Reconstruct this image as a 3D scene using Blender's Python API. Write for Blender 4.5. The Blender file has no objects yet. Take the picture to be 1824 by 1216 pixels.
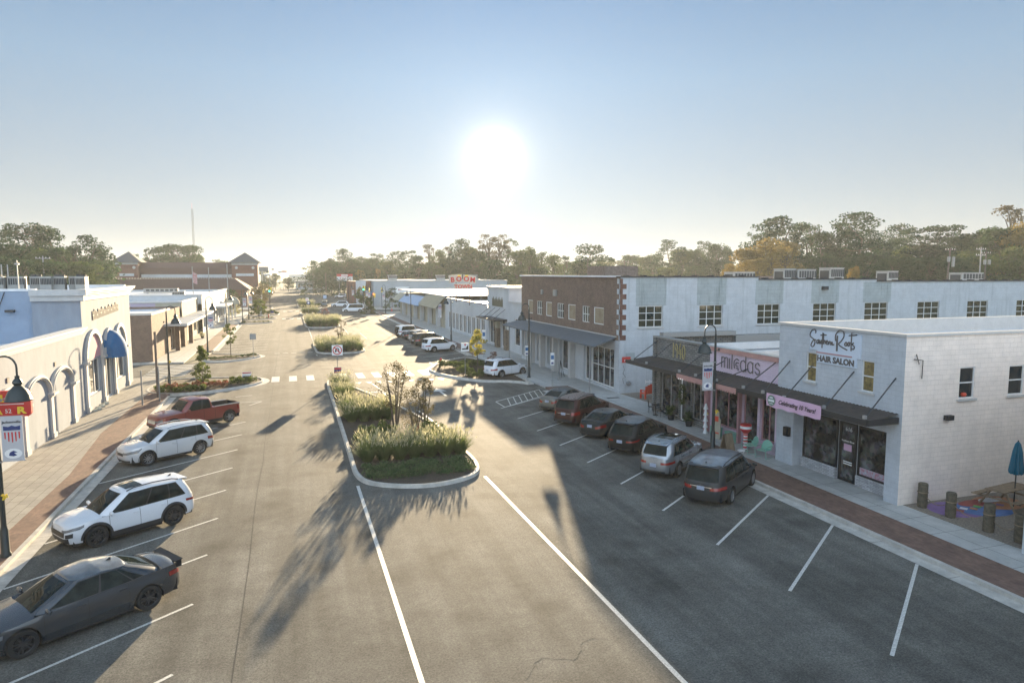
import bpy, math, random
from mathutils import Vector, Matrix
rnd = random.Random(7)
PI = math.pi
SC = bpy.context.scene
COL = SC.collection
R_ = math.radians

# ------------------------------------------------------------ camera, sky, sun, exposure
CAMZ = 9.5; HAZE = .0003
cam_d = bpy.data.cameras.new('camera'); cam = bpy.data.objects.new('camera', cam_d); COL.objects.link(cam)
cam_d.lens = 24.0; cam_d.sensor_width = 36.0; cam_d.clip_end = 6000; cam_d.clip_start = .1
cam.location = (0, 0, CAMZ); cam.rotation_euler = (R_(90 - 5.68), 0, R_(-18.04))
SC.camera = cam
SUN_AZ, SUN_EL = 16.6, 9.5
SDIR = Vector((math.sin(R_(SUN_AZ)) * math.cos(R_(SUN_EL)), math.cos(R_(SUN_AZ)) * math.cos(R_(SUN_EL)), math.sin(R_(SUN_EL))))
world = bpy.data.worlds.new('World'); SC.world = world; world.use_nodes = True
wn = world.node_tree; wn.nodes.clear()
def nd(t, ty, **k):
    n = t.nodes.new(ty)
    for a, b in k.items(): setattr(n, a, b)
    return n
wo = nd(wn, 'ShaderNodeOutputWorld'); bg = nd(wn, 'ShaderNodeBackground')
sky = nd(wn, 'ShaderNodeTexSky', sky_type='NISHITA', sun_disc=False, sun_elevation=R_(SUN_EL), sun_rotation=R_(SUN_AZ))
sky.air_density = 1.0; sky.dust_density = 1.0; sky.ozone_density = 2.0; sky.altitude = 0
# bright aureole of the real low sun behind thin mist: part of the sky, fixed to the sun's direction
tc = nd(wn, 'ShaderNodeTexCoord'); dp = nd(wn, 'ShaderNodeVectorMath', operation='DOT_PRODUCT')
dp.inputs[1].default_value = SDIR
wn.links.new(tc.outputs['Generated'], dp.inputs[0])
def wmath(op, a, b=None, clamp=False):
    m = nd(wn, 'ShaderNodeMath', operation=op, use_clamp=clamp)
    for i, s in enumerate((a, b)):
        if s is None: continue
        if isinstance(s, (int, float)): m.inputs[i].default_value = s
        else: wn.links.new(s, m.inputs[i])
    return m.outputs[0]
dpc = wmath('MAXIMUM', dp.outputs['Value'], 0.0)
ang = wmath('ARCCOSINE', wmath('MINIMUM', dpc, 1.0))
hs0 = wmath('DIVIDE', .00055, wmath('ADD', wmath('POWER', ang, 2.05), 1.2e-4))
# fill glow added to the unseen sky behind the camera and overhead
back = wmath('MULTIPLY', wmath('MULTIPLY', wmath('ADD', wmath('MULTIPLY', dp.outputs['Value'], -1.0), .35, True), 1.0, True), 1.2)
hs = wmath('ADD', hs0, wmath('MULTIPLY', wmath('POWER', dpc, 12.0), .05))
hc = nd(wn, 'ShaderNodeVectorMath', operation='SCALE'); hc.inputs[0].default_value = (1.0, .88, .70)
wn.links.new(hs, hc.inputs['Scale'])
# soft shoulder on the very steep brightness of a sky with a low sun in it
sz = nd(wn, 'ShaderNodeSeparateXYZ'); wn.links.new(tc.outputs['Generated'], sz.inputs[0])
ramp = nd(wn, 'ShaderNodeValToRGB'); wn.links.new(wmath('MULTIPLY', sz.outputs[2], 2.0, True), ramp.inputs[0])
for i, (q, c_) in enumerate(((0.0, (.42, .455, .47)), (.17, (.43, .505, .56)), (.52, (.315, .465, .64)), (.82, (.18, .33, .57)), (1.0, (.18, .31, .49)))):
    el = ramp.color_ramp.elements[i] if i < 2 else ramp.color_ramp.elements.new(q)
    el.position = q; el.color = (*c_, 1)
ssep = nd(wn, 'ShaderNodeSeparateColor'); wn.links.new(sky.outputs[0], ssep.inputs[0])
gain = nd(wn, 'ShaderNodeVectorMath', operation='SCALE'); wn.links.new(ramp.outputs[0], gain.inputs[0])
wn.links.new(wmath('POWER', wmath('MULTIPLY', ssep.outputs[1], 1 / 4.26), .16), gain.inputs['Scale'])
bc = nd(wn, 'ShaderNodeVectorMath', operation='SCALE'); bc.inputs[0].default_value = (.80, .96, 1.14); wn.links.new(back, bc.inputs['Scale'])
addb = nd(wn, 'ShaderNodeVectorMath', operation='ADD'); wn.links.new(hc.outputs[0], addb.inputs[0]); wn.links.new(bc.outputs[0], addb.inputs[1])
addc = nd(wn, 'ShaderNodeVectorMath', operation='ADD')
wn.links.new(gain.outputs[0], addc.inputs[0]); wn.links.new(addb.outputs[0], addc.inputs[1])
lift = nd(wn, 'ShaderNodeVectorMath', operation='SCALE'); lift.inputs['Scale'].default_value = 2.55; wn.links.new(addc.outputs[0], lift.inputs[0])
wn.links.new(lift.outputs[0], bg.inputs['Color']); bg.inputs['Strength'].default_value = .1
wn.links.new(bg.outputs[0], wo.inputs[0])
sun_d = bpy.data.lights.new('sun', 'SUN'); sun_d.energy = 5.0; sun_d.angle = R_(.55); sun_d.color = (1.0, .78, .49)
sun = bpy.data.objects.new('sun', sun_d); COL.objects.link(sun)
sun.rotation_euler = SDIR.to_track_quat('Z', 'Y').to_euler(); sun.location = (0, 0, 60)
SC.view_settings.view_transform = 'Standard'; SC.view_settings.look = 'None'
SC.view_settings.exposure = 2.0; SC.view_settings.gamma = 1.0
SC.cycles.max_bounces = 6; SC.cycles.diffuse_bounces = 3; SC.cycles.glossy_bounces = 3
SC.cycles.transmission_bounces = 3; SC.cycles.volume_bounces = 1; SC.cycles.transparent_max_bounces = 6
SC.cycles.sample_clamp_indirect = 4.0; SC.cycles.caustics_reflective = False; SC.cycles.caustics_refractive = False
SC.cycles.use_denoising = True; SC.cycles.use_adaptive_sampling = True; SC.cycles.adaptive_threshold = .02

# pixel of the photograph -> point at a given real depth (used only to lay out the far tree line and roof plant)
_f = 1216.0; _p = R_(5.68); _w = R_(18.04)
_F = Vector((math.sin(_w) * math.cos(_p), math.cos(_w) * math.cos(_p), -math.sin(_p)))
_R = Vector((math.cos(_w), -math.sin(_w), 0)); _U = _R.cross(_F)
def at(px, py, Y):
    d = _F + _R * ((px - 912) / _f) - _U * ((py - 608) / _f)
    return Vector((0, 0, CAMZ)) + d * (Y / d.y)
def gnd(px, py):
    d = _F + _R * ((px - 912) / _f) - _U * ((py - 608) / _f)
    return Vector((0, 0, CAMZ)) + d * (CAMZ / -d.z)

# ------------------------------------------------------------ materials
def mat(name, col, rough=.7, metal=0.0, spec=.5, nscale=0, namt=.25, ntype='obj', bump=0, bscale=60, coat=0, stretch=(1, 1, 1), col2=None, trans=0, sheen=0):
    m = bpy.data.materials.new(name); m.use_nodes = True; t = m.node_tree; b = t.nodes['Principled BSDF']
    b.inputs['Base Color'].default_value = (*col, 1); b.inputs['Roughness'].default_value = rough
    b.inputs['Metallic'].default_value = metal; b.inputs['Specular IOR Level'].default_value = spec
    if coat: b.inputs['Coat Weight'].default_value = coat; b.inputs['Coat Roughness'].default_value = .04
    c = None
    if nscale or bump:
        g = nd(t, 'ShaderNodeNewGeometry'); mp = nd(t, 'ShaderNodeMapping'); mp.inputs['Scale'].default_value = stretch
        t.links.new(g.outputs['Position'], mp.inputs['Vector']); c = mp.outputs[0]
    if nscale:
        n = nd(t, 'ShaderNodeTexNoise'); n.inputs['Scale'].default_value = nscale; n.inputs['Detail'].default_value = 6; n.inputs['Roughness'].default_value = .65
        t.links.new(c, n.inputs['Vector'])
        r = nd(t, 'ShaderNodeValToRGB'); r.color_ramp.elements[0].position = .33; r.color_ramp.elements[1].position = .67
        a = col2 if col2 else tuple(x * (1 - namt) for x in col)
        e = col if col2 else tuple(min(1, x * (1 + namt)) for x in col)
        r.color_ramp.elements[0].color = (*a, 1); r.color_ramp.elements[1].color = (*e, 1)
        t.links.new(n.outputs['Fac'], r.inputs[0]); t.links.new(r.outputs[0], b.inputs['Base Color'])
    if bump:
        n2 = nd(t, 'ShaderNodeTexNoise'); n2.inputs['Scale'].default_value = bscale; n2.inputs['Detail'].default_value = 4
        t.links.new(c, n2.inputs['Vector'])
        bp = nd(t, 'ShaderNodeBump'); bp.inputs['Strength'].default_value = bump; bp.inputs['Distance'].default_value = .02
        t.links.new(n2.outputs['Fac'], bp.inputs['Height']); t.links.new(bp.outputs[0], b.inputs['Normal'])
    if trans:
        tr = nd(t, 'ShaderNodeBsdfTranslucent'); mx = nd(t, 'ShaderNodeMixShader'); mx.inputs[0].default_value = trans
        if nscale: t.links.new(r.outputs[0], tr.inputs['Color'])
        else: tr.inputs['Color'].default_value = (*col, 1)
        o = t.nodes['Material Output']; t.links.new(b.outputs[0], mx.inputs[1]); t.links.new(tr.outputs[0], mx.inputs[2]); t.links.new(mx.outputs[0], o.inputs[0])
    return m
def brickmat(name, c1, c2, mortar, bw, bh, msize=.01, floor=False, rough=.85, bump=.4, noise=.25, nscale=1.5, offset=.5, streak=0, rot=0, streakcol=(.25, .28, .25)):
    """real-size coursed masonry laid on walls (u along the wall, v up) or paving (x, y)"""
    m = bpy.data.materials.new(name); m.use_nodes = True; t = m.node_tree; b = t.nodes['Principled BSDF']
    b.inputs['Roughness'].default_value = rough
    g = nd(t, 'ShaderNodeNewGeometry'); sp = nd(t, 'ShaderNodeSeparateXYZ'); t.links.new(g.outputs['Position'], sp.inputs[0])
    cb = nd(t, 'ShaderNodeCombineXYZ')
    if floor:
        t.links.new(sp.outputs[1], cb.inputs[0]); t.links.new(sp.outputs[0], cb.inputs[1])
    else:
        sn = nd(t, 'ShaderNodeSeparateXYZ'); t.links.new(g.outputs['True Normal'], sn.inputs[0])
        def mm(op, a, bb=None):
            q = nd(t, 'ShaderNodeMath', operation=op); t.links.new(a, q.inputs[0])
            if bb is not None: t.links.new(bb, q.inputs[1])
            return q.outputs[0]
        u = mm('ADD', mm('MULTIPLY', sp.outputs[0], mm('ABSOLUTE', sn.outputs[1])), mm('MULTIPLY', sp.outputs[1], mm('ABSOLUTE', sn.outputs[0])))
        t.links.new(u, cb.inputs[0]); t.links.new(sp.outputs[2], cb.inputs[1])
    mp = nd(t, 'ShaderNodeMapping'); mp.inputs['Rotation'].default_value = (0, 0, rot); t.links.new(cb.outputs[0], mp.inputs[0])
    br = nd(t, 'ShaderNodeTexBrick'); br.inputs['Scale'].default_value = 1; br.offset = offset
    br.inputs['Brick Width'].default_value = bw; br.inputs['Row Height'].default_value = bh; br.inputs['Mortar Size'].default_value = msize
    br.inputs['Mortar Smooth'].default_value = .1
    br.inputs['Color1'].default_value = (*c1, 1); br.inputs['Color2'].default_value = (*c2, 1); br.inputs['Mortar'].default_value = (*mortar, 1)
    t.links.new(mp.outputs[0], br.inputs['Vector'])
    n = nd(t, 'ShaderNodeTexNoise'); n.inputs['Scale'].default_value = nscale; n.inputs['Detail'].default_value = 7; n.inputs['Roughness'].default_value = .7
    t.links.new(g.outputs['Position'], n.inputs['Vector'])
    mr = nd(t, 'ShaderNodeMapRange'); mr.inputs[1].default_value = .3; mr.inputs[2].default_value = .7; mr.inputs[3].default_value = 1 - noise; mr.inputs[4].default_value = 1 + noise * .5
    t.links.new(n.outputs['Fac'], mr.inputs[0])
    mx = nd(t, 'ShaderNodeVectorMath', operation='SCALE'); t.links.new(br.outputs['Color'], mx.inputs[0]); t.links.new(mr.outputs[0], mx.inputs['Scale'])
    out = mx.outputs[0]
    if streak:
        mp2 = nd(t, 'ShaderNodeMapping'); mp2.inputs['Scale'].default_value = (2.2, 2.2, .16); t.links.new(g.outputs['Position'], mp2.inputs[0])
        n3 = nd(t, 'ShaderNodeTexNoise'); n3.inputs['Scale'].default_value = 1.6; n3.inputs['Detail'].default_value = 8; n3.inputs['Roughness'].default_value = .7; t.links.new(mp2.outputs[0], n3.inputs['Vector'])
        r3 = nd(t, 'ShaderNodeMapRange'); r3.inputs[1].default_value = .52; r3.inputs[2].default_value = .75; r3.inputs[3].default_value = 0; r3.inputs[4].default_value = streak
        t.links.new(n3.outputs['Fac'], r3.inputs[0])
        mc = nd(t, 'ShaderNodeMix', data_type='RGBA'); t.links.new(r3.outputs[0], mc.inputs['Factor']); t.links.new(out, mc.inputs['A']); mc.inputs['B'].default_value = (*streakcol, 1)
        out = mc.outputs['Result']
    t.links.new(out, b.inputs['Base Color'])
    bp = nd(t, 'ShaderNodeBump'); bp.inputs['Strength'].default_value = bump; bp.inputs['Distance'].default_value = .01; bp.invert = True
    t.links.new(br.outputs['Fac'], bp.inputs['Height']); t.links.new(bp.outputs[0], b.inputs['Normal'])
    return m

def asphalt_mat():
    m = bpy.data.materials.new('asphalt'); m.use_nodes = True; t = m.node_tree; b = t.nodes['Principled BSDF']
    g = nd(t, 'ShaderNodeNewGeometry')
    def noise(sc, det, st=(1, 1, 1), ro=.6):
        mp = nd(t, 'ShaderNodeMapping'); mp.inputs['Scale'].default_value = st; t.links.new(g.outputs['Position'], mp.inputs[0])
        n = nd(t, 'ShaderNodeTexNoise'); n.inputs['Scale'].default_value = sc; n.inputs['Detail'].default_value = det; n.inputs['Roughness'].default_value = ro
        t.links.new(mp.outputs[0], n.inputs['Vector']); return n.outputs['Fac']
    def rng(f, a, b_, c, d):
        r = nd(t, 'ShaderNodeMapRange'); r.inputs[1].default_value = a; r.inputs[2].default_value = b_; r.inputs[3].default_value = c; r.inputs[4].default_value = d
        t.links.new(f, r.inputs[0]); return r.outputs[0]
    def mul(a, c):
        q = nd(t, 'ShaderNodeMath', operation='MULTIPLY'); t.links.new(a, q.inputs[0]); t.links.new(c, q.inputs[1]); return q.outputs[0]
    big = rng(noise(.3, 7, ro=.75), .35, .65, .68, 1.2)
    trk = rng(noise(.9, 3, (1, .035, 1)), .38, .62, .76, 1.14)
    grit = rng(noise(17, 3, ro=.95), .28, .72, .35, 1.75)
    f = mul(mul(big, trk), grit)
    # oil spots and worn patches
    vo = nd(t, 'ShaderNodeTexVoronoi'); vo.inputs['Scale'].default_value = .45; t.links.new(g.outputs['Position'], vo.inputs['Vector'])
    f = mul(f, rng(vo.outputs['Distance'], .08, .34, .66, 1.0)); f = mul(f, rng(noise(4.5, 6, ro=.75), .35, .65, .86, 1.12))
    # thin tar cracks
    v = nd(t, 'ShaderNodeTexVoronoi', feature='DISTANCE_TO_EDGE'); v.inputs['Scale'].default_value = .11
    wv = nd(t, 'ShaderNodeVectorMath', operation='ADD'); nn = nd(t, 'ShaderNodeTexNoise'); nn.inputs['Scale'].default_value = .7; nn.inputs['Detail'].default_value = 5
    t.links.new(g.outputs['Position'], nn.inputs['Vector'])
    ms = nd(t, 'ShaderNodeVectorMath', operation='SCALE'); ms.inputs['Scale'].default_value = 1.6; t.links.new(nn.outputs['Color'], ms.inputs[0])
    t.links.new(g.outputs['Position'], wv.inputs[0]); t.links.new(ms.outputs[0], wv.inputs[1]); t.links.new(wv.outputs[0], v.inputs['Vector'])
    cr = rng(v.outputs['Distance'], .0006, .0018, .86, 1.0)
    f = mul(f, cr)
    sc = nd(t, 'ShaderNodeVectorMath', operation='SCALE'); sc.inputs[0].default_value = (.136, .131, .116); t.links.new(f, sc.inputs['Scale'])
    t.links.new(sc.outputs[0], b.inputs['Base Color'])
    b.inputs['Roughness'].default_value = .86; b.inputs['Specular IOR Level'].default_value = .14
    bp = nd(t, 'ShaderNodeBump'); bp.inputs['Strength'].default_value = .55; bp.inputs['Distance'].default_value = .012
    n2 = noise(55, 3, ro=.7); t.links.new(n2, bp.inputs['Height']); t.links.new(bp.outputs[0], b.inputs['Normal'])
    return m

# ------------------------------------------------------------ mesh builder
def lerp(a, b, t): return a + (b - a) * t
Z3 = Vector((0, 0, 1))
class Pl:
    def __init__(s, O, R, N): s.O = Vector(O); s.R = Vector(R); s.N = Vector(N)
    def pt(s, u, z, d=0): return s.O + s.R * u + Z3 * z + s.N * d
def FR(X): return Pl((X, 0, 0), (0, -1, 0), (-1, 0, 0))     # wall facing -X, u = -y
def FL(X): return Pl((X, 0, 0), (0, 1, 0), (1, 0, 0))       # wall facing +X, u = y
def FY(Y): return Pl((0, Y, 0), (1, 0, 0), (0, -1, 0))      # wall facing -Y, u = x
class MB:
    def __init__(s): s.v = []; s.f = []
    def add(s, vs, fs):
        o = len(s.v); s.v += [tuple(p) for p in vs]; s.f += [tuple(i + o for i in f) for f in fs]; return s
    def quad(s, a, b, c, d): return s.add([a, b, c, d], [(0, 1, 2, 3)])
    def box(s, x0, x1, y0, y1, z0, z1):
        return s.add([(x0, y0, z0), (x1, y0, z0), (x1, y1, z0), (x0, y1, z0), (x0, y0, z1), (x1, y0, z1), (x1, y1, z1), (x0, y1, z1)],
                     [(0, 3, 2, 1), (4, 5, 6, 7), (0, 1, 5, 4), (1, 2, 6, 5), (2, 3, 7, 6), (3, 0, 4, 7)])
    def pbox(s, P, u0, u1, z0, z1, d0, d1):
        p = [P.pt(u, z, d) for d in (d0, d1) for (u, z) in ((u0, z0), (u1, z0), (u1, z1), (u0, z1))]
        return s.add(p, [(0, 3, 2, 1), (4, 5, 6, 7), (0, 1, 5, 4), (1, 2, 6, 5), (2, 3, 7, 6), (3, 0, 4, 7)])
    def pquad(s, P, u0, u1, z0, z1, d): return s.quad(P.pt(u0, z0, d), P.pt(u1, z0, d), P.pt(u1, z1, d), P.pt(u0, z1, d))
    def obox(s, c, sx, sy, sz, rz=0, rx=0):
        m = Matrix.Translation(c) @ Matrix.Rotation(rz, 4, 'Z') @ Matrix.Rotation(rx, 4, 'X')
        t = MB().box(-sx / 2, sx / 2, -sy / 2, sy / 2, -sz / 2, sz / 2)
        return s.add([m @ Vector(p) for p in t.v], t.f)
    def prism(s, poly, z0, z1, bottom=False):
        n = len(poly); vs = [(x, y, z0) for x, y in poly] + [(x, y, z1) for x, y in poly]
        fs = [(i, (i + 1) % n, (i + 1) % n + n, i + n) for i in range(n)] + [tuple(range(n, 2 * n))]
        if bottom: fs.append(tuple(reversed(range(n))))
        return s.add(vs, fs)
    def pprism(s, P, poly, d0, d1):
        n = len(poly); vs = [P.pt(u, z, d0) for u, z in poly] + [P.pt(u, z, d1) for u, z in poly]
        return s.add(vs, [(i, (i + 1) % n, (i + 1) % n + n, i + n) for i in range(n)] + [tuple(range(n, 2 * n)), tuple(reversed(range(n)))])
    def tube(s, pts, r, seg=8, cap=True):
        pts = [Vector(p) for p in pts]; n = len(pts); rr = r if isinstance(r, (list, tuple)) else [r] * n
        vs = []; up = None
        for i, p in enumerate(pts):
            d = (pts[min(i + 1, n - 1)] - pts[max(i - 1, 0)]).normalized()
            if up is None: up = Vector((0, 0, 1)) if abs(d.z) < .9 else Vector((1, 0, 0))
            a = d.cross(up).normalized(); b = a.cross(d).normalized(); up = b
            for k in range(seg):
                t = 2 * PI * k / seg; vs.append(p + (a * math.cos(t) + b * math.sin(t)) * rr[i])
        fs = [(i * seg + k, i * seg + (k + 1) % seg, (i + 1) * seg + (k + 1) % seg, (i + 1) * seg + k) for i in range(n - 1) for k in range(seg)]
        if cap: fs += [tuple(reversed(range(seg))), tuple(range((n - 1) * seg, n * seg))]
        return s.add(vs, fs)
    def lathe(s, prof, seg=20, c=(0, 0, 0), axis='z'):
        vs = []
        for r, h in prof:
            for k in range(seg):
                t = 2 * PI * k / seg; x, y = r * math.cos(t), r * math.sin(t)
                p = (x, y, h) if axis == 'z' else (x, h, y)
                vs.append((p[0] + c[0], p[1] + c[1], p[2] + c[2]))
        n = len(prof)
        return s.add(vs, [(i * seg + k, i * seg + (k + 1) % seg, (i + 1) * seg + (k + 1) % seg, (i + 1) * seg + k) for i in range(n - 1) for k in range(seg)])
    def facade(s, P, u0, u1, z0, z1, holes, depth=.15):
        us = sorted({u0, u1} | {q for h in holes for q in h[:2] if u0 < q < u1}); zs = sorted({z0, z1} | {q for h in holes for q in h[2:4] if z0 < q < z1})
        for i in range(len(us) - 1):
            for j in range(len(zs) - 1):
                cu, cz = (us[i] + us[i + 1]) / 2, (zs[j] + zs[j + 1]) / 2
                if any(h[0] < cu < h[1] and h[2] < cz < h[3] for h in holes): continue
                s.pquad(P, us[i], us[i + 1], zs[j], zs[j + 1], 0)
        for h in holes:
            a, b, c, d = h[:4]; e = -(h[4] if len(h) > 4 else depth)
            s.quad(P.pt(a, c), P.pt(a, d), P.pt(a, d, e), P.pt(a, c, e)); s.quad(P.pt(b, d), P.pt(b, c), P.pt(b, c, e), P.pt(b, d, e))
            s.quad(P.pt(a, d), P.pt(b, d), P.pt(b, d, e), P.pt(a, d, e)); s.quad(P.pt(b, c), P.pt(a, c), P.pt(a, c, e), P.pt(b, c, e))
        return s
def wl(o):
    v = Vector((0, 0, 0))
    while o: v += o.location; o = o.parent
    return v
def build(mb, name, m, parent=None, world=False, at_=None, smooth=False, angle=35, kind=None, label=None, cat=None, group=None):
    """ONE mesh object; world=True: vertices are in world metres and are moved into the parent's space"""
    off = Vector((0, 0, 0))
    if world and parent is not None: off = wl(parent)
    if at_ is not None: off = Vector(at_)
    me = bpy.data.meshes.new(name)
    vs = [(p[0] - off.x, p[1] - off.y, p[2] - off.z) for p in mb.v] if off.length else mb.v
    me.from_pydata(vs, [], mb.f)
    for k in (m if isinstance(m, (list, tuple)) else [m]): me.materials.append(k)
    if smooth:
        me.polygons.foreach_set('use_smooth', [True] * len(me.polygons)); me.set_sharp_from_angle(angle=R_(angle))
    me.update()
    o = bpy.data.objects.new(name, me); COL.objects.link(o)
    if parent is not None: o.parent = parent
    elif at_ is not None: o.location = off
    tag(o, label, cat, group, kind)
    return o
def tag(o, label=None, cat=None, group=None, kind=None):
    if label: o['label'] = label
    if cat: o['category'] = cat
    if group: o['group'] = group
    if kind: o['kind'] = kind
    return o
def struct(mb, name, m, **k): return build(mb, name, m, kind='structure', **k)
def thing(name, label, cat, loc=(0, 0, 0), rz=0, group=None):
    o = bpy.data.objects.new(name, None); COL.objects.link(o); o.location = loc; o.rotation_euler = (0, 0, rz); o.empty_display_size = .3
    return tag(o, label, cat, group)
def copy_tree(o, loc=None, rz=None, label=None, group=None, parent=None, scale=None):
    c = o.copy(); COL.objects.link(c); c.parent = parent
    if loc is not None: c.location = loc
    if rz is not None: c.rotation_euler = (0, 0, rz)
    if scale is not None: c.scale = scale if isinstance(scale, (tuple, list)) else (scale,) * 3
    if label: c['label'] = label
    if group: c['group'] = group
    for ch in list(o.children): copy_tree(ch, parent=c)
    return c
def text(s, P, u, z, size, m, name='lettering', parent=None, d=.01, ext=.008, align='CENTER', shear=0, sx=1.0, rot=0, bold=0, world=True, **k):
    cu = bpy.data.curves.new('t', 'FONT'); cu.body = s; cu.size = size; cu.extrude = ext; cu.align_x = align; cu.shear = shear; cu.offset = bold
    cu.resolution_u = 3
    o = bpy.data.objects.new('t', cu); COL.objects.link(o); me = bpy.data.meshes.new_from_object(o); bpy.data.objects.remove(o)
    mb = MB(); c_, s_ = math.cos(rot), math.sin(rot)
    vs = []
    for v in me.vertices:
        x, y = v.co.x * sx, v.co.y; vs.append(P.pt(u + x * c_ - y * s_, z + x * s_ + y * c_, d + v.co.z))
    mb.add(vs, [tuple(p.vertices) for p in me.polygons]); bpy.data.meshes.remove(me)
    return build(mb, name, m, parent, world=world, **k)
def strokes(lines, P, u, z, sc, r, d=.02, sx=1, cat_n=4):
    mb = MB()
    for ln in lines:
        pts = []
        n = len(ln)
        for i in range(n - 1):   # Catmull-Rom
            p0, p1, p2, p3 = ln[max(i - 1, 0)], ln[i], ln[i + 1], ln[min(i + 2, n - 1)]
            for k in range(cat_n):
                t = k / cat_n
                pts.append(tuple(.5 * ((2 * p1[q]) + (-p0[q] + p2[q]) * t + (2 * p0[q] - 5 * p1[q] + 4 * p2[q] - p3[q]) * t * t + (-p0[q] + 3 * p1[q] - 3 * p2[q] + p3[q]) * t ** 3) for q in (0, 1)))
        pts.append(ln[-1])
        mb.tube([P.pt(u + a * sc * sx, z + b * sc, d) for a, b in pts], r, 5)
    return mb
def window(parent, P, u0, u1, z0, z1, cols=1, rows=1, fr=.05, mun=.03, depth=.12, gm=None, fm=None, sill=None, name='window', label=None):
    w = build(MB().pquad(P, u0, u1, z0, z1, -depth), name, gm or M['glass'], parent, world=True, label=label)
    f = MB(); a, b = -depth + .005, -depth + .055
    f.pbox(P, u0, u1, z0, z0 + fr, a, b); f.pbox(P, u0, u1, z1 - fr, z1, a, b); f.pbox(P, u0, u0 + fr, z0 + fr, z1 - fr, a, b); f.pbox(P, u1 - fr, u1, z0 + fr, z1 - fr, a, b)
    for i in range(1, cols):
        c = u0 + (u1 - u0) * i / cols; f.pbox(P, c - mun / 2, c + mun / 2, z0 + fr, z1 - fr, a + .002, b - .01)
    for i in range(1, rows):
        c = z0 + (z1 - z0) * i / rows; f.pbox(P, u0 + fr, u1 - fr, c - mun / 2, c + mun / 2, a + .004, b - .014)
    build(f, 'window_frame', fm or M['whiteframe'], w, world=True)
    if sill: build(MB().pbox(P, u0 - .1, u1 + .1, z0 - .1, z0 - .012, .003, .08), 'window_sill', sill, w, world=True)
    return w

M = {}
M['asphalt'] = asphalt_mat()
M['ground'] = mat('dry ground', (.16, .14, .09), .95, nscale=.05, col2=(.09, .11, .05))
M['lawn'] = mat('lawn', (.20, .19, .05), .95, nscale=.6, col2=(.10, .13, .04))
M['concrete'] = mat('concrete', (.42, .40, .36), .8, nscale=1.3, namt=.14, bump=.2, bscale=40)
M['kerb'] = mat('kerb concrete', (.46, .44, .40), .75, nscale=2.2, namt=.22, bump=.25, bscale=30)
M['paver'] = brickmat('paver', (.27, .255, .23), (.33, .31, .275), (.13, .12, .10), .9, .45, .012, floor=True, noise=.2, bump=.3)
M['slab'] = brickmat('pavement slab', (.44, .44, .42), (.47, .47, .45), (.2, .2, .19), 1.5, 1.5, .015, floor=True, noise=.22, bump=.35, offset=0)
M['brickpave'] = brickmat('brick paving', (.215, .125, .095), (.15, .085, .065), (.16, .12, .09), .2, .1, .007, floor=True, noise=.35, bump=.3)
M['paint'] = mat('road paint', (.74, .73, .68), .6, nscale=22, col2=(.36, .35, .32))
M['mulch'] = mat('mulch', (.085, .06, .04), .95, nscale=9, col2=(.035, .028, .02), bump=.8, bscale=14)
M['gravel'] = mat('gravel', (.30, .26, .21), .95, nscale=14, col2=(.12, .10, .08), bump=.8, bscale=18)
M['whiteblock'] = brickmat('painted block', (.54, .565, .585), (.515, .54, .56), (.46, .485, .505), .62, .28, .008, noise=.12, bump=.28, streak=.6, streakcol=(.30, .33, .33))
M['stainblock'] = brickmat('weathered painted block', (.40, .44, .44), (.375, .41, .41), (.30, .33, .33), .62, .28, .009, noise=.16, bump=.35, streak=.85, streakcol=(.16, .19, .16))
M['salonfront'] = brickmat('painted salon block', (.54, .57, .60), (.52, .55, .58), (.45, .48, .51), .41, .2, .008, noise=.14, bump=.5, streak=.3, streakcol=(.36, .38, .39))
M['salonside'] = brickmat('cream painted block', (.90, .79, .70), (.88, .77, .68), (.76, .66, .58), .41, .2, .008, noise=.12, bump=.6, streak=.25, streakcol=(.6, .52, .46))  # cream paint, with warm bounce light also put into its tint
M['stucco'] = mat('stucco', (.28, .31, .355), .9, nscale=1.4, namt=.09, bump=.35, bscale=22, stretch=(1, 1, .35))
M['stuccoshade'] = mat('pale blue stucco', (.27, .34, .44), .9, nscale=1.5, namt=.06, bump=.3, bscale=20)  # white stucco in shade: the blue skylight cast is put into the colour
M['trim'] = mat('white trim', (.52, .51, .49), .6, nscale=3, namt=.06)
M['whiteframe'] = mat('white frame', (.72, .72, .70), .45)
M['roofwhite'] = mat('white roof membrane', (.70, .71, .72), .55, nscale=.7, namt=.1)
M['roofgrey'] = mat('grey roof membrane', (.22, .22, .22), .8, nscale=.7, namt=.25)
M['brick'] = brickmat('red brick', (.24, .115, .08), (.17, .078, .055), (.27, .23, .19), .215, .075, .009, noise=.25, bump=.5)
M['brickbrown'] = brickmat('brown brick', (.20, .125, .092), (.145, .085, .06), (.30, .25, .20), .215, .075, .009, noise=.25, bump=.5)
M['brickdark'] = brickmat('far brick', (.20, .075, .05), (.16, .055, .04), (.2, .13, .10), .215, .075, .008, noise=.2, bump=.3)
M['quoin'] = mat('red quoin brick', (.15, .075, .055), .85, nscale=8, namt=.3)
M['shingle'] = brickmat('grey faceted tile', (.30, .29, .27), (.20, .20, .19), (.08, .08, .08), .4, .13, .018, noise=.3, bump=1.0)
M['pinkbrick'] = brickmat('pink painted brick', (.74, .60, .70), (.70, .56, .66), (.56, .43, .52), .4, .1, .008, noise=.08, bump=.5)
M['pink'] = mat('pink paint', (.45, .24, .25), .6, nscale=2, namt=.08)
M['pinktrim'] = mat('salmon trim', (.50, .27, .24), .6, nscale=3, namt=.1)
M['glass'] = mat('dark glass', (.015, .02, .022), .04, spec=.8)
M['glassgold'] = mat('glass reflecting', (.03, .03, .025), .05, spec=1.0)
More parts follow.
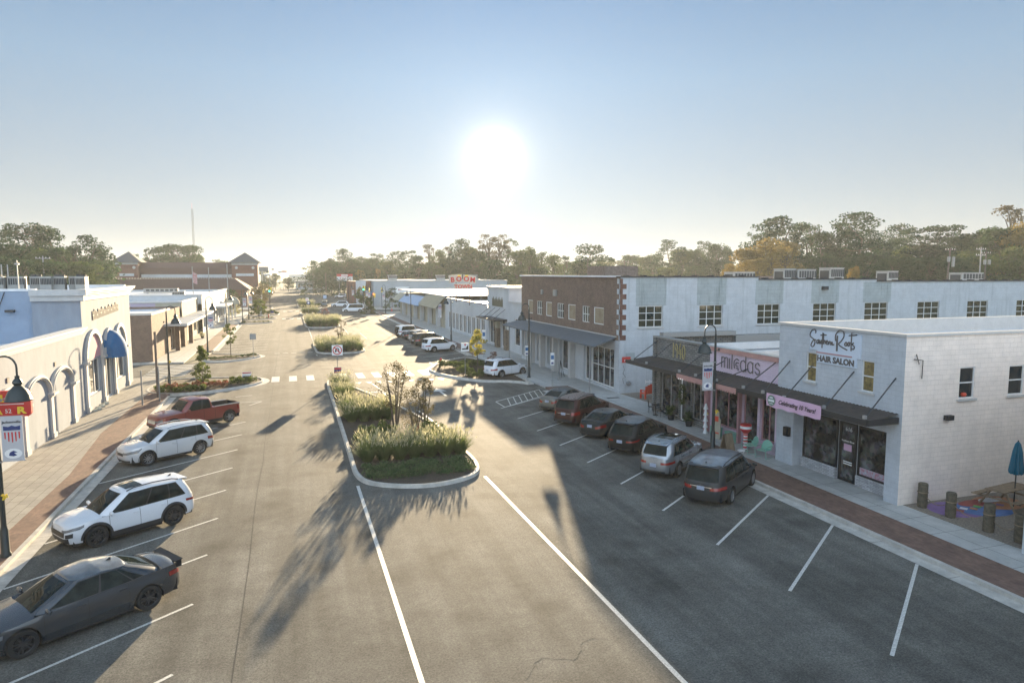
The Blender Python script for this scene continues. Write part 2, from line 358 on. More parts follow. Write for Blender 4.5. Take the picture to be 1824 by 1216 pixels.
def shopmat():
    m = bpy.data.materials.new('shop window with goods'); m.use_nodes = True; t = m.node_tree; b = t.nodes['Principled BSDF']
    g = nd(t, 'ShaderNodeNewGeometry'); v = nd(t, 'ShaderNodeTexVoronoi'); v.inputs['Scale'].default_value = 5.5; t.links.new(g.outputs['Position'], v.inputs['Vector'])
    n = nd(t, 'ShaderNodeTexNoise'); n.inputs['Scale'].default_value = 1.3; n.inputs['Detail'].default_value = 4; t.links.new(g.outputs['Position'], n.inputs['Vector'])
    r = nd(t, 'ShaderNodeMapRange'); r.inputs[1].default_value = .45; r.inputs[2].default_value = .68; r.inputs[3].default_value = .03; r.inputs[4].default_value = .22; t.links.new(n.outputs['Fac'], r.inputs[0])
    s_ = nd(t, 'ShaderNodeVectorMath', operation='SCALE'); t.links.new(v.outputs['Color'], s_.inputs[0]); t.links.new(r.outputs[0], s_.inputs['Scale'])
    h = nd(t, 'ShaderNodeHueSaturation'); h.inputs['Saturation'].default_value = .22; t.links.new(s_.outputs[0], h.inputs['Color']); t.links.new(h.outputs[0], b.inputs['Base Color'])
    b.inputs['Roughness'].default_value = .06; b.inputs['Specular IOR Level'].default_value = .7; return m
M['shopglass'] = shopmat()
M['darkmetal'] = mat('dark metal', (.04, .042, .045), .45, metal=.3)
M['pole'] = mat('lamp green black', (.022, .032, .032), .38, metal=.2, spec=.6)
M['alum'] = mat('aluminium', (.55, .55, .55), .4, metal=.7)
M['galv'] = mat('galvanised', (.32, .33, .33), .5, metal=.6)
M['canopytop'] = mat('rusty corrugated', (.075, .06, .05), .7, nscale=3, col2=(.03, .028, .027))
M['awngrey'] = mat('grey awning metal', (.12, .135, .15), .6, nscale=2, namt=.1)
M['blueawn'] = mat('blue canvas', (.02, .13, .30), .8, nscale=5, namt=.12)
M['paleblueawn'] = mat('pale blue awning', (.22, .36, .58), .5, nscale=3, col2=(.40, .50, .62))
M['tan'] = mat('tan stucco', (.42, .39, .30), .9, nscale=1, namt=.1)
M['palewall'] = mat('pale wall', (.52, .54, .55), .9, nscale=.5, namt=.1)
M['greywall'] = mat('grey blue wall', (.36, .40, .43), .9, nscale=.25, namt=.08)
M['hvac'] = mat('air conditioner metal', (.33, .33, .31), .5, metal=.2, nscale=3, namt=.1)
M['hvacdark'] = mat('condenser grille', (.06, .06, .06), .7)
M['wood'] = mat('weathered wood', (.30, .23, .15), .85, nscale=6, col2=(.17, .12, .08), stretch=(1, 1, .2))
M['polewood'] = mat('pole wood', (.15, .12, .10), .9, nscale=4, namt=.3)
M['post'] = mat('old timber post', (.10, .085, .06), .95, nscale=8, namt=.4)
M['white'] = mat('white paint', (.80, .80, .79), .5)
M['black'] = mat('black paint', (.012, .012, .013), .5)
M['blackmatte'] = mat('black rubber', (.015, .015, .016), .85)
M['red'] = mat('red sign paint', (.55, .03, .03), .5)
M['orange'] = mat('orange plastic', (.62, .07, .03), .5)
M['yellow'] = mat('yellow paint', (.85, .62, .05), .5)
M['navy'] = mat('navy paint', (.02, .04, .16), .5)
M['teal'] = mat('teal canvas', (.01, .14, .22), .8)
M['bannerpink'] = mat('pink vinyl', (.70, .45, .60), .5, nscale=1.2, namt=.06)
M['flaggrey'] = mat('banner cloth', (.50, .50, .52), .8)
M['mint'] = mat('mint enamel', (.22, .46, .36), .4)
M['hubtan'] = mat('gold lettering', (.42, .35, .17), .5, metal=.3)
M['letter'] = mat('dark lettering', (.10, .09, .085), .5)
M['wire'] = mat('cable', (.05, .05, .05), .7)
M['stone'] = brickmat('stacked stone', (.62, .62, .63), (.42, .42, .43), (.25, .25, .25), .3, .07, .008, noise=.3, bump=1.0)
M['brownstone'] = brickmat('brown stacked stone', (.28, .21, .15), (.18, .14, .10), (.10, .08, .06), .3, .08, .008, noise=.3, bump=1.0)
M['archpink'] = mat('faded pink panel', (.66, .36, .38), .9, nscale=3, namt=.07)
M['rock'] = mat('pale stone', (.42, .43, .38), .9, nscale=9, namt=.3)
M['sticker'] = mat('printed window film', (.45, .55, .62), .5, nscale=7, col2=(.45, .10, .14))
M['warmglass'] = mat('window with gold curtain', (.34, .26, .10), .12, nscale=4, col2=(.05, .045, .03), spec=.8)
M['artboard'] = mat('faded board', (.36, .30, .20), .6, nscale=1.2, col2=(.24, .17, .11))
M['darkgreen'] = mat('dark green print', (.03, .07, .05), .6, nscale=14, col2=(.3, .4, .32))
M['curtainglass'] = mat('glass with drawn blinds', (.10, .12, .14), .12, nscale=1.2, col2=(.22, .20, .17), spec=.8)
M['signcream'] = mat('faded cream sign', (.50, .44, .36), .7, nscale=3, namt=.1)
M['winmix'] = mat('window glass with painted reflections', (.012, .022, .020), .05, spec=.7, nscale=1.1, col2=(.055, .055, .035))  # noise tint paints greenish and gold reflections into the glass colour
M['signboard'] = mat('pale sign board', (.60, .67, .76), .5)
# ============================================================ THE SETTING: ground, road, pavements, kerbs, paint
struct(MB().box(-1500, 1800, -300, 3200, -.6, -.02), 'ground', M['ground'])
road = MB()
road.quad((-9.3, -30, 0), (20.2, -30, 0), (20.2, 520, 0), (-9.3, 520, 0))
struct(road, 'road', M['asphalt'])
ss = MB(); ss.quad((-120, 68.6, .004), (-9.2, 68.6, .004), (-9.2, 79.2, .004), (-120, 79.2, .004))
ss.quad((-160, 182, .004), (-9.2, 182, .004), (-9.2, 192, .004), (-160, 192, .004)); ss.quad((20.1, 170, .004), (140, 170, .004), (140, 182, .004), (20.1, 182, .004))
struct(ss, 'side_road', M['asphalt'])
lw = MB().quad((-60, 192, .01), (-13, 192, .01), (-13, 206, .01), (-60, 206, .01))
struct(lw.quad((-40, 166, .01), (-12.4, 166, .01), (-12.4, 181, .01), (-40, 181, .01)), 'lawn', M['lawn'])
H0 = .13
def slab(mb, x0, x1, y0, y1, z=H0): return mb.box(x0, x1, y0, y1, -.1, z)
p = MB()   # left pavers; inner edge of the brick band wanders out at Y 45
p.prism([(-13.5, -20), (-10.05, -20), (-10.05, 36), (-10.8, 45), (-10.8, 68.4), (-13.5, 68.4)], -.1, H0)
struct(p, 'pavement', M['paver'])
p = MB(); p.prism([(-10.05, -20), (-9.12, -20), (-9.12, 58.8), (-10.8, 62), (-10.8, 45), (-10.05, 36)], -.1, H0 - .004)
p.prism([(-10.9, 90), (-9.2, 90), (-9.2, 136), (-10.9, 136)], -.1, H0 - .004)
struct(p, 'brick_paving', M['brickpave'])
p = MB(); slab(p, -14.4, -10.9, 79.4, 165); slab(p, -10.9, -9.2, 136, 181); slab(p, -12.4, -10.9, 165, 181); slab(p, -13, -9.2, 192, 300); slab(p, -60, -14.4, 79.4, 80.4)
struct(p, 'pavement', M['slab'])
def kerbline(mb, x0, x1, y0, y1): mb.box(x0, x1, y0, y1, -.1, H0 + .01)
k = MB(); kerbline(k, -9.12, -8.95, -20, 57.5); kerbline(k, -9.2, -9.02, 90.5, 136)
for i in range(26): kerbline(k, 19.85, 20.02, 12.9 + i * 3.02, 12.9 + i * 3.02 + 3.005) if 12.9 + i * 3.02 < 49 or 12.9 + i * 3.02 > 76 else None
kerbline(k, 19.85, 20.02, 91, 168); kerbline(k, -9.2, -9.02, 192, 300); kerbline(k, 19.85, 20.02, 182, 300)
struct(k, 'kerb', M['kerb'])
g = MB()
for (x0, x1, y0, y1) in ((-8.95, -8.5, -20, 57.5), (-9.02, -8.45, 90.5, 136), (19.35, 19.85, 12.3, 51.5), (19.4, 19.85, 76.5, 168)):
    yy = y0
    while yy < y1: g.quad((x0, yy, .012), (x1, yy, .012), (x1, min(yy + 2.98, y1), .012), (x0, min(yy + 2.98, y1), .012)); yy += 3.0
struct(g, 'gutter', M['kerb'])
# right pavement: brick band then concrete slabs, up to the shop fronts and the courtyard
p = MB(); p.prism([(20.02, 9.5), (21.6, 9.5), (21.95, 26), (22.2, 38), (22.0, 52.5), (20.02, 52.5)], -.1, H0 - .004); slab(p, 20.02, 21.6, 76, 168, H0 - .004); p.prism([(19.9, 62.5), (21.4, 62.5), (21.4, 68), (19.9, 68)], -.1, H0 + .005)
struct(p, 'brick_paving', M['brickpave'])
p = MB(); p.prism([(21.6, 9.5), (25.2, 9.5), (25.2, 41.1), (24.4, 47.9), (25.6, 47.9), (25.6, 168), (21.6, 168), (21.6, 76), (20.02, 76), (20.02, 52.5), (22.0, 52.5), (22.2, 38), (21.95, 26)], -.1, H0)
slab(p, 20.0, 46, 169, 170); slab(p, 20.0, 40, 182.2, 195)
struct(p, 'pavement', M['slab'])
p = MB(); p.prism([(24.2, 12), (48, 12), (48, 20.8), (23.5, 20.8), (23.5, 16.3)], 0, H0 + .012); p.prism([(24.9, 41.1), (24.45, 47.7), (40, 47.7), (40, 41.1)], 0, H0 + .012)
struct(p, 'gravel_ground', M['gravel'])
# bulb-outs and medians: rounded concrete kerb round a planting bed
def chaikin(pl, n=2):
    for _ in range(n):
        q = []
        for i in range(len(pl)):
            a, b = pl[i], pl[(i + 1) % len(pl)]
            q += [(a[0] * .75 + b[0] * .25, a[1] * .75 + b[1] * .25), (a[0] * .25 + b[0] * .75, a[1] * .25 + b[1] * .75)]
        pl = q
    return pl
def inset(pl, d):
    n = len(pl); out = []
    ar = sum(pl[i][0] * pl[(i + 1) % n][1] - pl[(i + 1) % n][0] * pl[i][1] for i in range(n)); s = 1 if ar > 0 else -1
    for i in range(n):
        a, b, c = Vector(pl[i - 1]), Vector(pl[i]), Vector(pl[(i + 1) % n])
        e1, e2 = (b - a).normalized(), (c - b).normalized()
        nn = Vector((-(e1 + e2).y, (e1 + e2).x)).normalized() * s
        out.append(tuple(b + nn * d))
    return out
def island(pl, w=.22, h=.15, bed=True, bm='mulch', gut=.0):
    pl = chaikin(pl, 3); a = inset(pl, .05); b = inset(pl, w); n = len(pl); m = MB()
    vs = [(*q, -.05) for q in pl] + [(*q, h) for q in a] + [(*q, h) for q in b] + [(*q, .0) for q in b]
    m.add(vs, [(r * n + i, r * n + (i + 1) % n, (r + 1) * n + (i + 1) % n, (r + 1) * n + i) for r in range(3) for i in range(n)])
    struct(m, 'kerb', M['kerb'], smooth=True, angle=50)
    if bed:
        m = MB(); m.add([(*q, .09) for q in inset(pl, w - .02)], [tuple(range(n))]); struct(m, 'planting_bed_soil', M[bm])
    if gut:
        o = inset(pl, -gut); m = MB(); m.add([(*q, .01) for q in o] + [(*q, .01) for q in pl], [(i, (i + 1) % n, (i + 1) % n + n, i + n) for i in range(n)]); struct(m, 'gutter', M['kerb'])
island([(3.35, 30.1), (5.7, 29.1), (8.2, 30.1), (8.85, 32.2), (8.75, 36), (8.5, 41.5), (7.2, 49), (5.3, 56), (4.0, 61.5), (3.0, 62.2), (2.75, 60.5), (2.75, 50), (2.65, 35), (2.6, 31.6)])
island([(2.9, 83.8), (5.2, 82.6), (8.4, 83.4), (8.9, 86), (8.6, 95), (8.2, 99), (3.2, 99), (2.7, 96), (2.8, 87)])
island([(2.7, 124.5), (5.6, 123.6), (8.6, 125), (8.7, 130), (7.6, 146), (5.5, 158), (3.6, 162), (2.5, 158), (2.5, 146), (2.5, 130)])
island([(2.3, 166), (4.5, 165.4), (5.8, 168), (4.6, 174), (2.8, 175), (2.2, 170)])
island([(2.2, 196), (6.0, 194), (9.0, 197), (8.6, 214), (6.0, 236), (2.6, 237), (2.2, 215)])
island([(-11.6, 60.2), (-9.2, 58.2), (-6.4, 58.7), (-3.6, 60.8), (-2.3, 62.8), (-2.4, 65.2), (-3.8, 66.4), (-6.6, 66.8), (-9.6, 67.2), (-10.9, 66.5)], gut=.45)
island([(-9.2, 79.4), (-6.2, 78.9), (-3.3, 82.2), (-3.2, 84.2), (-5.0, 85.0), (-8.3, 86.5), (-9.3, 89)], gut=.4)
island([(-9.2, 137), (-4.5, 138.8), (-2.8, 141.6), (-4, 143), (-9.2, 144)]); island([(-9.2, 150), (-4.5, 150.5), (-2.3, 153.5), (-3.5, 156), (-9.2, 156)])
island([(-9.2, 163), (-5, 163), (-2.3, 167), (-2.3, 173), (-5, 178), (-9.2, 179)]); island([(-9.2, 194), (-5.5, 195), (-4, 200), (-5.5, 206), (-9.2, 208)])
island([(20.0, 53.8), (18.6, 56.6), (15.7, 57.2), (13.3, 62), (12.6, 65.6), (13.4, 67.3), (14.6, 70.3), (16.2, 72.4), (20.0, 75.6)], gut=.4)
island([(20.0, 156), (16, 157.5), (15.6, 161), (17.2, 166), (20.2, 168.5)]); island([(20.0, 184), (16, 186), (15.5, 192), (17.6, 200), (20.0, 202)])
# painted lines, each a thin sheet on the road
def line(mb, x0, y0, x1, y1, w=.1, z=.006):
    d = Vector((x1 - x0, y1 - y0)).normalized(); n = Vector((-d.y, d.x)) * w / 2
    mb.quad((x0 - n.x, y0 - n.y, z), (x1 - n.x, y1 - n.y, z), (x1 + n.x, y1 + n.y, z), (x0 + n.x, y0 + n.y, z))
l = MB(); line(l, 2.67, 30.6, 2.67, -6, .14); line(l, 8.5, 30.2, 8.5, -6, .14)
line(l, 3.0, 100, 3.0, 123, .12); line(l, 2.8, 83.0, 2.9, 82, .12); line(l, 8.5, 99.5, 8.9, 124, .12); line(l, 9.0, 37, 8.3, 47, .14); line(l, 7.3, 52.5, 6.6, 59.5, .14)
line(l, 10.6, 101, 10.6, 111, .1); line(l, 3, 176, 3, 193, .12)
struct(l, 'lane_marking', M['paint'])
l = MB()
for i in range(-3, 11):
    y = 17.15 + 3.66 * i
    if i < 9: line(l, -2.92, y, -8.5, y - 4.5 * (5.58 / 5.55))
for i in range(13): y = 90.5 + 3.66 * i; line(l, -3.0, y, -8.5, y - 3.2)
for i in range(-2, 9):
    y = 16.15 + 3.68 * i; line(l, 14.05, y, 19.35, y + 3.95)
for i in range(12): y = 76.5 + 3.7 * i; line(l, 14.3, y, 19.3, y + 3.0)
for i in range(7): y = 126 + 3.7 * i; line(l, 14.6, y, 19.3, y + 3.0)
line(l, -3.0, 52.2, -2.2, 53.6, .1); line(l, -4.4, 53.6, -2.2, 53.6, .1); line(l, -4.2, 56.2, -3.0, 56.6, .1)
# hatched accessible aisles
def hatch(x0, y0, x1, y1, w, k):
    d = Vector((x1 - x0, y1 - y0)); n = Vector((0, w))
    line(l, x0, y0, x1, y1); line(l, x0, y0 + w, x1, y1 + w); line(l, x0, y0, x0, y0 + w)
    for i in range(1, k): a = Vector((x0, y0)) + d * i / k; line(l, a.x, a.y, a.x + d.x / k * 1.0, a.y + w + d.y / k, .07)
hatch(14.4, 45.9, 19.3, 49.9, 2.2, 8); hatch(14.1, 69.6, 18.2, 72.9, 2.4, 6)
struct(l, 'parking_bay_marking', M['paint'])
l = MB()
for i in range(11):
    x = -1.75 + 1.5 * i
    if 2.0 < x < 3.2: continue
    if x < 13.2: l.quad((x, 63.0, .006), (x + .68, 63.0, .006), (x + .68, 66.2, .006), (x, 66.2, .006))
for i in range(8): y = 69.4 + 1.12 * i; l.quad((-13.2, y, .01), (-9.5, y, .01), (-9.5, y + .45, .01), (-13.2, y + .45, .01))
for i in range(8): x = -1.6 + 1.5 * i; l.quad((x, 150.2, .006), (x + .8, 150.2, .006), (x + .8, 153, .006), (x, 153, .006)) if abs(x - 3.4) > 1.3 else None
for i in range(8): x = -1.6 + 1.5 * i; l.quad((x, 180.2, .006), (x + .8, 180.2, .006), (x + .8, 183, .006), (x, 183, .006))
struct(l, 'crosswalk_marking', M['paint'])
l = MB()
for i in range(11):
    x = 4.6 + .92 * i
    if x < 13.4: l.add([(x - .3, 60.6, .006), (x + .3, 60.6, .006), (x, 59.5, .006)], [(0, 2, 1)])
for i in range(5): x = -1.9 + .95 * i; l.quad((x, 85.6, .006), (x + .6, 85.6, .006), (x + .6, 85.9, .006), (x, 85.9, .006))
struct(l, 'yield_line_marking', M['paint'])
l = MB()
def arrow(x, y, left=False):
    def P(a, b): return (x + a, y + b, .006)
    if left:
        l.quad(P(-.1, -1.6), P(.1, -1.6), P(.1, .2), P(-.1, .2)); l.quad(P(-1.2, .2), P(.1, .2), P(.1, .5), P(-1.2, .5)); l.add([P(-1.2, -.2), P(-1.2, .9), P(-2.1, .35)], [(0, 1, 2)])
    else:
        l.quad(P(-.1, -1.6), P(.1, -1.6), P(.1, .6), P(-.1, .6)); l.add([P(-.55, .6), P(.55, .6), P(0, 2.2)], [(0, 1, 2)])
arrow(7.0, 54.8, True); arrow(11.4, 53.2); arrow(10.8, 55, True) if 0 else None
struct(l, 'arrow_marking', M['paint'])
# manhole and rubber patches
m = MB().lathe([(0, .007), (.42, .007), (.45, .003)], 24, (-4.2, 45.5, 0)); struct(m, 'manhole_cover', M['darkmetal'])

sm_ = MB(); rg = random.Random(3)
for X0 in (-1.55,):
    xs = [X0 + rg.uniform(-.05, .05) for _ in range(60)]
    for i in range(59): sm_.quad((xs[i] - .012, 8 + 4 * i, .0035), (xs[i] + .012, 8 + 4 * i, .0035), (xs[i + 1] + .012, 12 + 4 * i, .0035), (xs[i + 1] - .012, 12 + 4 * i, .0035))
for (x0, y0, x1, y1) in ((5.0, 14.6, 7.6, 15.4),):
    n_ = 22; pts_ = [(lerp(x0, x1, i / n_) + rg.uniform(-.05, .05), lerp(y0, y1, i / n_) + .25 * math.sin(i * .5 + x0) + rg.uniform(-.04, .04)) for i in range(n_ + 1)]
    for a_, c_ in zip(pts_, pts_[1:]): w_ = rg.uniform(.004, .012); sm_.quad((a_[0], a_[1] - w_, .0042), (c_[0], c_[1] - w_, .0042), (c_[0], c_[1] + w_, .0042), (a_[0], a_[1] + w_, .0042))
struct(sm_, 'asphalt_seam', mat('tar seam', (.085, .082, .075), .95, spec=.05))
# ============================================================ BUILDINGS
def cornice(P, u0, u1, z0, steps, ret=0):
    mb = MB(); z = z0
    for h, d in steps: mb.pbox(P, u0 - (d if ret & 1 else 0), u1 + (d if ret & 2 else 0), z, z + h, .002, d); z += h
    return mb
def arc(P, uc, zc, a, b, w, d0, d1, n=20, t0=0, t1=PI):
    mb = MB(); vs = []
    for k in range(n + 1):
        t = t0 + (t1 - t0) * k / n
        for (aa, bb, d) in ((a, b, d0), (a, b, d1), (a - w, b - w, d1), (a - w, b - w, d0)): vs.append(P.pt(uc + aa * math.cos(t), zc + bb * math.sin(t), d))
    fs = [(i * 4 + k, i * 4 + (k + 1) % 4, (i + 1) * 4 + (k + 1) % 4, (i + 1) * 4 + k) for i in range(n) for k in range(4)] + [(0, 1, 2, 3), tuple(n * 4 + k for k in (3, 2, 1, 0))]
    return mb.add(vs, fs)
def halfdisc(P, uc, zc, a, b, d, n=20): return MB().add([P.pt(uc + a * math.cos(PI * k / n), zc + b * math.sin(PI * k / n), d) for k in range(n + 1)], [tuple(range(n + 1))])
def ac_unit(x, y, z, sx, sy, sz, label, fans=False, rz=0, name='air_conditioner', group='rooftop air conditioners'):
    r = thing(name, label, 'air conditioner', (x, y, z), rz, group)
    m = MB().box(-sx / 2, sx / 2, -sy / 2, sy / 2, .12, sz).box(-sx / 2 - .03, sx / 2 + .03, -sy / 2 - .03, sy / 2 + .03, sz, sz + .05)
    for a in (-1, 1): m.box(a * sx * .4 - .05, a * sx * .4 + .05, -sy / 2, sy / 2, 0, .12)
    build(m, 'casing', M['hvac'], r)
    g = MB()
    for k in range(7): u = -sx * .42 + k * sx * .14; g.box(u, u + sx * .1, -sy / 2 - .025, -sy / 2 - .003, sz * .5, sz * .92)
    g.box(-sx / 2 - .025, -sx / 2 - .003, -sy * .4, sy * .4, .3, sz * .85)
    build(g, 'grille', M['hvacdark'], r)
    if fans: build(MB().lathe([(.35, sz + .05), (.35, sz + .2), (.3, sz + .2), (.3, sz + .08), (0, sz + .08)], 16), 'fan_housing', M['hvacdark'], r)
    return r
# ---------------------------------------------------------------- left: white stucco arcade shop
b = thing('arcade_shop_building', 'white stucco shop with blind arches on its low wing and a tall corner block', 'building', (-13.2, 28, 0))
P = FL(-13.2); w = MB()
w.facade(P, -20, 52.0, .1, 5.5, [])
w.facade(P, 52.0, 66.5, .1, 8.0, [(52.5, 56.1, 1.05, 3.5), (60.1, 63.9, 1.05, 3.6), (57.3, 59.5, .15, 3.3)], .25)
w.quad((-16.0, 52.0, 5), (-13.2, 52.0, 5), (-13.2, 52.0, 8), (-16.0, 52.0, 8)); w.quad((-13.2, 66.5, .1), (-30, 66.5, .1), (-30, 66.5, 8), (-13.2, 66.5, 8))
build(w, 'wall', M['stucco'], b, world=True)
w = MB(); w.quad((-60, 52.3, 4.5), (-15.9, 52.3, 4.5), (-15.9, 52.3, 8.35), (-60, 52.3, 8.35)); build(w, 'upper_wall', M['stuccoshade'], b, world=True)
w = MB(); w.box(-60, -13.55, -20, 52.28, 4.6, 4.95); build(w, 'low_roof', M['roofwhite'], b, world=True)
w = MB(); w.box(-60, -13.3, 52.4, 66.4, 7.9, 8.1); w.box(-60, -15.8, 52.25, 52.6, 8.35, 8.5); w.box(-60, -13.4, 66.0, 66.4, 8.1, 8.55); build(w, 'high_roof', M['roofwhite'], b, world=True)
w = cornice(P, -20, 52.0, 5.5, [(.12, .06), (.14, .16), (.1, .26), (.1, .34)]); w.box(-13.6, -13.2, -20, 52.0, 5.5, 5.96); build(w, 'cornice', M['trim'], b, world=True)
w = cornice(P, 52.0, 66.5, 7.7, [(.3, .08), (.12, .18), (.14, .3), (.12, .42), (.06, .46)], 3); w.box(-13.55, -13.2, 52.0, 66.5, 8.0, 8.43)
w.box(-16.0, -12.75, 51.62, 52.0, 8.05, 8.44).box(-16.0, -12.95, 51.8, 52.0, 7.7, 8.05); build(w, 'cornice', M['trim'], b, world=True)
for (uc, a) in ((34.2, 2.15), (38.6, 2.15), (42.8, 2.1), (47.0, 2.1)):
    m = arc(P, uc, 2.75, a, 1.25, .24, .002, .14).add(*[(q.v, q.f) for q in [arc(P, uc, 2.75, a - .1, 1.15, .06, .14, .2)]][0])
    build(m, 'arch_moulding', M['trim'], b, world=True, smooth=True)
for uc in (36.4, 40.7, 44.9, 49.1):
    m = MB().pbox(P, uc - .22, uc + .22, .1, 2.5, .002, .12).pbox(P, uc - .32, uc + .32, 2.5, 2.62, .002, .2).pbox(P, uc - .4, uc + .4, 2.62, 2.76, .002, .34).pbox(P, uc - .3, uc + .3, .1, .4, .12, .17)
    build(m, 'pilaster', M['trim'], b, world=True)
for (uc, a, bb) in ((54.3, 2.2, 2.1), (58.5, 1.35, 1.9), (62.1, 2.0, 2.0)):
    build(arc(P, uc, 3.55, a, bb, .3, .002, .18), 'arch_moulding', M['trim'], b, world=True, smooth=True)
build(halfdisc(P, 54.3, 3.6, 1.88, 1.78, .02), 'arch_panel', M['archpink'] if 'archpink' in M else mat('faded pink panel', (.62, .42, .42), .9, nscale=3, namt=.07), b, world=True)
build(halfdisc(P, 62.1, 3.65, 1.7, 1.7, .02), 'arch_panel', M['stucco'], b, world=True)
for uc in (52.15, 56.55, 60.0, 64.3):
    build(MB().pbox(P, uc - .2, uc + .2, .1, 3.4, .002, .14).pbox(P, uc - .34, uc + .34, 3.4, 3.58, .002, .3).pbox(P, uc - .27, uc + .27, .1, .5, .14, .2), 'pilaster', M['trim'], b, world=True)
window(b, P, 52.5, 56.1, 1.05, 3.5, 3, 1, .09, .14, .2, gm=M['shopglass']); window(b, P, 60.1, 63.9, 1.05, 3.6, 2, 1, .09, .14, .2, gm=M['shopglass'])
window(b, P, 57.3, 59.5, .15, 3.3, 2, 1, .12, .1, .2, gm=M['shopglass'], name='shop_door')
dm = MB(); K, J = 12, 8; vs = []
for i in range(K + 1):
    u = 57.2 + 2.6 * i / K
    for j in range(J + 1):
        t = PI / 2 * j / J; s_ = math.sin(PI * (.06 + .88 * i / K)) ** .5
        vs.append(P.pt(u, 3.55 + 1.75 * math.sin(t) * s_, .02 + 1.25 * math.cos(t) * s_ + (.02 if i % 2 else 0)))
dm.add(vs, [(i * (J + 1) + j, (i + 1) * (J + 1) + j, (i + 1) * (J + 1) + j + 1, i * (J + 1) + j + 1) for i in range(K) for j in range(J)])
n0 = len(dm.v); lo = [dm.v[i * (J + 1)] for i in range(K + 1)]
for i in range(K): a, c = lo[i], lo[i + 1]; dm.quad((a[0], a[1], a[2] - .3), (c[0], c[1], c[2] - .3), c, a)
for i in (0, K): e = [vs[i * (J + 1) + j] for j in range(J + 1)]; dm.add(e + [P.pt(57.2 + 2.6 * i / K, 3.25, .02), (lo[i][0], lo[i][1], lo[i][2] - .3)], [tuple(range(J + 3))])
build(dm, 'dome_awning', M['blueawn'], b, world=True, smooth=True, angle=25)
text("Mahlon's Closet", P, 58.6, 6.15, 1.0, M['darkmetal'], parent=b, ext=.03, sx=.95, bold=.012, d=.06) if 0 else None
mb = MB(); rr = random.Random(4); u = 54.6   # raised shop letters too distorted to read: uneven letter-like bars, same size and place
for k in range(15):
    hh = (.62, .72, .5, .66)[k % 4]
    for q in range(2): mb.pbox(P, u + q * .26, u + q * .26 + .1, 6.25 + .02 * k, 6.25 + .02 * k + hh, .01, .06)
    mb.pbox(P, u + .1, u + .26, 6.25 + .02 * k + (hh - .1 if k % 2 else hh * .45), 6.25 + .02 * k + (hh if k % 2 else hh * .6), .01, .055); u += .52
build(mb, 'sign_letters', M['letter'], b, world=True)
build(MB().tube([(-17.5, 52.2, 8.3), (-18.2, 52.2, 6.4), (-18.4, 52.15, 5.9)], .03, 6).tube([(-20.6, 52.2, 4.7), (-20.6, 52.2, 6.1), (-18.3, 52.2, 6.15)], .03, 6), 'conduit', M['wire'], b, world=True)
build(MB().pbox(FY(52.28), -18.6, -18.3, 5.9, 6.3, 0, .2), 'junction_box', M['darkmetal'], b, world=True); build(MB().pbox(FY(52.28), -17.5, -17.0, 7.0, 7.15, 0, .3), 'wall_lamp', M['darkmetal'], b, world=True)
for u, z in ((45.9, 4.1), (38.8, 4.2), (49.3, 1.6)): build(MB().pbox(P, u, u + .25, z, z + .25, .002, .05), 'vent', M['letter'], b, world=True)
for i, (x, w_) in enumerate(((-20.9, .9), (-19.75, .8), (-18.6, .55), (-17.6, .5), (-16.9, .5), (-16.0, .55), (-15.3, .4), (-22.3, 1.0), (-23.8, 1.0))):
    ac_unit(x, 61 + .5 * (i % 3), 8.1, w_ + .25, 1.0, 1.12, 'grey air conditioner in the row on the flat roof of the white arcade shop', i % 2 == 0, .1 * (i % 3), group='air conditioners on the arcade shop roof')
build(MB().tube([(-17.6, 55, 8.1), (-17.6, 55, 10.4)], .035, 6).box(-17.72, -17.48, 54.9, 55.1, 10.1, 10.2), 'vent_pipe', M['galv'], None, label='thin metal vent pipe on the arcade shop roof beside the air conditioners', cat='pipe')
# projecting sign on the arcade wall
sg = thing('projecting_sign', "red sign with yellow letters projecting from the white arcade wall", 'sign', (-13.2, 36, 3.0))
P2 = FY(35.9)
build(MB().pprism(P2, [(-13.1, 3.05), (-11.45, 3.05), (-11.33, 3.17), (-11.33, 4.12), (-11.45, 4.24), (-13.1, 4.24)], -.22, 0), 'sign_panel', M['red'], sg, world=True)
text("LEY'S", P2, -11.42, 3.76, .44, M['yellow'], parent=sg, align='RIGHT', bold=.015, sx=1.1); text('R', P2, -11.72, 3.2, .42, M['yellow'], parent=sg, bold=.02, sx=1.3); text('A', P2, -12.62, 3.2, .42, M['yellow'], parent=sg, bold=.02, sx=1.1)
text('52', P2, -12.22, 3.24, .26, M['white'], parent=sg); build(MB().pbox(P2, -12.9, -11.6, 3.62, 3.65, .004, .012), 'sign_line', M['white'], sg, world=True)
build(MB().tube([(-12.6, 35.8, 4.0), (-12.2, 35.1, 3.95)], .06, 8).tube([(-12.2, 35.1, 3.95), (-11.35, 35.7, 4.45), (-11.3, 35.85, 4.2)], .02, 6), 'sign_lamp', M['galv'], sg, world=True)
for k in range(7): tag(build(MB().lathe([(.0, .16), (.16, .13), (.2, .05), (.17, 0)], 9, (0, 0, 0)), 'rock', M['rock'] if 'rock' in M else M['trim'], None, smooth=True, at_=None), 'pale rounded stone in the row at the foot of the arcade wall', 'rock', 'stones along the arcade wall').location = (-12.9 + .12 * (k % 2), 52.6 + k * .52, H0)

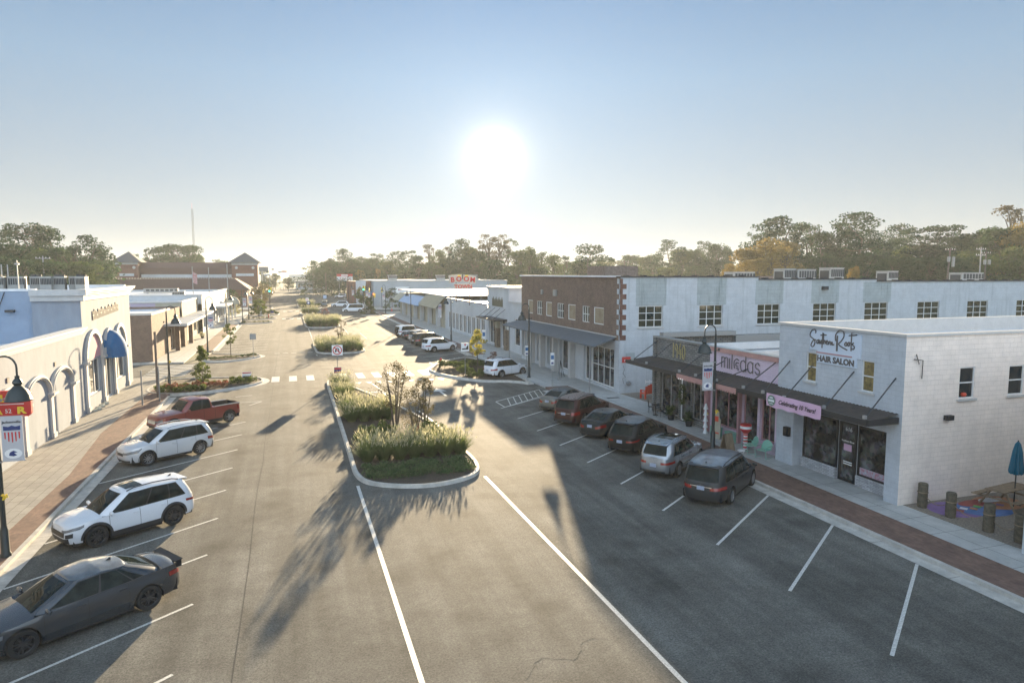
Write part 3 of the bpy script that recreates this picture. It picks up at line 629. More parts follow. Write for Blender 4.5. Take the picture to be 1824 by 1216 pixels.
# ---------------------------------------------------------------- left: small brick shop, cream row, far brick stores
b = thing('corner_brick_shop_building', 'low brown brick shop with a white roof edge across the side street', 'building', (-14, 80.5, 0))
w = MB(); P = FL(-14.0); w.facade(P, 80.5, 101, .1, 5.1, [(92.2, 94, .3, 2.7), (95.5, 97.5, .9, 2.7), (98, 100.2, .9, 2.7)]); w.facade(FY(80.5), -60, -14.0, .1, 5.1, []); w.quad((-14, 101, .1), (-60, 101, .1), (-60, 101, 5.1), (-14, 101, 5.1))
build(w, 'wall', M['brickbrown'], b, world=True); build(MB().box(-60, -14.35, 80.85, 101, 4.6, 4.8), 'roof', M['roofwhite'], b, world=True)
build(MB().box(-60, -13.9, 80.4, 80.85, 5.1, 5.32).box(-14.35, -13.9, 80.85, 92, 5.1, 5.32), 'roof_edge', M['trim'], b, world=True)
for a in ((92.2, 94, .3, 2.7), (95.5, 97.5, .9, 2.7), (98, 100.2, .9, 2.7)): window(b, P, *a, 1, 1, gm=M['shopglass'])
w = MB(); w.box(-14.0, -11.5, 88, 118, 3.35, 3.65); build(w, 'canopy', M['trim'], b, world=True); w = MB()
for i in range(26): w.box(-13.9 + .01, -11.6, 88.5 + i * 1.1, 88.7 + i * 1.1, 3.65, 3.67)
build(w, 'canopy_ribs', M['palewall'], b, world=True)
for (x0, y0, y1) in ((-12.9, 91.5, 92.1), (-12.9, 96, 98), (-12.6, 101, 101.5)): build(MB().box(x0 - .5, x0, y0, y1, H0, 3.35), 'brick_pier', M['brickbrown'], b, world=True)
b = thing('stepped_brick_shop_building', 'taller brick shop with lilac panels behind the corner brick shop', 'building', (-14, 101, 0))
P = FL(-13.8); w = MB(); w.facade(P, 101.02, 118, .1, 5.6, [(103, 105, .3, 2.8), (107, 110, .8, 2.8), (112, 115.5, .8, 2.8)]); w.quad((-60, 101.1, 4.7), (-13.8, 101.1, 4.7), (-13.8, 101.1, 5.6), (-60, 101.1, 5.6)); build(w, 'wall', M['tan'], b, world=True)
build(MB().quad((-34, 101.05, 5.0), (-17, 101.05, 5.0), (-17, 101.05, 5.55), (-34, 101.05, 5.55)), 'parapet_panel', mat('lilac panel', (.42, .36, .44), .8), b, world=True)
build(MB().box(-60, -13.7, 100.9, 101.3, 5.6, 5.8).box(-14.1, -13.7, 101.3, 118, 5.6, 5.8), 'roof_edge', M['trim'], b, world=True); build(MB().box(-60, -14.1, 101.3, 118, 5.1, 5.3), 'roof', M['roofwhite'], b, world=True)
for a in ((103, 105, .3, 2.8), (107, 110, .8, 2.8), (112, 115.5, .8, 2.8)): window(b, P, *a, 2, 1, gm=M['shopglass'])
b = thing('long_cream_shop_building', 'long low cream shop with a white flat roof and a flat canopy', 'building', (-13.2, 118, 0))
P = FL(-13.2); w = MB(); hs_ = [(119 + 5 * i, 122.4 + 5 * i, .8, 3.0) for i in range(9)]; w.facade(P, 118.02, 164, .1, 6.0, hs_); w.quad((-60, 118.1, 4.7), (-13.2, 118.1, 4.7), (-13.2, 118.1, 6.0), (-60, 118.1, 6.0)); w.quad((-13.2, 164, .1), (-60, 164, .1), (-60, 164, 6), (-13.2, 164, 6)); build(w, 'wall', M['palewall'], b, world=True)
build(MB().box(-60, -13.1, 118.0, 118.4, 6.0, 6.2).box(-13.6, -13.1, 118.4, 164.1, 6.0, 6.2), 'roof_edge', M['trim'], b, world=True); build(MB().box(-60, -13.6, 118.4, 164, 5.4, 5.6), 'roof', M['roofwhite'], b, world=True)
build(MB().box(-13.2, -11.0, 134, 160, 3.3, 3.6), 'canopy', M['palewall'], b, world=True)
for a in hs_: window(b, P, *a, 2, 1, gm=M['shopglass'])
for i in range(4): build(MB().tube([(-11.3, 135 + 8 * i, H0), (-11.3, 135 + 8 * i, 3.3)], .1, 8), 'canopy_post', M['white'], b, world=True)
dmx = MB().lathe([(1.6, 0), (1.5, .6), (1.1, 1.2), (.5, 1.5), (0, 1.6)], 16, (-11.4, 153, 3.2)); build(dmx, 'dome_awning', M['tan'], b, world=True, smooth=True)
ac_unit(-17, 122, 5.6, 1.8, 1.6, 1.0, 'small air conditioner alone on the white roof of the long cream shop'); ac_unit(-24, 150, 5.6, 6, 2, .9, 'long low air handler on the white roof of the long cream shop')
b = thing('low_brick_store_building', 'long low brick store with a dark hipped roof in front of the two towers', 'building', (-30, 205, 0))
w = MB(); w.box(-52, -11.2, 205, 226, 0, 5.2); build(w, 'wall', M['brickdark'], b, world=True)
w = MB(); w.add([(-52.8, 204.2, 5.0), (-10.4, 204.2, 5.0), (-10.4, 227, 5.0), (-52.8, 227, 5.0), (-49, 208.5, 8.1), (-14.5, 208.5, 8.1), (-14.5, 222, 8.1), (-49, 222, 8.1)], [(0, 1, 5, 4), (1, 2, 6, 5), (2, 3, 7, 6), (3, 0, 4, 7), (4, 5, 6, 7)]); build(w, 'roof', mat('dark shingle roof', (.085, .045, .04), .85, nscale=2, namt=.2), b, world=True)
w = MB()
for i in range(52): w.box(-49 + i * .66, -48.75 + i * .66, 208.3, 208.6, 8.1, 8.25)
build(w, 'ridge_lights', M['trim'], b, world=True)
w = MB().facade(FL(-11.19), 206, 214, .1, 4.9, []); build(w, 'cream_front', M['trim'], b, world=True)
b = thing('towered_brick_store_building', 'large brick store with two square towers under pyramid roofs', 'building', (-30, 235, 0))
w = MB(); w.box(-50, -9.8, 236, 262, 0, 8.4); w.box(-49.6, -43.3, 233, 241, 0, 12.9).box(-17, -9.3, 233, 241, 0, 12.9); build(w, 'wall', M['brickdark'], b, world=True)
w = MB().add([(-43.3, 235.6, 11.2), (-17, 235.6, 11.2), (-17, 240, 13.0), (-43.3, 240, 13.0), (-43.3, 235.6, 8.4), (-17, 235.6, 8.4)], [(0, 1, 2, 3), (4, 5, 1, 0)]); build(w, 'mansard_roof', mat('dark brown roof', (.10, .05, .045), .85), b, world=True)
for (xa, xb, nm) in ((-49.6, -43.3, 0), (-17, -9.3, 1)):
    cx_, e = (xa + xb) / 2, 1.1
    w = MB().add([(xa - e, 232, 12.9), (xb + e, 232, 12.9), (xb + e, 242, 12.9), (xa - e, 242, 12.9), (cx_, 237, 16.2)], [(0, 1, 4), (1, 2, 4), (2, 3, 4), (3, 0, 4), (3, 2, 1, 0)]); build(w, 'tower_roof', mat('slate tower roof', (.07, .08, .09), .8), b, world=True)
    w = MB().pbox(FY(233), xa, xb, 12.2, 12.88, .0, .15); build(w, 'tower_band', M['palewall'], b, world=True)
    w = MB()
    for q in (.18, .82): w.lathe([(0, -.08), (.42, -.06), (.45, 0)], 14, (xa + (xb - xa) * q, 233, 11.3), axis='y')
    build(w, 'round_medallion', M['trim'], b, world=True); build(MB().pbox(FY(233), xa + 1.2, xb - 1.2, 8.7, 9.5, .0, .08), 'clerestory_window', M['glass' if 0 else 'palewall'], b, world=True)
build(MB().pbox(FY(236), -43, -17.3, 8.2, 9.2, .0, .7), 'clerestory_window', M['palewall'], b, world=True)

# ---------------------------------------------------------------- right: salon
b = thing('salon_building', 'two storey painted block hair salon with a grey front and a cream side wall', 'building', (23.2, 20.75, 0))
P = FR(23.2); w = MB()
HS = [(-26.2, -25.55, 4.45, 5.82), (-22.9, -22.25, 4.5, 5.82), (-26.9, -21.45, .1, 3.0, .55)]
w.facade(P, -28.1, -20.75, .1, 7.0, HS, .14); build(w, 'front_wall', M['salonfront'], b, world=True)
w = MB(); HS2 = [(26.15, 27.0, 4.35, 5.66), (28.95, 29.85, 4.35, 5.62)]; w.facade(FY(20.75), 23.2, 46, .1, 7.0, HS2, .12); build(w, 'side_wall', M['salonside'], b, world=True)
w = MB().quad((46, 28.1, .1), (23.2, 28.1, .1), (23.2, 28.1, 7.0), (46, 28.1, 7.0)); build(w, 'rear_wall', M['salonfront'], b, world=True)
build(MB().box(23.5, 46, 21.05, 27.8, 6.2, 6.4), 'roof', M['roofwhite'], b, world=True)
w = MB(); w.box(23.12, 23.5, 20.67, 28.18, 7.0, 7.1).box(23.5, 46, 20.67, 21.05, 7.0, 7.1).box(23.5, 46, 27.8, 28.18, 7.0, 7.1); w.quad((23.5, 21.05, 6.4), (23.5, 27.8, 6.4), (23.5, 27.8, 7), (23.5, 21.05, 7)); w.quad((46, 27.8, 6.4), (23.5, 27.8, 6.4), (23.5, 27.8, 7), (46, 27.8, 7)) ; w.quad((23.5, 21.05, 6.4), (46, 21.05, 6.4), (46, 21.05, 7.0), (23.5, 21.05, 7.0))
build(w, 'parapet_cap', M['trim'], b, world=True)
for h in HS[:2]: window(b, P, *h, 1, 2, .045, .05, .1, gm=M['warmglass'] if 'warmglass' in M else M['glassgold'], sill=M['trim'])
for h in HS2: window(b, FY(20.75), *h, 1, 2, .05, .05, .09, sill=M['trim'])
# recessed shop front
Q = FR(23.75); w = MB().pquad(Q, -26.9, -21.45, .13, 3.0, 0.001); build(w, 'recess_wall', M['salonfront'], b, world=True)
for (a, c) in ((-26.75, -24.55), (-23.35, -21.55)):
    build(MB().pbox(Q, a, c, .14, .62, .003, .16), 'stone_base', M['stone'], b, world=True)
    o = window(b, Q, a, c, .62, 2.85, 1, 1, .08, .05, -.02, gm=M['shopglass'], fm=M['black'], name='shop_window')
    build(MB().pbox(Q, a + .1, c - .1, .66, 1.0 if a > -24 else .7, .024, .03), 'window_sticker', M['sticker'] if 'sticker' in M else M['black'], o, world=True)
o = window(b, Q, -24.45, -23.45, .15, 2.85, 1, 1, .12, .05, -.02, gm=M['shopglass'], fm=M['black'], name='shop_door')
text('616', Q, -23.95, 2.45, .26, M['white'], parent=o, d=.03); text('Southern Roots', Q, -23.95, 1.95, .12, M['white'], parent=o, d=.03); build(MB().pbox(Q, -24.2, -23.75, 1.55, 1.85, .024, .03), 'door_decal', M['bannerpink'], o, world=True)
for z_ in (1.02, .92): build(MB().pbox(Q, -24.2, -23.7, z_, z_ + .05, .024, .03), 'door_decal', M['white'], o, world=True)
build(MB().box(22.98, 23.19, 27.05, 27.35, 1.55, 2.0), 'letter_box', M['black'], b, world=True)
build(MB().pbox(FY(20.75), 25.4, 25.75, 3.52, 3.72, .003, .2), 'wall_lamp', M['darkmetal'], b, world=True)
build(MB().tube([(23.6, 20.7, 6.1), (24.0, 20.65, 6.05), (24.05, 20.7, 5.3)], .02, 5).tube([(23.7, 20.7, 6.3), (23.75, 20.6, 5.9)], .02, 5), 'cable_bracket', M['wire'], b, world=True)
s_ = thing('salon_sign', 'white board with dark script lettering over a pink line on the salon front', 'sign', (23.2, 24.5, 5.9))
P = FR(23.16); build(MB().pprism(P, [(-25.95, 5.98), (-25.45, 5.98), (-25.45, 5.42), (-23.15, 5.42), (-23.15, 5.84), (-22.95, 5.84), (-22.95, 6.86), (-25.95, 6.86)], -.035, .02), 'sign_board', M['signboard'], s_, world=True)
S_ = [[(.62, .86), (.66, 1.0), (.5, 1.16), (.2, 1.05), (.02, .74), (.1, .52), (.45, .34), (.62, .12), (.5, -.2), (.3, -.3), (.16, -.18), (.3, .12), (.5, .3), (.72, .3)],
      [(.98, .34), (.84, .26), (.82, .08), (.94, .02), (1.02, .18), (.98, .34), (1.1, .3)], [(1.14, .34), (1.12, .1), (1.2, .04), (1.32, .34), (1.32, .06), (1.42, .1)],
      [(1.46, .96), (1.44, .3), (1.42, -.3)], [(1.22, .74), (1.5, .78), (1.86, .8)], [(1.56, .92), (1.56, .04), (1.66, .34), (1.76, .28), (1.78, .06)],
      [(1.9, .18), (2.02, .3), (1.92, .36), (1.86, .14), (1.98, .04), (2.1, .14)], [(2.14, .32), (2.16, .06), (2.2, .3), (2.32, .3)], [(2.36, .3), (2.38, .04), (2.5, .3), (2.56, .06), (2.72, .14)],
      [(3.02, .86), (3.0, .3), (3.0, -.4)], [(3.06, .84), (3.05, .2), (3.06, -.38)], [(2.86, .4), (2.84, .9), (3.2, 1.28), (3.6, 1.24), (3.72, .9), (3.5, .5), (3.2, .2), (3.5, .0), (4.1, -.2)],
      [(3.96, .42), (3.84, .3), (3.86, .14), (4.0, .14), (4.04, .32), (3.94, .42)], [(4.24, .44), (4.14, .32), (4.16, .16), (4.28, .16), (4.32, .34), (4.22, .44), (4.4, .4)],
      [(4.5, 1.2), (4.48, .4), (4.5, -.24)], [(4.22, .96), (4.6, 1.0), (5.0, 1.08)], [(4.72, .44), (4.6, .3), (4.8, .12), (4.72, -.08), (4.56, -.04)]]
build(strokes(S_, P, -25.95, 6.28, .555, .028, .035, sx=1.0), 'sign_lettering', M['letter'], s_, world=True)
build(MB().pbox(P, -25.5, -23.4, 5.86, 5.92, .022, .045), 'sign_line', M['pink'], s_, world=True); text('HAIR SALON', P, -24.35, 5.5, .37, M['letter'], parent=s_, bold=.014, d=.03, sx=1.03)

# neighbouring white building at the right edge of the picture
b = thing('edge_white_building', 'white block building cut off by the right edge of the picture', 'building', (23.2, 8, 0))
w = MB().box(23.2, 42, -6, 15.78, .1, 6.6); build(w, 'wall', M['whiteblock'], b, world=True); build(MB().box(23.1, 42, -6, 15.86, 6.6, 6.75), 'parapet_cap', M['trim'], b, world=True)

# ---------------------------------------------------------------- right: two-tone shop (grey tile / pink brick)
b = thing('pink_and_grey_shop_building', 'single storey shop with a grey tiled half and a pink painted brick half', 'building', (23.6, 28.1, 0))
P = FR(23.6); w = MB()
w.facade(P, -41.0, -34.55, .1, 5.2, [(-40.2, -37.9, .25, 3.3, .25), (-37.8, -36.5, .14, 3.3, .3), (-36.4, -34.9, .5, 3.3, .25)]); w.quad((34, 41, .1), (23.6, 41, .1), (23.6, 41, 5.2), (34, 41, 5.2)); w.box(23.45, 23.6, 40.7, 41.0, .1, 5.2)
build(w, 'tiled_wall', M['shingle'], b, world=True)
w = MB(); w.facade(P, -34.55, -28.1, .1, 5.2, [(-34.1, -31.6, .7, 3.3, .25), (-31.4, -30.1, .14, 3.3, .5), (-29.9, -28.7, .7, 3.3, .25)]); build(w, 'pink_brick_wall', M['pinkbrick'], b, world=True)
build(MB().box(23.9, 46, 28.12, 40.8, 4.3, 4.45), 'roof', M['roofgrey'], b, world=True)
build(MB().box(23.5, 23.9, 34.55, 41.1, 5.2, 5.3).box(24, 29.8, 40.6, 41.1, 5.2, 5.5).box(29.8, 46, 40.6, 41.1, 4.2, 5.15), 'parapet_cap', M['galv'], b, world=True)
build(MB().box(23.48, 23.9, 28.1, 34.55, 5.0, 5.25), 'pink_parapet_trim', M['pinktrim'], b, world=True); build(MB().box(23.46, 23.92, 28.1, 34.55, 5.25, 5.3), 'parapet_cap', M['trim'], b, world=True)
build(MB().box(25.5, 44, 33.5, 33.9, 4.45, 4.95).box(25.5, 44, 38.5, 38.8, 4.45, 4.9), 'roof_curb', M['roofwhite'], b, world=True)
for a, nm, fm in (((-40.2, -37.9, .25, 3.3), 'shop_window', 'alum'), ((-37.8, -36.5, .14, 3.3), 'shop_door', 'white'), ((-36.4, -34.9, .5, 3.3), 'shop_window', 'alum'), ((-34.1, -31.6, .7, 3.3), 'shop_window', 'pink'), ((-31.4, -30.1, .14, 3.3), 'shop_door', 'pink'), ((-29.9, -28.7, .7, 3.3), 'shop_window', 'pink')):
    window(b, P, *a, 2 if nm == 'shop_window' else 1, 1, .08, .07, .2, gm=M['shopglass'], fm=M[fm], name=nm)
build(MB().box(23.4, 23.6, 34.4, 34.75, .1, 3.6).box(23.4, 23.6, 31.42, 31.58, .1, 3.6), 'pink_column', M['pink'], b, world=True)
P3 = FR(23.58)
s_ = thing('date_sign', 'gold numerals fixed to the grey tiled shop front', 'sign', (23.5, 38, 4.2))
D = [[(.0, 1.7), (.0, 0)], [(.42, 1.0), (.3, 1.3), (.5, 1.62), (.68, 1.3), (.66, .9), (.42, .92)], [(.68, 1.5), (.66, .05)], [(1.2, 1.75), (.92, .55)], [(.92, .55), (1.36, .55)], [(1.24, 1.1), (1.24, 0)], [(1.74, 1.6), (1.56, 1.1), (1.58, .4), (1.74, 0), (1.92, .4), (1.94, 1.1), (1.76, 1.6)]]
build(strokes(D, P3, -38.5, 4.1, .56, .038, .07, sx=1.25), 'numerals', M['hubtan'], s_, world=True)
s_ = thing('pink_shop_sign', 'thin dark lower case lettering on the pink brick shop front', 'sign', (23.5, 31.5, 4.2))
L_ = [[(.0, .62), (.0, 0)], [(.0, .5), (.12, .62), (.25, .5), (.25, 0)], [(.25, .5), (.38, .62), (.5, .5), (.5, 0)], [(.66, .6), (.66, 0)], [(.66, .78), (.66, .8)], [(.86, .95), (.86, 0)],
      [(1.4, .56), (1.24, .64), (1.06, .5), (1.04, .3), (1.1, .08)], [(1.4, .42), (1.22, .42), (1.2, .25), (1.36, .22)], [(1.2, .1), (1.36, .12), (1.36, .0)],
      [(1.92, .5), (1.76, .62), (1.58, .5), (1.54, .3), (1.6, .1), (1.76, 0), (1.92, .12)], [(1.94, .95), (1.94, .02)], [(2.46, .5), (2.32, .62), (2.14, .5), (2.1, .3), (2.16, .1), (2.32, 0), (2.46, .12)], [(2.48, .62), (2.48, 0)],
      [(2.98, .48), (2.84, .62), (2.68, .5), (2.72, .34), (2.94, .26), (2.98, .1), (2.82, 0), (2.66, .12)]]
build(strokes(L_, P3, -33.3, 4.15, 1.0, .028, .06, sx=1.12), 'letters', M['letter'], s_, world=True)
s_ = thing('shop_canopy', 'dark corrugated metal canopy hung on rods over the shop fronts', 'canopy', (22.5, 31, 3.6))
w = MB(); n = 102; y0, y1 = 20.9, 41.3; vs = []
for i in range(n * 2 + 1): y = y0 + (y1 - y0) * i / (2 * n); e = .035 if i % 2 else 0; vs += [(21.6, y, 3.66 + e), (23.55 if y > 28.1 else 23.17, y, 3.86 + e)]
w.add(vs, [(2 * i, 2 * i + 1, 2 * i + 3, 2 * i + 2) for i in range(2 * n)]); build(w, 'canopy_sheet', M['canopytop'], s_, world=True)
w = MB().box(21.62, 23.15, y0, y1, 3.5, 3.62); build(w, 'canopy_soffit', M['tan'], s_, world=True)
w = MB().box(21.54, 21.6, y0, y1, 3.48, 3.72).box(21.6, 23.15, y0 - .05, y0 - .0, 3.48, 3.74); build(w, 'canopy_fascia', M['darkmetal'], s_, world=True)
w = MB().box(21.50, 21.54, 29.2, 34.8, 3.42, 3.66)
for i in range(28): w.lathe([(0, 0), (.08, 0), (.08, -.03), (0, -.03)], 8, (21.5, 29.3 + i * .2, 3.42), axis='y') if 0 else w.box(21.505, 21.535, 29.22 + i * .2, 29.34 + i * .2, 3.36, 3.42)
build(w, 'pink_valance', M['pinktrim'], s_, world=True)
for (ya, yb, zb, xw) in ((40.7, 40.6, 5.0, 23.6), (38.8, 38.8, 5.0, 23.6), (34.9, 34.9, 4.9, 23.6), (28.9, 28.75, 5.0, 23.58), (27.4, 27.3, 5.25, 23.2), (25.9, 25.8, 5.2, 23.2), (23.4, 23.3, 5.28, 23.2), (21.2, 21.15, 5.3, 23.2), (33.2, 33.2, 4.5, 23.6), (31.2, 31.0, 4.35, 23.6)):
    r = build(MB().tube([(21.75, ya, 3.72), (xw, yb, zb)], .028, 6), 'hanger_rod', M['darkmetal'], s_, world=True); build(MB().obox((21.75, ya, 3.78), .12, .12, .14), 'rod_bracket', M['alum'], r, world=True)
bn = thing('vinyl_banner', 'pink banner with black handwriting hung along the canopy edge', 'banner', (21.4, 25, 3.4))
P = FR(21.46); w = MB(); K = 24; vs = []
for i in range(K + 1):
    u = -26.75 + 3.5 * i / K
    for j in range(5): vs.append(P.pt(u, 3.87 - .62 * j / 4 + .02 * math.sin(i * 1.1) * (j == 4), .018 * math.sin(i * .9 + j)))
w.add(vs, [(i * 5 + j + 1, (i + 1) * 5 + j + 1, (i + 1) * 5 + j, i * 5 + j) for i in range(K) for j in range(4)]); build(w, 'banner_cloth', M['bannerpink'], bn, world=True, smooth=True)
text('Celebrating 10 Years!', P, -24.72, 3.48, .29, M['black'], parent=bn, shear=.35, d=.035, ext=.003, sx=.92, bold=.004)
w = MB().add([P.pt(-26.38 + .27 * math.cos(q * PI / 12), 3.56 + .25 * math.sin(q * PI / 12), .028) for q in range(24)], [tuple(range(24))]); o = build(w, 'banner_emblem', M['darkgreen'] if 'darkgreen' in M else M['letter'], bn, world=True)
build(MB().pbox(P, -26.58, -26.18, 3.5, 3.6, .03, .034).pbox(P, -26.5, -26.28, 3.66, 3.72, .03, .034).pbox(P, -26.5, -26.26, 3.4, 3.43, .03, .034), 'emblem_band', M['white'], o, world=True)

# ---------------------------------------------------------------- right: brick building with long white side wall
b = thing('brick_front_building', 'two storey building with a brown brick street front and a long white painted side wall', 'building', (24.4, 47.8, 0))
P = FR(24.4); w = MB(); UW = [(-69.3, -67.8), (-66.5, -65.0), (-63.9, -62.3), (-60.9, -59.3), (-58.2, -56.5), (-55.0, -53.5), (-52.6, -50.7)]
hs_ = [(a, c, 5.3, 6.7) for a, c in UW]; w.facade(P, -71.5, -47.8, 4.2, 9.2, hs_, .14); w.quad((24.4, 71.5, .1), (60, 71.5, .1), (60, 71.5, 9.2), (24.4, 71.5, 9.2))
build(w, 'brick_wall', M['brickbrown'], b, world=True)
for i, h in enumerate(hs_):
    if i % 2: window(b, P, *h, 3, 2, .06, .06, .1, gm=M['winmix'])
    else: window(b, P, *h, 1, 1, .07, .05, .08, gm=M['artboard'] if 'artboard' in M else M['hubtan'], name='window', label='boarded window with a faded brown artwork')
w = MB(); lo = [(-71.4, -70.2), (-69.8, -67.6), (-66.6, -64.6), (-63.6, -61.0), (-60.2, -57.6)]
hs2 = [(a, c, .5, 3.4, .5) for a, c in lo] + [(-54.6, -48.7, .3, 3.5, .3)]
w.facade(P, -71.5, -47.8, .1, 4.2, hs2, .3); build(w, 'shopfront_wall', M['palewall'], b, world=True)
for h in hs2[:-1]: window(b, P, *h[:4], 2, 1, .1, .06, .35, gm=M['shopglass'])
window(b, P, -54.6, -53.3, .3, 3.5, 1, 1, .12, .06, .25, gm=M['shopglass'], name='shop_door'); window(b, P, -53.2, -48.7, .3, 3.5, 4, 2, .1, .07, .25, gm=M['shopglass'])
for y in (56.5, 60.6, 64.1, 67.1): build(MB().box(23.9, 24.38, y, y + .5, H0, 4.0), 'white_column', M['trim'], b, world=True)
Q = FY(47.8); wins = [(26.0, 28.15), (31.5, 33.7), (37.1, 39.35), (42.8, 45.2), (48.4, 51.0), (54.5, 57.1), (60.6, 63.2), (67.0, 69.6)]
hw_ = [(a, c, 5.28, 6.95) for a, c in wins]
w = MB(); w.facade(Q, 24.4, 37.1, .1, 9.2, hw_, .16); w.facade(Q, 37.1, 49.6, .1, 8.98, hw_, .16); w.facade(Q, 49.6, 95, .1, 8.78, hw_, .16); build(w, 'white_side_wall', M['whiteblock'], b, world=True)
w = MB()
for a, c in wins[:5]: w = MB(); build(w.pquad(Q, a - .25, c + .3, 6.97, 9.16 if c < 36 else (8.94 if c < 49 else 8.74), .004), 'weathered_panel', M['stainblock'], b, world=True)

for h in hw_: window(b, Q, *h, 3, 3, .05, .05, .1, gm=M['winmix'], sill=M['trim'])
w = MB()
for (xa, xb, zt) in ((24.2, 37.1, 9.2), (37.1, 49.6, 8.98), (49.6, 95, 8.78)):
    w.box(xa, xb - .01, 47.7, 48.15, zt, zt + .09); x = xa + .6
    while x < xb - .3: w.box(x, x + .28, 47.66, 48.2, zt + .02, zt + .17); x += 1.52
build(w, 'parapet_coping', M['darkmetal'], b, world=True); build(MB().box(24.2, 24.6, 48.2, 71.6, 9.2, 9.33), 'parapet_coping', M['roofwhite'], b, world=True)
build(MB().box(24.6, 95, 48.15, 71.5, 8.2, 8.4), 'roof', M['roofwhite'], b, world=True)
w = MB()
for k in range(12):
    z = 4.3 + k * .4
    if k % 2: w.box(24.385, 24.40, 47.79, 48.35, z, z + .4)
w.box(24.385, 24.40, 47.79, 48.6, .1, 4.25); w.box(24.385, 24.4, 47.79, 47.95, 4.3, 9.1); build(w, 'white_quoins', M['whiteblock'], b, world=True)
w = MB()
for k in range(12): z = 4.3 + k * .4; w.pbox(Q, 24.38, 24.92 if k % 2 == 0 else 24.6, z + .003, z + .397, .003, .02)
build(w, 'brick_quoins', M['quoin'], b, world=True)
w = MB(); ya, yb = 47.9, 71.4; w.add([(24.38, ya + .6, 4.5), (24.38, yb, 4.5), (22.1, yb, 3.95), (22.1, ya - .2, 3.95), (24.38, ya + .6, 4.38), (24.38, yb, 4.38), (22.1, yb, 3.83), (22.1, ya - .2, 3.83)], [(0, 1, 2, 3), (7, 6, 5, 4), (3, 2, 6, 7), (0, 3, 7, 4), (1, 5, 6, 2)]); o = build(w, 'awning', M['awngrey'], b, world=True)
build(MB().box(24.3, 24.38, ya + .4, yb, 4.5, 4.58), 'awning_flashing', M['trim'], o, world=True)
for y in (48.7, 55.3, 62.5, 69.4): build(MB().tube([(22.3, y, H0), (22.3, y, 3.85)], .06, 8), 'awning_post', M['galv'], o, world=True)
build(MB().box(28.0, 31.4, 58, 62, 8.4, 10.2), 'roof_hut', M['polewood'], b, world=True)
build(MB().pbox(P, -65.1, -64.7, 7.4, 7.9, .01, .15).pbox(P, -61.6, -60.9, 7.35, 7.95, .01, .2), 'wall_box', M['hvac'], b, world=True)
build(MB().pbox(Q, 24.95, 25.75, 2.75, 3.3, .003, .01), 'sign_ghost', M['stainblock'], b, world=True)
s_ = build(MB().pbox(Q, 24.62, 25.35, 2.55, 3.0, .02, .06), 'wall_sign', M['red'], None, at_=(24.98, 47.74, 2.5), label='small red sign low on the white side wall by the corner', cat='sign'); text('rec', FY(47.73), 24.98, 2.64, .32, M['white'], parent=s_, name='sign_text', world=True)
build(MB().pbox(Q, 43.6, 44.1, 8.1, 8.4, .003, .3), 'wall_lamp', M['darkmetal'], b, world=True)
w = MB().tube([(24.75, 47.78, 2.3), (24.85, 47.78, 2.0), (24.72, 47.78, 1.7), (24.95, 47.78, 1.4), (24.7, 47.78, 1.3), (24.8, 47.78, .9)], .015, 4); build(w, 'wall_crack', M['black'], b, world=True)
build(MB().lathe([(0, -.25), (.16, -.22), (.2, 0)], 12, (25.2, 47.79, .9), axis='y'), 'hose_outlet', M['galv'], b, world=True)
for (x, y, z, sx, sz, lb) in ((38.3, 52, 8.4, 2.2, 1.2, 'wide air conditioner just left of the step in the white parapet'), (43.2, 52, 8.4, 1.3, 1.5, 'tall dark sided air conditioner behind the white parapet'), (44.9, 51.8, 8.4, 2.0, 1.45, 'pale air conditioner beside the tall dark sided one'), (48.5, 52, 8.4, 1.6, 1.6, 'square air conditioner with a dark grille standing alone'), (55.2, 52, 8.4, 1.25, 1.3, 'small air conditioner behind the lower white parapet'), (65.5, 52, 8.4, 2.9, 1.15, 'widest air conditioner with two grilles, nearest the leaning utility pole')):
    ac_unit(x, y, z, sx, 1.4, sz, lb)

# ---------------------------------------------------------------- right: farther stores
b = thing('entrance_tower_shop_building', 'pale shop with a square entrance tower and a hung canopy beside the brick front', 'building', (25.4, 71.6, 0))
P = FR(25.4); w = MB(); w.facade(P, -79.3, -71.55, .1, 6.0, [(-77.0, -75.0, 1.0, 4.2)], .12); w.facade(P, -88.6, -79.3, .1, 7.6, [(-88.0, -84.2, .3, 3.6), (-82.6, -80.2, .3, 3.7)], .3); w.quad((25.4, 79.3, 6), (30, 79.3, 6), (30, 79.3, 7.6), (25.4, 79.3, 7.6)); w.quad((30, 88.6, 6), (25.4, 88.6, 6), (25.4, 88.6, 7.6), (30, 88.6, 7.6))
build(w, 'wall', M['palewall'], b, world=True); window(b, P, -77.0, -75.0, 1.0, 4.2, 1, 1, .1); window(b, P, -88.0, -84.2, .3, 3.6, 3, 1, .1, .08, .25, gm=M['shopglass']); window(b, P, -82.6, -80.2, .3, 3.7, 2, 1, .1, .08, .25, gm=M['shopglass'], name='shop_door')
build(MB().box(25.7, 60, 71.6, 88.6, 5.2, 5.35), 'roof', M['roofwhite'], b, world=True); build(MB().box(25.2, 30.2, 79.1, 88.8, 7.6, 7.85).box(25.25, 25.7, 71.6, 79.1, 6, 6.15), 'parapet_cap', M['trim'], b, world=True)
build(MB().box(24.95, 25.4, 82.7, 83.9, H0, 2.6), 'stone_pier', M['brownstone'], b, world=True); build(MB().box(24.95, 25.4, 78.9, 80.0, H0, 2.6), 'stone_pier', M['brownstone'], b, world=True); build(MB().box(25.0, 25.38, 82.8, 83.8, 2.6, 3.7), 'pier_top', M['tan'], b, world=True)
s_ = build(MB().box(23.6, 25.38, 79.8, 88.0, 3.68, 3.86), 'entrance_canopy', M['darkmetal'], b, world=True)
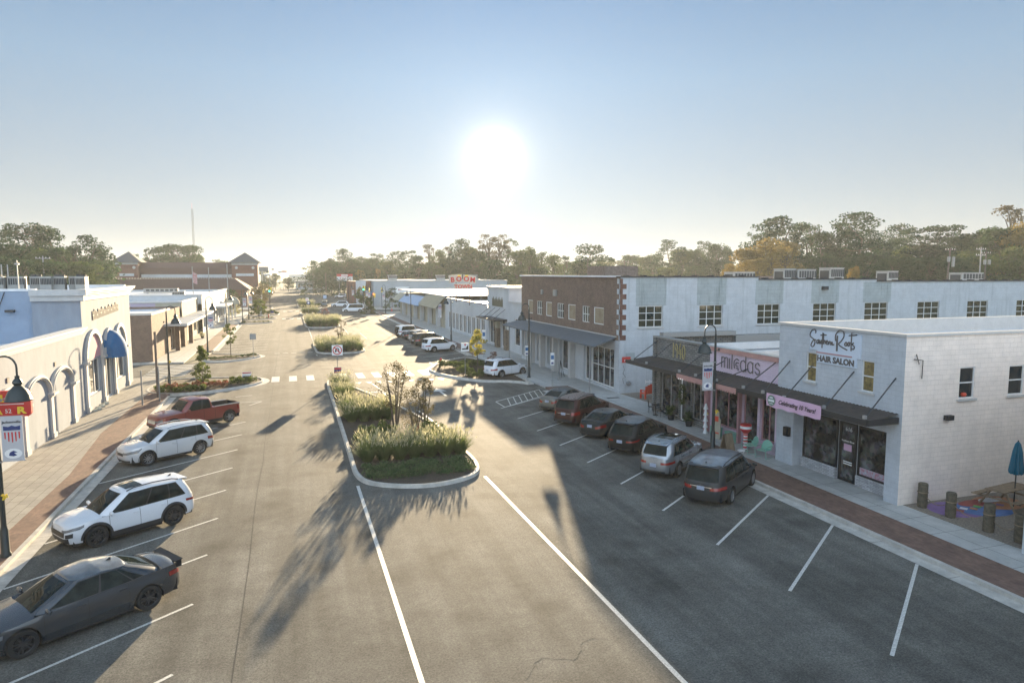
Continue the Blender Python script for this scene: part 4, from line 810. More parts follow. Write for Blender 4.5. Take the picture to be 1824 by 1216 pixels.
for y in (80.6, 82.8, 85, 87.4): build(MB().tube([(23.8, y, 3.86), (25.38, y, 5.1)], .03, 6), 'hanger_rod', M['darkmetal'], s_, world=True)
mb = MB(); u = -86.2
for k in range(11):
    hh = (1.0, 1.2, .9)[k % 3]; mb.pbox(P, u, u + .12, 5.3, 5.3 + hh, .01, .07); mb.pbox(P, u + .2, u + .3, 5.3, 5.3 + hh * .8, .01, .07); mb.pbox(P, u, u + .3, 5.3 + hh * .5, 5.3 + hh * .62, .01, .06); u += .42
build(mb, 'sign_letters', mat('olive letters', (.16, .15, .10), .6), b, world=True)
b = thing('long_white_shop_building', 'long white shop with tall narrow windows below the roof sign', 'building', (25.4, 88.7, 0))
w = MB(); hs_ = [(-112.5 + 2.55 * i, -110.55 + 2.55 * i, .5, 3.2) for i in range(9)]; w.facade(P, -115, -88.65, .1, 5.35, hs_, .15); build(w, 'wall', M['palewall'], b, world=True)
for h in hs_: window(b, P, *h, 2, 1, .07, .08, .1, gm=M['curtainglass'] if 'curtainglass' in M else M['shopglass'])
build(MB().box(25.6, 60, 88.7, 115, 4.7, 4.85), 'roof', M['roofwhite'], b, world=True); build(MB().box(25.25, 25.6, 88.7, 115, 5.35, 5.45), 'parapet_cap', M['alum'], b, world=True)
s_ = thing('roof_sign', 'retro red and cream sign on two posts reading BOOM above TOWN', 'sign', (24.1, 97, 4.8))
P = FR(26.0); Pf = Pl((0, 0, 0), Vector((.55, -.835, 0)).normalized(), Vector((-.835, -.55, 0)).normalized())
def sP(): o = Vector((26, 97.5, 0)); R = Vector((.42, -.907, 0)); return Pl(o, R, R.cross(Z3))
Ps = sP()
Ps = Pl((0, 97, 0), (1, 0, 0), (0, -1, 0))
for i, (u, z, ch, tilt) in enumerate(((22.1, 8.12, 'B', -.10), (23.02, 8.24, 'O', -.04), (24.12, 8.24, 'O', .04), (25.04, 8.12, 'M', .10))):
    c, s2 = math.cos(-tilt), math.sin(-tilt); pl = [(0, 0), (.95, 0), (.95, 1.1), (0, 1.1)]; pl = [(u + a * c - q * s2, z + a * s2 + q * c) for a, q in pl]
    o = build(MB().pprism(Ps, pl, -.2, 0), 'sign_panel', M['signcream'], s_, world=True)
    text(ch, Ps, u + .47, z + .14, 1.0, M['red'], parent=o, d=.02, bold=.03, rot=-tilt, name='letter')
    if i in (1, 2): build(MB().pprism(Ps, [(u + .25, z + 1.02), (u + .8, z + 1.05), (u + .75, z + .9), (u + .5, z + .82), (u + .28, z + .88)], .005, .03), 'crown_mark', M['yellow'], o, world=True)
o = build(MB().pbox(Ps, 22.8, 25.5, 7.25, 8.0, -.2, 0), 'sign_panel', M['signcream'], s_, world=True); text('TOWN', Ps, 24.15, 7.37, .72, M['red'], parent=o, d=.02, bold=.02, sx=1.15, name='letter')
for u in (23.1, 25.1): build(MB().tube([Ps.pt(u, 5.35 if u < 25 else 4.85, -.12), Ps.pt(u, 8.3, -.12)], .06, 8), 'sign_post', M['polewood'], s_, world=True)
b = thing('mansard_shop_building', 'row of tan shops with a ribbed tan mansard and a blue awning', 'building', (25.4, 115, 0))
P = FR(25.4); w = MB(); hs_ = [(-162 + 3.4 * i, -159.4 + 3.4 * i, .5, 2.9) for i in range(14)]; w.facade(P, -165, -115.02, .1, 5.0, hs_, .25); w.box(25.5, 60, 115.02, 165, 0, 4.9); build(w, 'wall', M['tan'], b, world=True)
for h in hs_: window(b, P, *h, 2, 1, .08, .08, .2, gm=M['shopglass'])
def shed(y0, y1, z0, z1, x0=25.38, x1=23.6): return MB().add([(x0, y0, z0), (x0, y1, z0), (x1, y1, z1), (x1, y0, z1), (x0, y0, z0 - .1), (x0, y1, z0 - .1), (x1, y1, z1 - .1), (x1, y0, z1 - .1)], [(0, 1, 2, 3), (7, 6, 5, 4), (3, 2, 6, 7), (0, 3, 7, 4), (1, 5, 6, 2)])
w = shed(115.1, 130.8, 5.6, 3.6)
for i in range(20): y = 115.3 + i * .82; w.add([(25.4, y, 5.65), (23.6, y, 3.65), (23.6, y + .1, 3.65), (25.4, y + .1, 5.65), (25.4, y, 5.75), (23.6, y, 3.75), (23.6, y + .1, 3.75), (25.4, y + .1, 5.75)], [(4, 5, 6, 7), (0, 1, 5, 4), (3, 7, 6, 2)])
build(w, 'mansard', M['tan'], b, world=True); build(shed(131, 156, 5.0, 3.3), 'awning', M['paleblueawn'], b, world=True); build(shed(156.2, 165, 5.0, 3.5), 'awning', M['tan'], b, world=True)
build(MB().box(25.2, 60, 115.02, 165, 5.6, 5.75), 'roof', M['roofwhite'], b, world=True)
for i in range(6): build(MB().box(24.6, 25.3, 118.5 + 7.6 * i, 119.2 + 7.6 * i, H0, 3.6), 'pier', M['palewall'], b, world=True)
b = thing('long_grey_warehouse_building', 'long grey blue wall of a big flat roofed store beyond the side street', 'building', (23, 200, 0))
w = MB(); w.box(23.2, 63.5, 200, 240, 0, 7.3); build(w, 'wall', M['greywall'], b, world=True); build(MB().box(23, 63.7, 199.8, 240, 7.3, 7.5), 'parapet_cap', M['trim'], b, world=True)
build(MB().pbox(FY(200), 29.5, 33.5, 2.6, 5.6, .01, .1), 'wall_poster', M['white'], b, world=True)
text('SALE', FY(199.88), 31.5, 4.4, .8, M['red'], parent=b, name='poster_print') if 0 else build(MB().pbox(FY(199.9), 30.2, 32.8, 4.6, 5.0, 0, .01).pbox(FY(199.9), 30.5, 32.4, 3.6, 3.8, 0, .01), 'poster_print', M['pink'], b, world=True)
for i in range(3): build(MB().pbox(FY(200), 40 + i * 7, 42 + i * 7, .1, 3, .01, .06), 'warehouse_door', M['hvac'], b, world=True)
b = thing('blue_awning_shop_building', 'narrow brick and white shop with a small blue awning at the far corner', 'building', (18, 205, 0))
w = MB(); w.box(17.5, 23.0, 205, 225, 0, 7.2); build(w, 'wall', M['brickdark'], b, world=True); build(MB().box(9.6 + 9, 21.5, 204.7, 205, 0, 7.4), 'white_bay', M['palewall'], b, world=True); o = MB().add([(20.5, 204.6, 4.4), (25, 204.6, 4.4), (25.4, 202.6, 3.2), (20.1, 202.6, 3.2)], [(0, 1, 2, 3)]); build(o, 'awning', M['blueawn'], b, world=True)
for k, (x, y) in enumerate(((29, 203), (44, 206), (49, 206), (54, 205))): ac_unit(x, y, 7.3, 2.6, 2, 1.7, 'small air conditioner on the roof of the long grey blue store', k == 0, group='air conditioners on the grey blue store')
for k, (x, y) in enumerate(((31, 76), (38, 78), (34, 83), (45, 84), (33, 97), (42, 100), (50, 93))): ac_unit(x, y, 4.9 if y > 88 else 5.35, 1.6, 1.4, .95, 'low air conditioner on the white roofs behind the roof sign', group='air conditioners behind the roof sign')
b = thing('distant_office_building', 'long pale office block on the skyline at the end of the street', 'building', (6, 760, 0))
w = MB().box(2, 44, 760, 800, 0, 5.6); build(w, 'wall', M['palewall'], b, world=True); build(MB().box(0, 46, 755, 806, 5.6, 8.4), 'roof', M['greywall'], b, world=True)
b = thing('small_roadside_building', 'low pale roadside building among the trees at the end of the street', 'building', (16, 420, 0))
w = MB().box(4, 30, 430, 445, 0, 4.0); build(w, 'wall', M['palewall'], b, world=True); build(MB().box(3, 31, 429, 446, 4.0, 5.0), 'roof', M['roofgrey'], b, world=True)
w = MB(); [w.pbox(FY(430), 5 + i * 3, 6.6 + i * 3, 1, 3.0, .01, .06) for i in range(8)]; build(w, 'window_row', M['glass'], b, world=True)
b = thing('left_far_shop_building', 'tall narrow striped shop front beyond the towers on the left', 'building', (-11, 262, 0))
w = MB().box(-30, -10.5, 263, 285, 0, 9.2); build(w, 'wall', M['palewall'], b, world=True); build(MB().box(-10.5, -10.2, 264, 270, 4, 8.8), 'red_sign_panel', M['red'], b, world=True)
# ============================================================ VEHICLES

def interp(tab, x):
    if x <= tab[0][0]: return tab[0][1]
    for (a, va), (b, vb) in zip(tab, tab[1:]):
        if x <= b:
            t = (x - a) / (b - a); return va + (vb - va) * t
    return tab[-1][1]
def uv(w, n):
    c = 2 ** (-1 / n); k = int(w) % 4; f = w - int(w)
    def o(a): return max(0, 1 - abs(a) ** n) ** (1 / n)
    q = lerp(-c, c, f)
    return ((o(q), q), (-q, o(q)), (-o(q), -q), (q, -o(q)))[k]
def carmat(name, col, rough=.25, metal=.0): return mat(name, col, rough, metal, .25 if max(col) < .061 else .4, coat=.08 if max(col) < .061 else 1.0)
M['tyre'] = mat('tyre', (.018, .018, .018), .85); M['rim'] = mat('alloy', (.42, .42, .43), .3, metal=.8); M['rimblack'] = mat('black alloy', (.055, .055, .058), .35, metal=.4)
M['cladding'] = mat('black cladding', (.03, .03, .032), .6); M['headlamp'] = mat('headlamp lens', (.16, .17, .18), .08, spec=.9); M['taillamp'] = mat('tail lamp lens', (.26, .012, .010), .12, spec=.8, coat=.5)
M['chrome'] = mat('chrome', (.6, .6, .6), .15, metal=1); M['seam'] = mat('panel gap', (.006, .006, .006), .9); M['plate'] = mat('number plate', (.50, .53, .58), .4, nscale=18, col2=(.25, .3, .45))
M['trimblack'] = mat('window trim black', (.01, .01, .011), .35)
M['amber'] = mat('amber lens', (.7, .2, .02), .2)
def wheel_mesh(r, wd, spokes, dark):
    t = MB().lathe([(r * .66, -wd * .5), (r * .93, -wd * .5), (r, -wd * .34), (r, wd * .34), (r * .93, wd * .5), (r * .66, wd * .46), (r * .64, wd * .3), (r * .64, -wd * .3)], 28, axis='y')
    m = MB().lathe([(r * .67, wd * .47), (r * .63, wd * .40), (r * .62, -wd * .1)], 28, axis='y')
    m.lathe([(.001, wd * .42), (r * .13, wd * .42), (r * .16, wd * .36)], 14, axis='y')
    for k in range(spokes):
        a = 2 * PI * k / spokes; c, s = math.cos(a), math.sin(a); e = r * .055
        for sg in ((-1, 1) if spokes < 8 else (0,)):
            o = sg * r * .035; f = sg * r * .13
            p0 = [(r * .08 * c - (o + q) * s, wd * .39, r * .08 * s + (o + q) * c) for q in (-e, e)]; p1 = [(r * .645 * c - (f + q * .75) * s, wd * .42, r * .645 * s + (f + q * .75) * c) for q in (-e, e)]
            m.add([*p0, *reversed(p1)] + [(x, y - .04, z) for x, y, z in (*p0, *reversed(p1))], [(0, 1, 2, 3), (0, 3, 7, 4), (1, 5, 6, 2)])
    d = MB().lathe([(.001, wd * .18), (r * .5, wd * .18), (r * .5, wd * .1)], 20, axis='y').lathe([(r * .5, -wd * .05), (r * .64, -wd * .05)], 20, axis='y')
    return t, m, d
def car(label, cat, spec, paint, x, y, hx, hy, group=None, name='parked_car', hi=True, roofm=None):
    s = spec; n = s.get('n', 5.0)
    root = thing(name, label, cat, (x, y, 0.002), math.atan2(hy, hx), group)
    xf0, xr0, W = s['xf'], -s['xr'], s['W'] / 2; rw = s['rw']; Ra = rw + s.get('gap', .055); ax = s['wb'] / 2; rock = s.get('rock', .26)
    fend = s.get('fend', .24); rend = s.get('rend', .3)
    def zbot(X):
        if X > ax + Ra: b = fend
        elif X < -ax - Ra: b = rend
        else: b = rock
        for a in (ax, -ax):
            d = abs(X - a)
            if d < Ra: b = max(b, rw + math.sqrt(Ra * Ra - d * d))
        return b
    ztop = lambda X: interp(s['top'], X)
    zs = s.get('shoulder', .95)
    def Wh(z): return W * interp([(.2, .93), (.42, .985), (.62, 1.0), (.8, .985), (zs, .955), (zs + .2, .92)], z)
    def xf(z): return xf0 + interp(s.get('nose', [(.2, -.08), (.45, 0), (.62, 0), (.8, -.04), (1.1, -.16)]), z)
    def xr(z): return -(xr0 + interp(s.get('tail', [(.2, -.08), (.45, 0), (.65, -.01), (.9, -.05), (1.1, -.08)]), z)) * -1
    def place(u, v, z):
        X = u * xf(z) if u > 0 else u * xr(z)
        return Vector((X, v * Wh(z) * (1 - .07 * abs(u) ** 5), z))
    def sy(X, z):
        u = X / xf(z) if X > 0 else X / xr(z)
        u = max(-.999, min(.999, u)); return (1 - abs(u) ** n) ** (1 / n) * Wh(z) * (1 - .07 * abs(u) ** 5)
    def B(w, t):
        u, v = uv(w, n); x0 = u * (xf0 if u > 0 else xr0); a, b = zbot(x0), ztop(x0)
        return place(u, v, lerp(a, b, t))
    Ns = 96 if hi else 40; Ne = 18 if hi else 10; nt = 9 if hi else 6
    ws = [k / Ne for k in range(Ne)] + [1 + k / Ns for k in range(Ns)] + [2 + k / Ne for k in range(Ne)] + [3 + k / Ns for k in range(Ns)]
    nn = len(ws); bm = MB(); vs = []
    for j in range(nt): vs += [B(w, j / (nt - 1)) for w in ws]
    fs = [(j * nn + i, j * nn + (i + 1) % nn, (j + 1) * nn + (i + 1) % nn, (j + 1) * nn + i) for j in range(nt - 1) for i in range(nn)]
    bm.add(vs, fs)
    # hood / deck strips between mirrored points of the top ring
    bed = s.get('bed')
    order = [1 + k / Ns for k in range(Ns + 1)]; front = [(.5 - k / Ne / 1.0) for k in range(Ne // 2 + 1)]
    L = [.5 + k / Ne for k in range(Ne // 2 + 1)] + order[1:] + [2 + k / Ne for k in range(1, Ne // 2 + 1)]
    K = 8; grid = []
    for w in L:
        p = B(w, 1)
        wd_ = abs(p.y)
        crown = s.get('crown', .06) * min(1, wd_ / (W * .6))
        row = []
        for k in range(K + 1):
            q = 1 - 2 * k / K; q2 = q
            dip = s['cab']['br'] + .12 < p.x < s['cab']['bf'] - .12 and abs(q) < .8
            row.append((p.x, p.y * q2, p.z - .06 if dip else p.z + crown * (1 - q * q) + (0.012 if abs(q) < .99 else 0)))
        grid.append(row)
    vs = [v for r in grid for v in r]; fs = []
    for i in range(len(grid) - 1):
        for k in range(K):
            if bed and bed[0] < grid[i][0][0] < bed[1] and 0 < k < K - 1: continue
            a = i * (K + 1) + k; fs.append((a, a + 1, a + K + 2, a + K + 1))
    bm.add(vs, fs)
    body = build(bm, 'body', paint, root, smooth=True, angle=32)
    # underbody and arch liners
    ub = MB(); ub.box(-ax + Ra, ax - Ra, -W * .92, W * .92, .17, .6); ub.box(ax - Ra, min(ax + Ra, xf0 - .15), -W + .32, W - .32, .2, .75); ub.box(max(-ax - Ra, -xr0 + .15), -ax + Ra, -W + .32, W - .32, .2, .75)
    ub.box(ax + Ra, xf0 - .22, -W * .8, W * .8, .2, .55); ub.box(-xr0 + .22, -ax - Ra, -W * .8, W * .8, .26, .6)
    for a in (ax, -ax):
        for sg in (-1, 1):
            pts = [(a + (Ra + .01) * math.cos(q), rw + (Ra + .01) * math.sin(q)) for q in [PI * (k / 14 * 1.16 - .08) for k in range(15)]]
            for (xa, za), (xb, zb) in zip(pts, pts[1:]): ub.quad((xa, sg * (W - .34), za), (xb, sg * (W - .34), zb), (xb, sg * (W * .955), zb), (xa, sg * (W * .955), za))
    build(ub, 'underbody', M['blackmatte'], root)
    # cabin
    c = s['cab']; m_ = c.get('n', 5.0); hw = Wh(zs) * c.get('base_w', .95); rwid = W * c.get('roof_w', .74); H = s['H']
    def zroof(X): return H + interp(c.get('rz', [(c['rr'], -.07), (lerp(c['rr'], c['rf'], .5), 0), (c['rf'], -.055)]), X)
    def C(w, t):
        u, v = uv(w, m_); xc = (c['bf'] + c['br']) / 2; xa = (c['bf'] - c['br']) / 2; rc = (c['rf'] + c['rr']) / 2; ra = (c['rf'] - c['rr']) / 2
        xb, xt = xc + u * xa, rc + u * ra; bulge = 4 * t * (1 - t) * .03
        zb, zt = ztop(xb) - .03, zroof(xt) - .04
        return Vector((lerp(xb, xt, t) + bulge * u * 1.2, v * (lerp(hw, rwid, t) + bulge), lerp(zb, zt, t)))
    Ms = 24 if hi else 12; Me = 12 if hi else 6; mt = 7
    ws2 = [k / Me for k in range(Me)] + [1 + k / Ms for k in range(Ms)] + [2 + k / Me for k in range(Me)] + [3 + k / Ms for k in range(Ms)]; nn = len(ws2)
    cm = MB(); vs = []
    for j in range(mt): vs += [C(w, j / (mt - 1)) for w in ws2]
    cm.add(vs, [(j * nn + i, j * nn + (i + 1) % nn, (j + 1) * nn + (i + 1) % nn, (j + 1) * nn + i) for j in range(mt - 1) for i in range(nn)])
    L = [.5 + k / Me for k in range(Me // 2 + 1)] + [1 + k / Ms for k in range(1, Ms + 1)] + [2 + k / Me for k in range(1, Me // 2 + 1)]
    K = 10; vs = []
    rise = .055
    for w in L:
        p = C(w, 1); q0 = min(1, abs(p.y) / (rwid * .6))
        for k in range(K + 1):
            q = 1 - 2 * k / K; e = 1 - abs(q) ** 3; vs.append((p.x, p.y * q, p.z + rise * e * q0))
    rp_ = MB(); rp_.add(vs, [(i * (K + 1) + k, i * (K + 1) + k + 1, (i + 1) * (K + 1) + k + 1, (i + 1) * (K + 1) + k) for i in range(len(L) - 1) for k in range(K)])
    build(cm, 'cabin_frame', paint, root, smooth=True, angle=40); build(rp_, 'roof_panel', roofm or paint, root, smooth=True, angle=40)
    def patch(F, w0, w1, t0, t1, a=10, b=5, eps=.006, w0t=None, w1t=None):
        mb = MB(); vs = []
        for j in range(b + 1):
            f = j / b; t = lerp(t0, t1, f); wa = lerp(w0, w0t if w0t is not None else w0, f); wb = lerp(w1, w1t if w1t is not None else w1, f)
            for i in range(a + 1):
                w = lerp(wa, wb, i / a) % 4; p = F(w, t); h = .004
                n1 = (F((w + h) % 4, t) - F((w - h) % 4, t)); n2 = (F(w, min(1, t + .02)) - F(w, max(0, t - .02)))
                nr = n1.cross(n2); nr = nr.normalized() if nr.length > 1e-9 else Vector((0, 0, 1))
                vs.append(p + nr * eps)
        mb.add(vs, [(j * (a + 1) + i, j * (a + 1) + i + 1, (j + 1) * (a + 1) + i + 1, (j + 1) * (a + 1) + i) for j in range(b) for i in range(a)])
        return mb
    gl = M['carglass']
    build(patch(C, .10, .90, .08, .93, 14, 6), 'windshield', gl, root, smooth=True)
    rg = c.get('rglass', (.10, .90, .12, .9)); build(patch(C, 2 + rg[0], 2 + rg[1], rg[2], rg[3], 14, 6), 'rear_window', gl, root, smooth=True)
    band = (c['side'][0][0] - .012, c['side'][-1][1] + .012, c['side'][0][2] - .012, c['side'][-1][3] + .012)
    for sg in (0, 1):
        w0, w1, w0t, w1t = (1 + band[0], 1 + band[1], 1 + band[2], 1 + band[3]) if sg == 0 else (4 - band[1], 4 - band[0], 4 - band[3], 4 - band[2])
        build(patch(C, w0, w1, .06, .92, 24, 6, .004, w0t, w1t), 'window_trim', M['trimblack'], root, smooth=True)
    # side windows: fractions along the side, front to rear
    for sg in (0, 1):
        for (a, b_, a2, b2) in c['side']:
            w0, w1, w0t, w1t = (1 + a, 1 + b_, 1 + a2, 1 + b2) if sg == 0 else (4 - b_, 4 - a, 4 - b2, 4 - a2)
            build(patch(C, w0, w1, .10, .885, 8, 5, .009, w0t, w1t), 'side_window', gl, root, smooth=True)
    # lamps
    hl = s['head']; tl = s['tail_l']
    for sg in (0, 1):
        w0, w1 = (hl[0], hl[1]) if sg == 0 else (1 - hl[1], 1 - hl[0])
        build(patch(B, w0, w1, hl[2], hl[3], 12, 3, .008), 'headlight', M['headlamp'], root, smooth=True)
        w0, w1 = (2 - tl[1], 2 - tl[0]) if sg == 0 else (3 + tl[0], 3 + tl[1])
        build(patch(B, w0, w1, tl[2], tl[3], 12, 3, .010), 'tail_light', M['taillamp'], root, smooth=True)
    gr = s['grille']; build(patch(B, .5 - gr[0], .5 + gr[0], gr[1], gr[2], 10, 3, .007), 'grille', M[gr[3]], root, smooth=True)
    build(patch(B, .06, .94, .02, s.get('fb', .2), 14, 2, .008), 'front_bumper', M['cladding'], root, smooth=True)
    build(patch(B, 2.12, 2.88, .0, s.get('rb', .16), 10, 2, .009), 'rear_bumper', M['cladding'] if not s.get('rbchrome') else M['chrome'], root, smooth=True)
    if s.get('rbar'): build(patch(B, 2.22, 2.78, *s['rbar'], 10, 1, .011), 'trim_strip', M['chrome'], root, smooth=True)
    z = s.get('plz', .78); pl = MB(); pl.box(-xr(z) - .026, -xr(z) - .012, -.155, .155, z - .08, z + .08)
    build(pl, 'licence_plate', M['plate'], root)
    pf = MB(); pf.box(xf(.4) + .006, xf(.4) + .018, -.15, .15, .36, .5)
    if s.get('fplate'): build(pf, 'licence_plate', M['plate'], root)
    if s.get('fog'):
        for sg in (0, 1):
            w0, w1 = (.88, .99) if sg == 0 else (.01, .12)
            build(patch(B, w0, w1, .38, .62, 4, 3, .009), 'fog_lamp_housing', M['cladding'], root, smooth=True)
    if s.get('badge'):
        zz = ztop(-xr0) * .97; build(MB().lathe([(.0, 0), (.05, 0), (.055, .008)], 12, (0, 0, 0), axis='y'), 'badge', M['chrome'], root).location = (-xr(.9) - .014, 0, .93)
        root.children[-1].rotation_euler = (0, 0, R_(90))
    # seams, sills, handles, mirrors
    for X in s['seams']:
        for sg in (-1, 1):
            sm = MB()
            zz = [lerp(max(zbot(X), rock) + .03, ztop(X), k / 6) for k in range(7)]
            for a, b_ in zip(zz, zz[1:]): sm.quad((X, sg * (sy(X, a) + .004), a), (X + .013, sg * (sy(X, a) + .004), a), (X + .013, sg * (sy(X, b_) + .004), b_), (X, sg * (sy(X, b_) + .004), b_))
            if hi: build(sm, 'door_seam', M['seam'], root)
    if s.get('clad'):
        for sg in (-1, 1):
            cl = MB()
            for a in (ax, -ax):
                pts = [PI * k / 18 for k in range(19)]
                for q, q2 in zip(pts, pts[1:]):
                    r2 = Ra + s['clad']
                    def pp(r, q): X, z = a + r * math.cos(q), rw + r * math.sin(q); return (X, sg * (sy(X, z) + .012), z)
                    cl.quad(pp(Ra - .01, q), pp(r2, q), pp(r2, q2), pp(Ra - .01, q2))
            X0, X1 = -ax + Ra, ax - Ra
            for k in range(8):
                xa, xb = lerp(X0, X1, k / 8), lerp(X0, X1, (k + 1) / 8); cl.quad((xa, sg * (sy(xa, rock) + .012), rock - .04), (xb, sg * (sy(xb, rock) + .012), rock - .04), (xb, sg * (sy(xb, rock + .14) + .012), rock + .13), (xa, sg * (sy(xa, rock + .14) + .012), rock + .13))
            build(cl, 'side_cladding', M['cladding'], root, smooth=True)
    for X in s['handles']:
        for sg in (-1, 1):
            zz = ztop(X) - .13; hd = MB().obox((X, sg * (sy(X, zz) + .02), zz), .19, .03, .035); build(hd, 'door_handle', s.get('handlem') or paint, root)
    mx = c['bf'] - .38
    for sg in (-1, 1):
        mr = MB(); yy = sg * (hw + .13); zz = ztop(mx) + .07
        mr.lathe([(.001, -.13), (.07, -.11), (.095, 0), (.07, .11), (.001, .13)], 10, (0, 0, 0), axis='y'); mr.v = [(p[0] * .65 + mx, p[1] * .9 + yy, p[2] * .85 + zz) for p in mr.v]; mr.obox((mx - .0, sg * (hw + .02), zz - .05), .06, .12, .05)
        build(mr, 'mirror', s.get('mirm') or paint, root, smooth=True)
    if s.get('rails'):
        for sg in (-1, 1):
            ra = MB().tube([(lerp(c['rr'] + .25, c['rf'] - .1, k / 8), sg * (rwid * .90), zroof(lerp(c['rr'] + .25, c['rf'] - .1, k / 8)) + (.045 if 0 < k < 8 else -.01)) for k in range(9)], .02, 6)
            build(ra, 'roof_rail', M[s['rails']], root, smooth=True)
    if s.get('sunroof'):
        a, b_ = s['sunroof']; g_ = MB(); K = 6
        for i in range(K):
            for j in range(4):
                def Q(i, j): X = lerp(b_, a, i / K); Y_ = lerp(-.42, .42, j / 4); return (X, Y_, zroof(X) - .04 + rise * (1 - abs(Y_ / rwid) ** 3) + .006)
                g_.quad(Q(i, j), Q(i + 1, j), Q(i + 1, j + 1), Q(i, j + 1))
        build(MB().add(g_.v, [tuple(reversed(f)) for f in g_.f]), 'sunroof', gl, root)
    if hi:
        X = c['rr'] + .3; fin = MB().add([(X + .09, 0, zroof(X)), (X - .08, -.02, zroof(X)), (X - .08, .02, zroof(X)), (X - .09, 0, zroof(X) + .085)], [(0, 1, 3), (0, 3, 2), (1, 2, 3)]); build(fin, 'antenna', M['black'], root)
    if s.get('spoiler'):
        X, Y_, Z_ = s['spoiler']; sp = MB().add([(X - .13, -Y_, Z_ + .10), (X - .13, Y_, Z_ + .10), (X + .09, Y_ * .98, Z_ + .055), (X + .09, -Y_ * .98, Z_ + .055), (X - .14, -Y_, Z_ + .065), (X - .14, Y_, Z_ + .065), (X + .09, Y_ * .98, Z_ + .03), (X + .09, -Y_ * .98, Z_ + .03)], [(0, 3, 2, 1), (4, 5, 6, 7), (0, 1, 5, 4), (2, 3, 7, 6), (1, 2, 6, 5), (3, 0, 4, 7)])
        for sg in (-1, 1): sp.box(X - .1, X + .06, sg * (Y_ - .03) - .03, sg * (Y_ - .03) + .03, Z_ - .12, Z_ + .05)
        build(sp, 'spoiler', M['black'], root)
    if s.get('visor'):
        X = c['rr']; vz = MB(); zz = zroof(X); vz.add([(X + .2, -rwid * .86, zz + .0), (X + .2, rwid * .86, zz + .0), (X - .17, rwid * .78, zz - .045), (X - .17, -rwid * .78, zz - .045), (X - .1, -rwid * .78, zz - .09), (X - .1, rwid * .78, zz - .09)], [(0, 3, 2, 1), (3, 4, 5, 2), (0, 1, 5, 4)])
        build(vz, 'spoiler', paint, root)
    if bed:
        b0, b1 = bed; bi = MB(); yb = W * .72; zt = ztop(b0 + .3) + .02
        bi.add([(b0, -yb, .62), (b1, -yb, .62), (b1, yb, .62), (b0, yb, .62), (b0, -yb, zt), (b1, -yb, zt), (b1, yb, zt), (b0, yb, zt)], [(0, 1, 2, 3), (0, 4, 5, 1), (1, 5, 6, 2), (2, 6, 7, 3), (3, 7, 4, 0)])
        build(bi, 'truck_bed', M['blackmatte'], root)
        for sg in (-1, 1): build(MB().box(b0 + .05, b1 - .02, sg * W * .84 - .06, sg * W * .84 + .06, zt - .0, zt + .035), 'bed_rail', M['bedrail'], root)
        hb = MB(); hb.tube([(-xr0 + .05, 0, .45), (-xr0 - .2, 0, .45)], .035, 8).box(-xr0 - .28, -xr0 - .15, -.08, .08, .4, .5); build(hb, 'tow_hitch', M['black'], root)
    if s.get('spare'):
        t, m2, d = wheel_mesh(.38, .24, 5, True); o = build(t, 'spare_wheel', M['tyre'], root, smooth=True); o.location = (-xr0 - .13, 0, 1.0); o.rotation_euler = (0, 0, R_(90))
    t, m2, d = wheel_mesh(rw, s.get('tw', .23), s.get('spokes', 5), False); tm = dm = rm = None
    for a in (ax, -ax):
        for sg in (-1, 1):
            if tm is None:
                o = build(t, 'wheel', M['tyre'], root, smooth=True); r1 = build(m2, 'rim', M[s.get('rim', 'rim')], o, smooth=True, angle=30); r2 = build(d, 'brake_disc', M['blackmatte'], o)
                tm, rm, dm = o.data, r1.data, r2.data
            else:
                o = bpy.data.objects.new('wheel', tm); COL.objects.link(o); o.parent = root
                for q, me in (('rim', rm), ('brake_disc', dm)): c_ = bpy.data.objects.new(q, me); COL.objects.link(c_); c_.parent = o
            o.location = (a, sg * (W - s.get('tw', .23) / 2 - .02), rw); o.rotation_euler = (0, 0, 0 if sg > 0 else PI)
    return root
M['carglass'] = mat('car glass', (.022, .032, .028), .04, spec=.14, nscale=2.2, col2=(.003, .005, .005)); M['bedrail'] = mat('bed rail', (.5, .5, .5), .3, metal=.8)
SUV = dict(W=1.86, H=1.69, xf=2.27, xr=-2.33, wb=2.68, rw=.355, top=[(-2.33, .98), (-1.9, 1.06), (0, 1.03), (.9, 1.02), (1.3, 1.02), (1.8, .97), (2.1, .91), (2.27, .82)], shoulder=.98,
    cab=dict(bf=1.25, br=-2.27, rf=.30, rr=-1.92, side=[(.05, .43, .06, .43), (.45, .72, .45, .71), (.735, .93, .73, .86)], rglass=(.10, .90, .25, .88), rz=[(-1.92, -.06), (-.7, 0), (.3, -.05)]),
    head=(.74, 1.06, .74, .90), tail_l=(-.2, .05, .58, .78), grille=(.2, .55, .78, 'black'), seams=[.92, -.12, -1.12], handles=[.02, -.98], rails='chrome', spokes=10, visor=1, rock=.30, gap=.07, plz=.72)
def S(base, **k):
    d = dict(base); cab = dict(d['cab']); cab.update(k.pop('cab', {})); d.update(k); d['cab'] = cab; return d
RAV19 = S(SUV, n=6.0, fog=1, fb=.36, clad=.075, rim='rimblack', spokes=6, grille=(.35, .42, .76, 'black'), handlem=None, rails='black', mirm=None, sunroof=(-.45, .15), rb=.3, rw=.375, H=1.72, tail_l=(-.2, .05, .66, .78), fend=.3)
RAV13 = S(SUV, clad=.0, spokes=10, rw=.36, sunroof=None, head=(.68, 1.08, .66, .86), rb=.3, H=1.68)
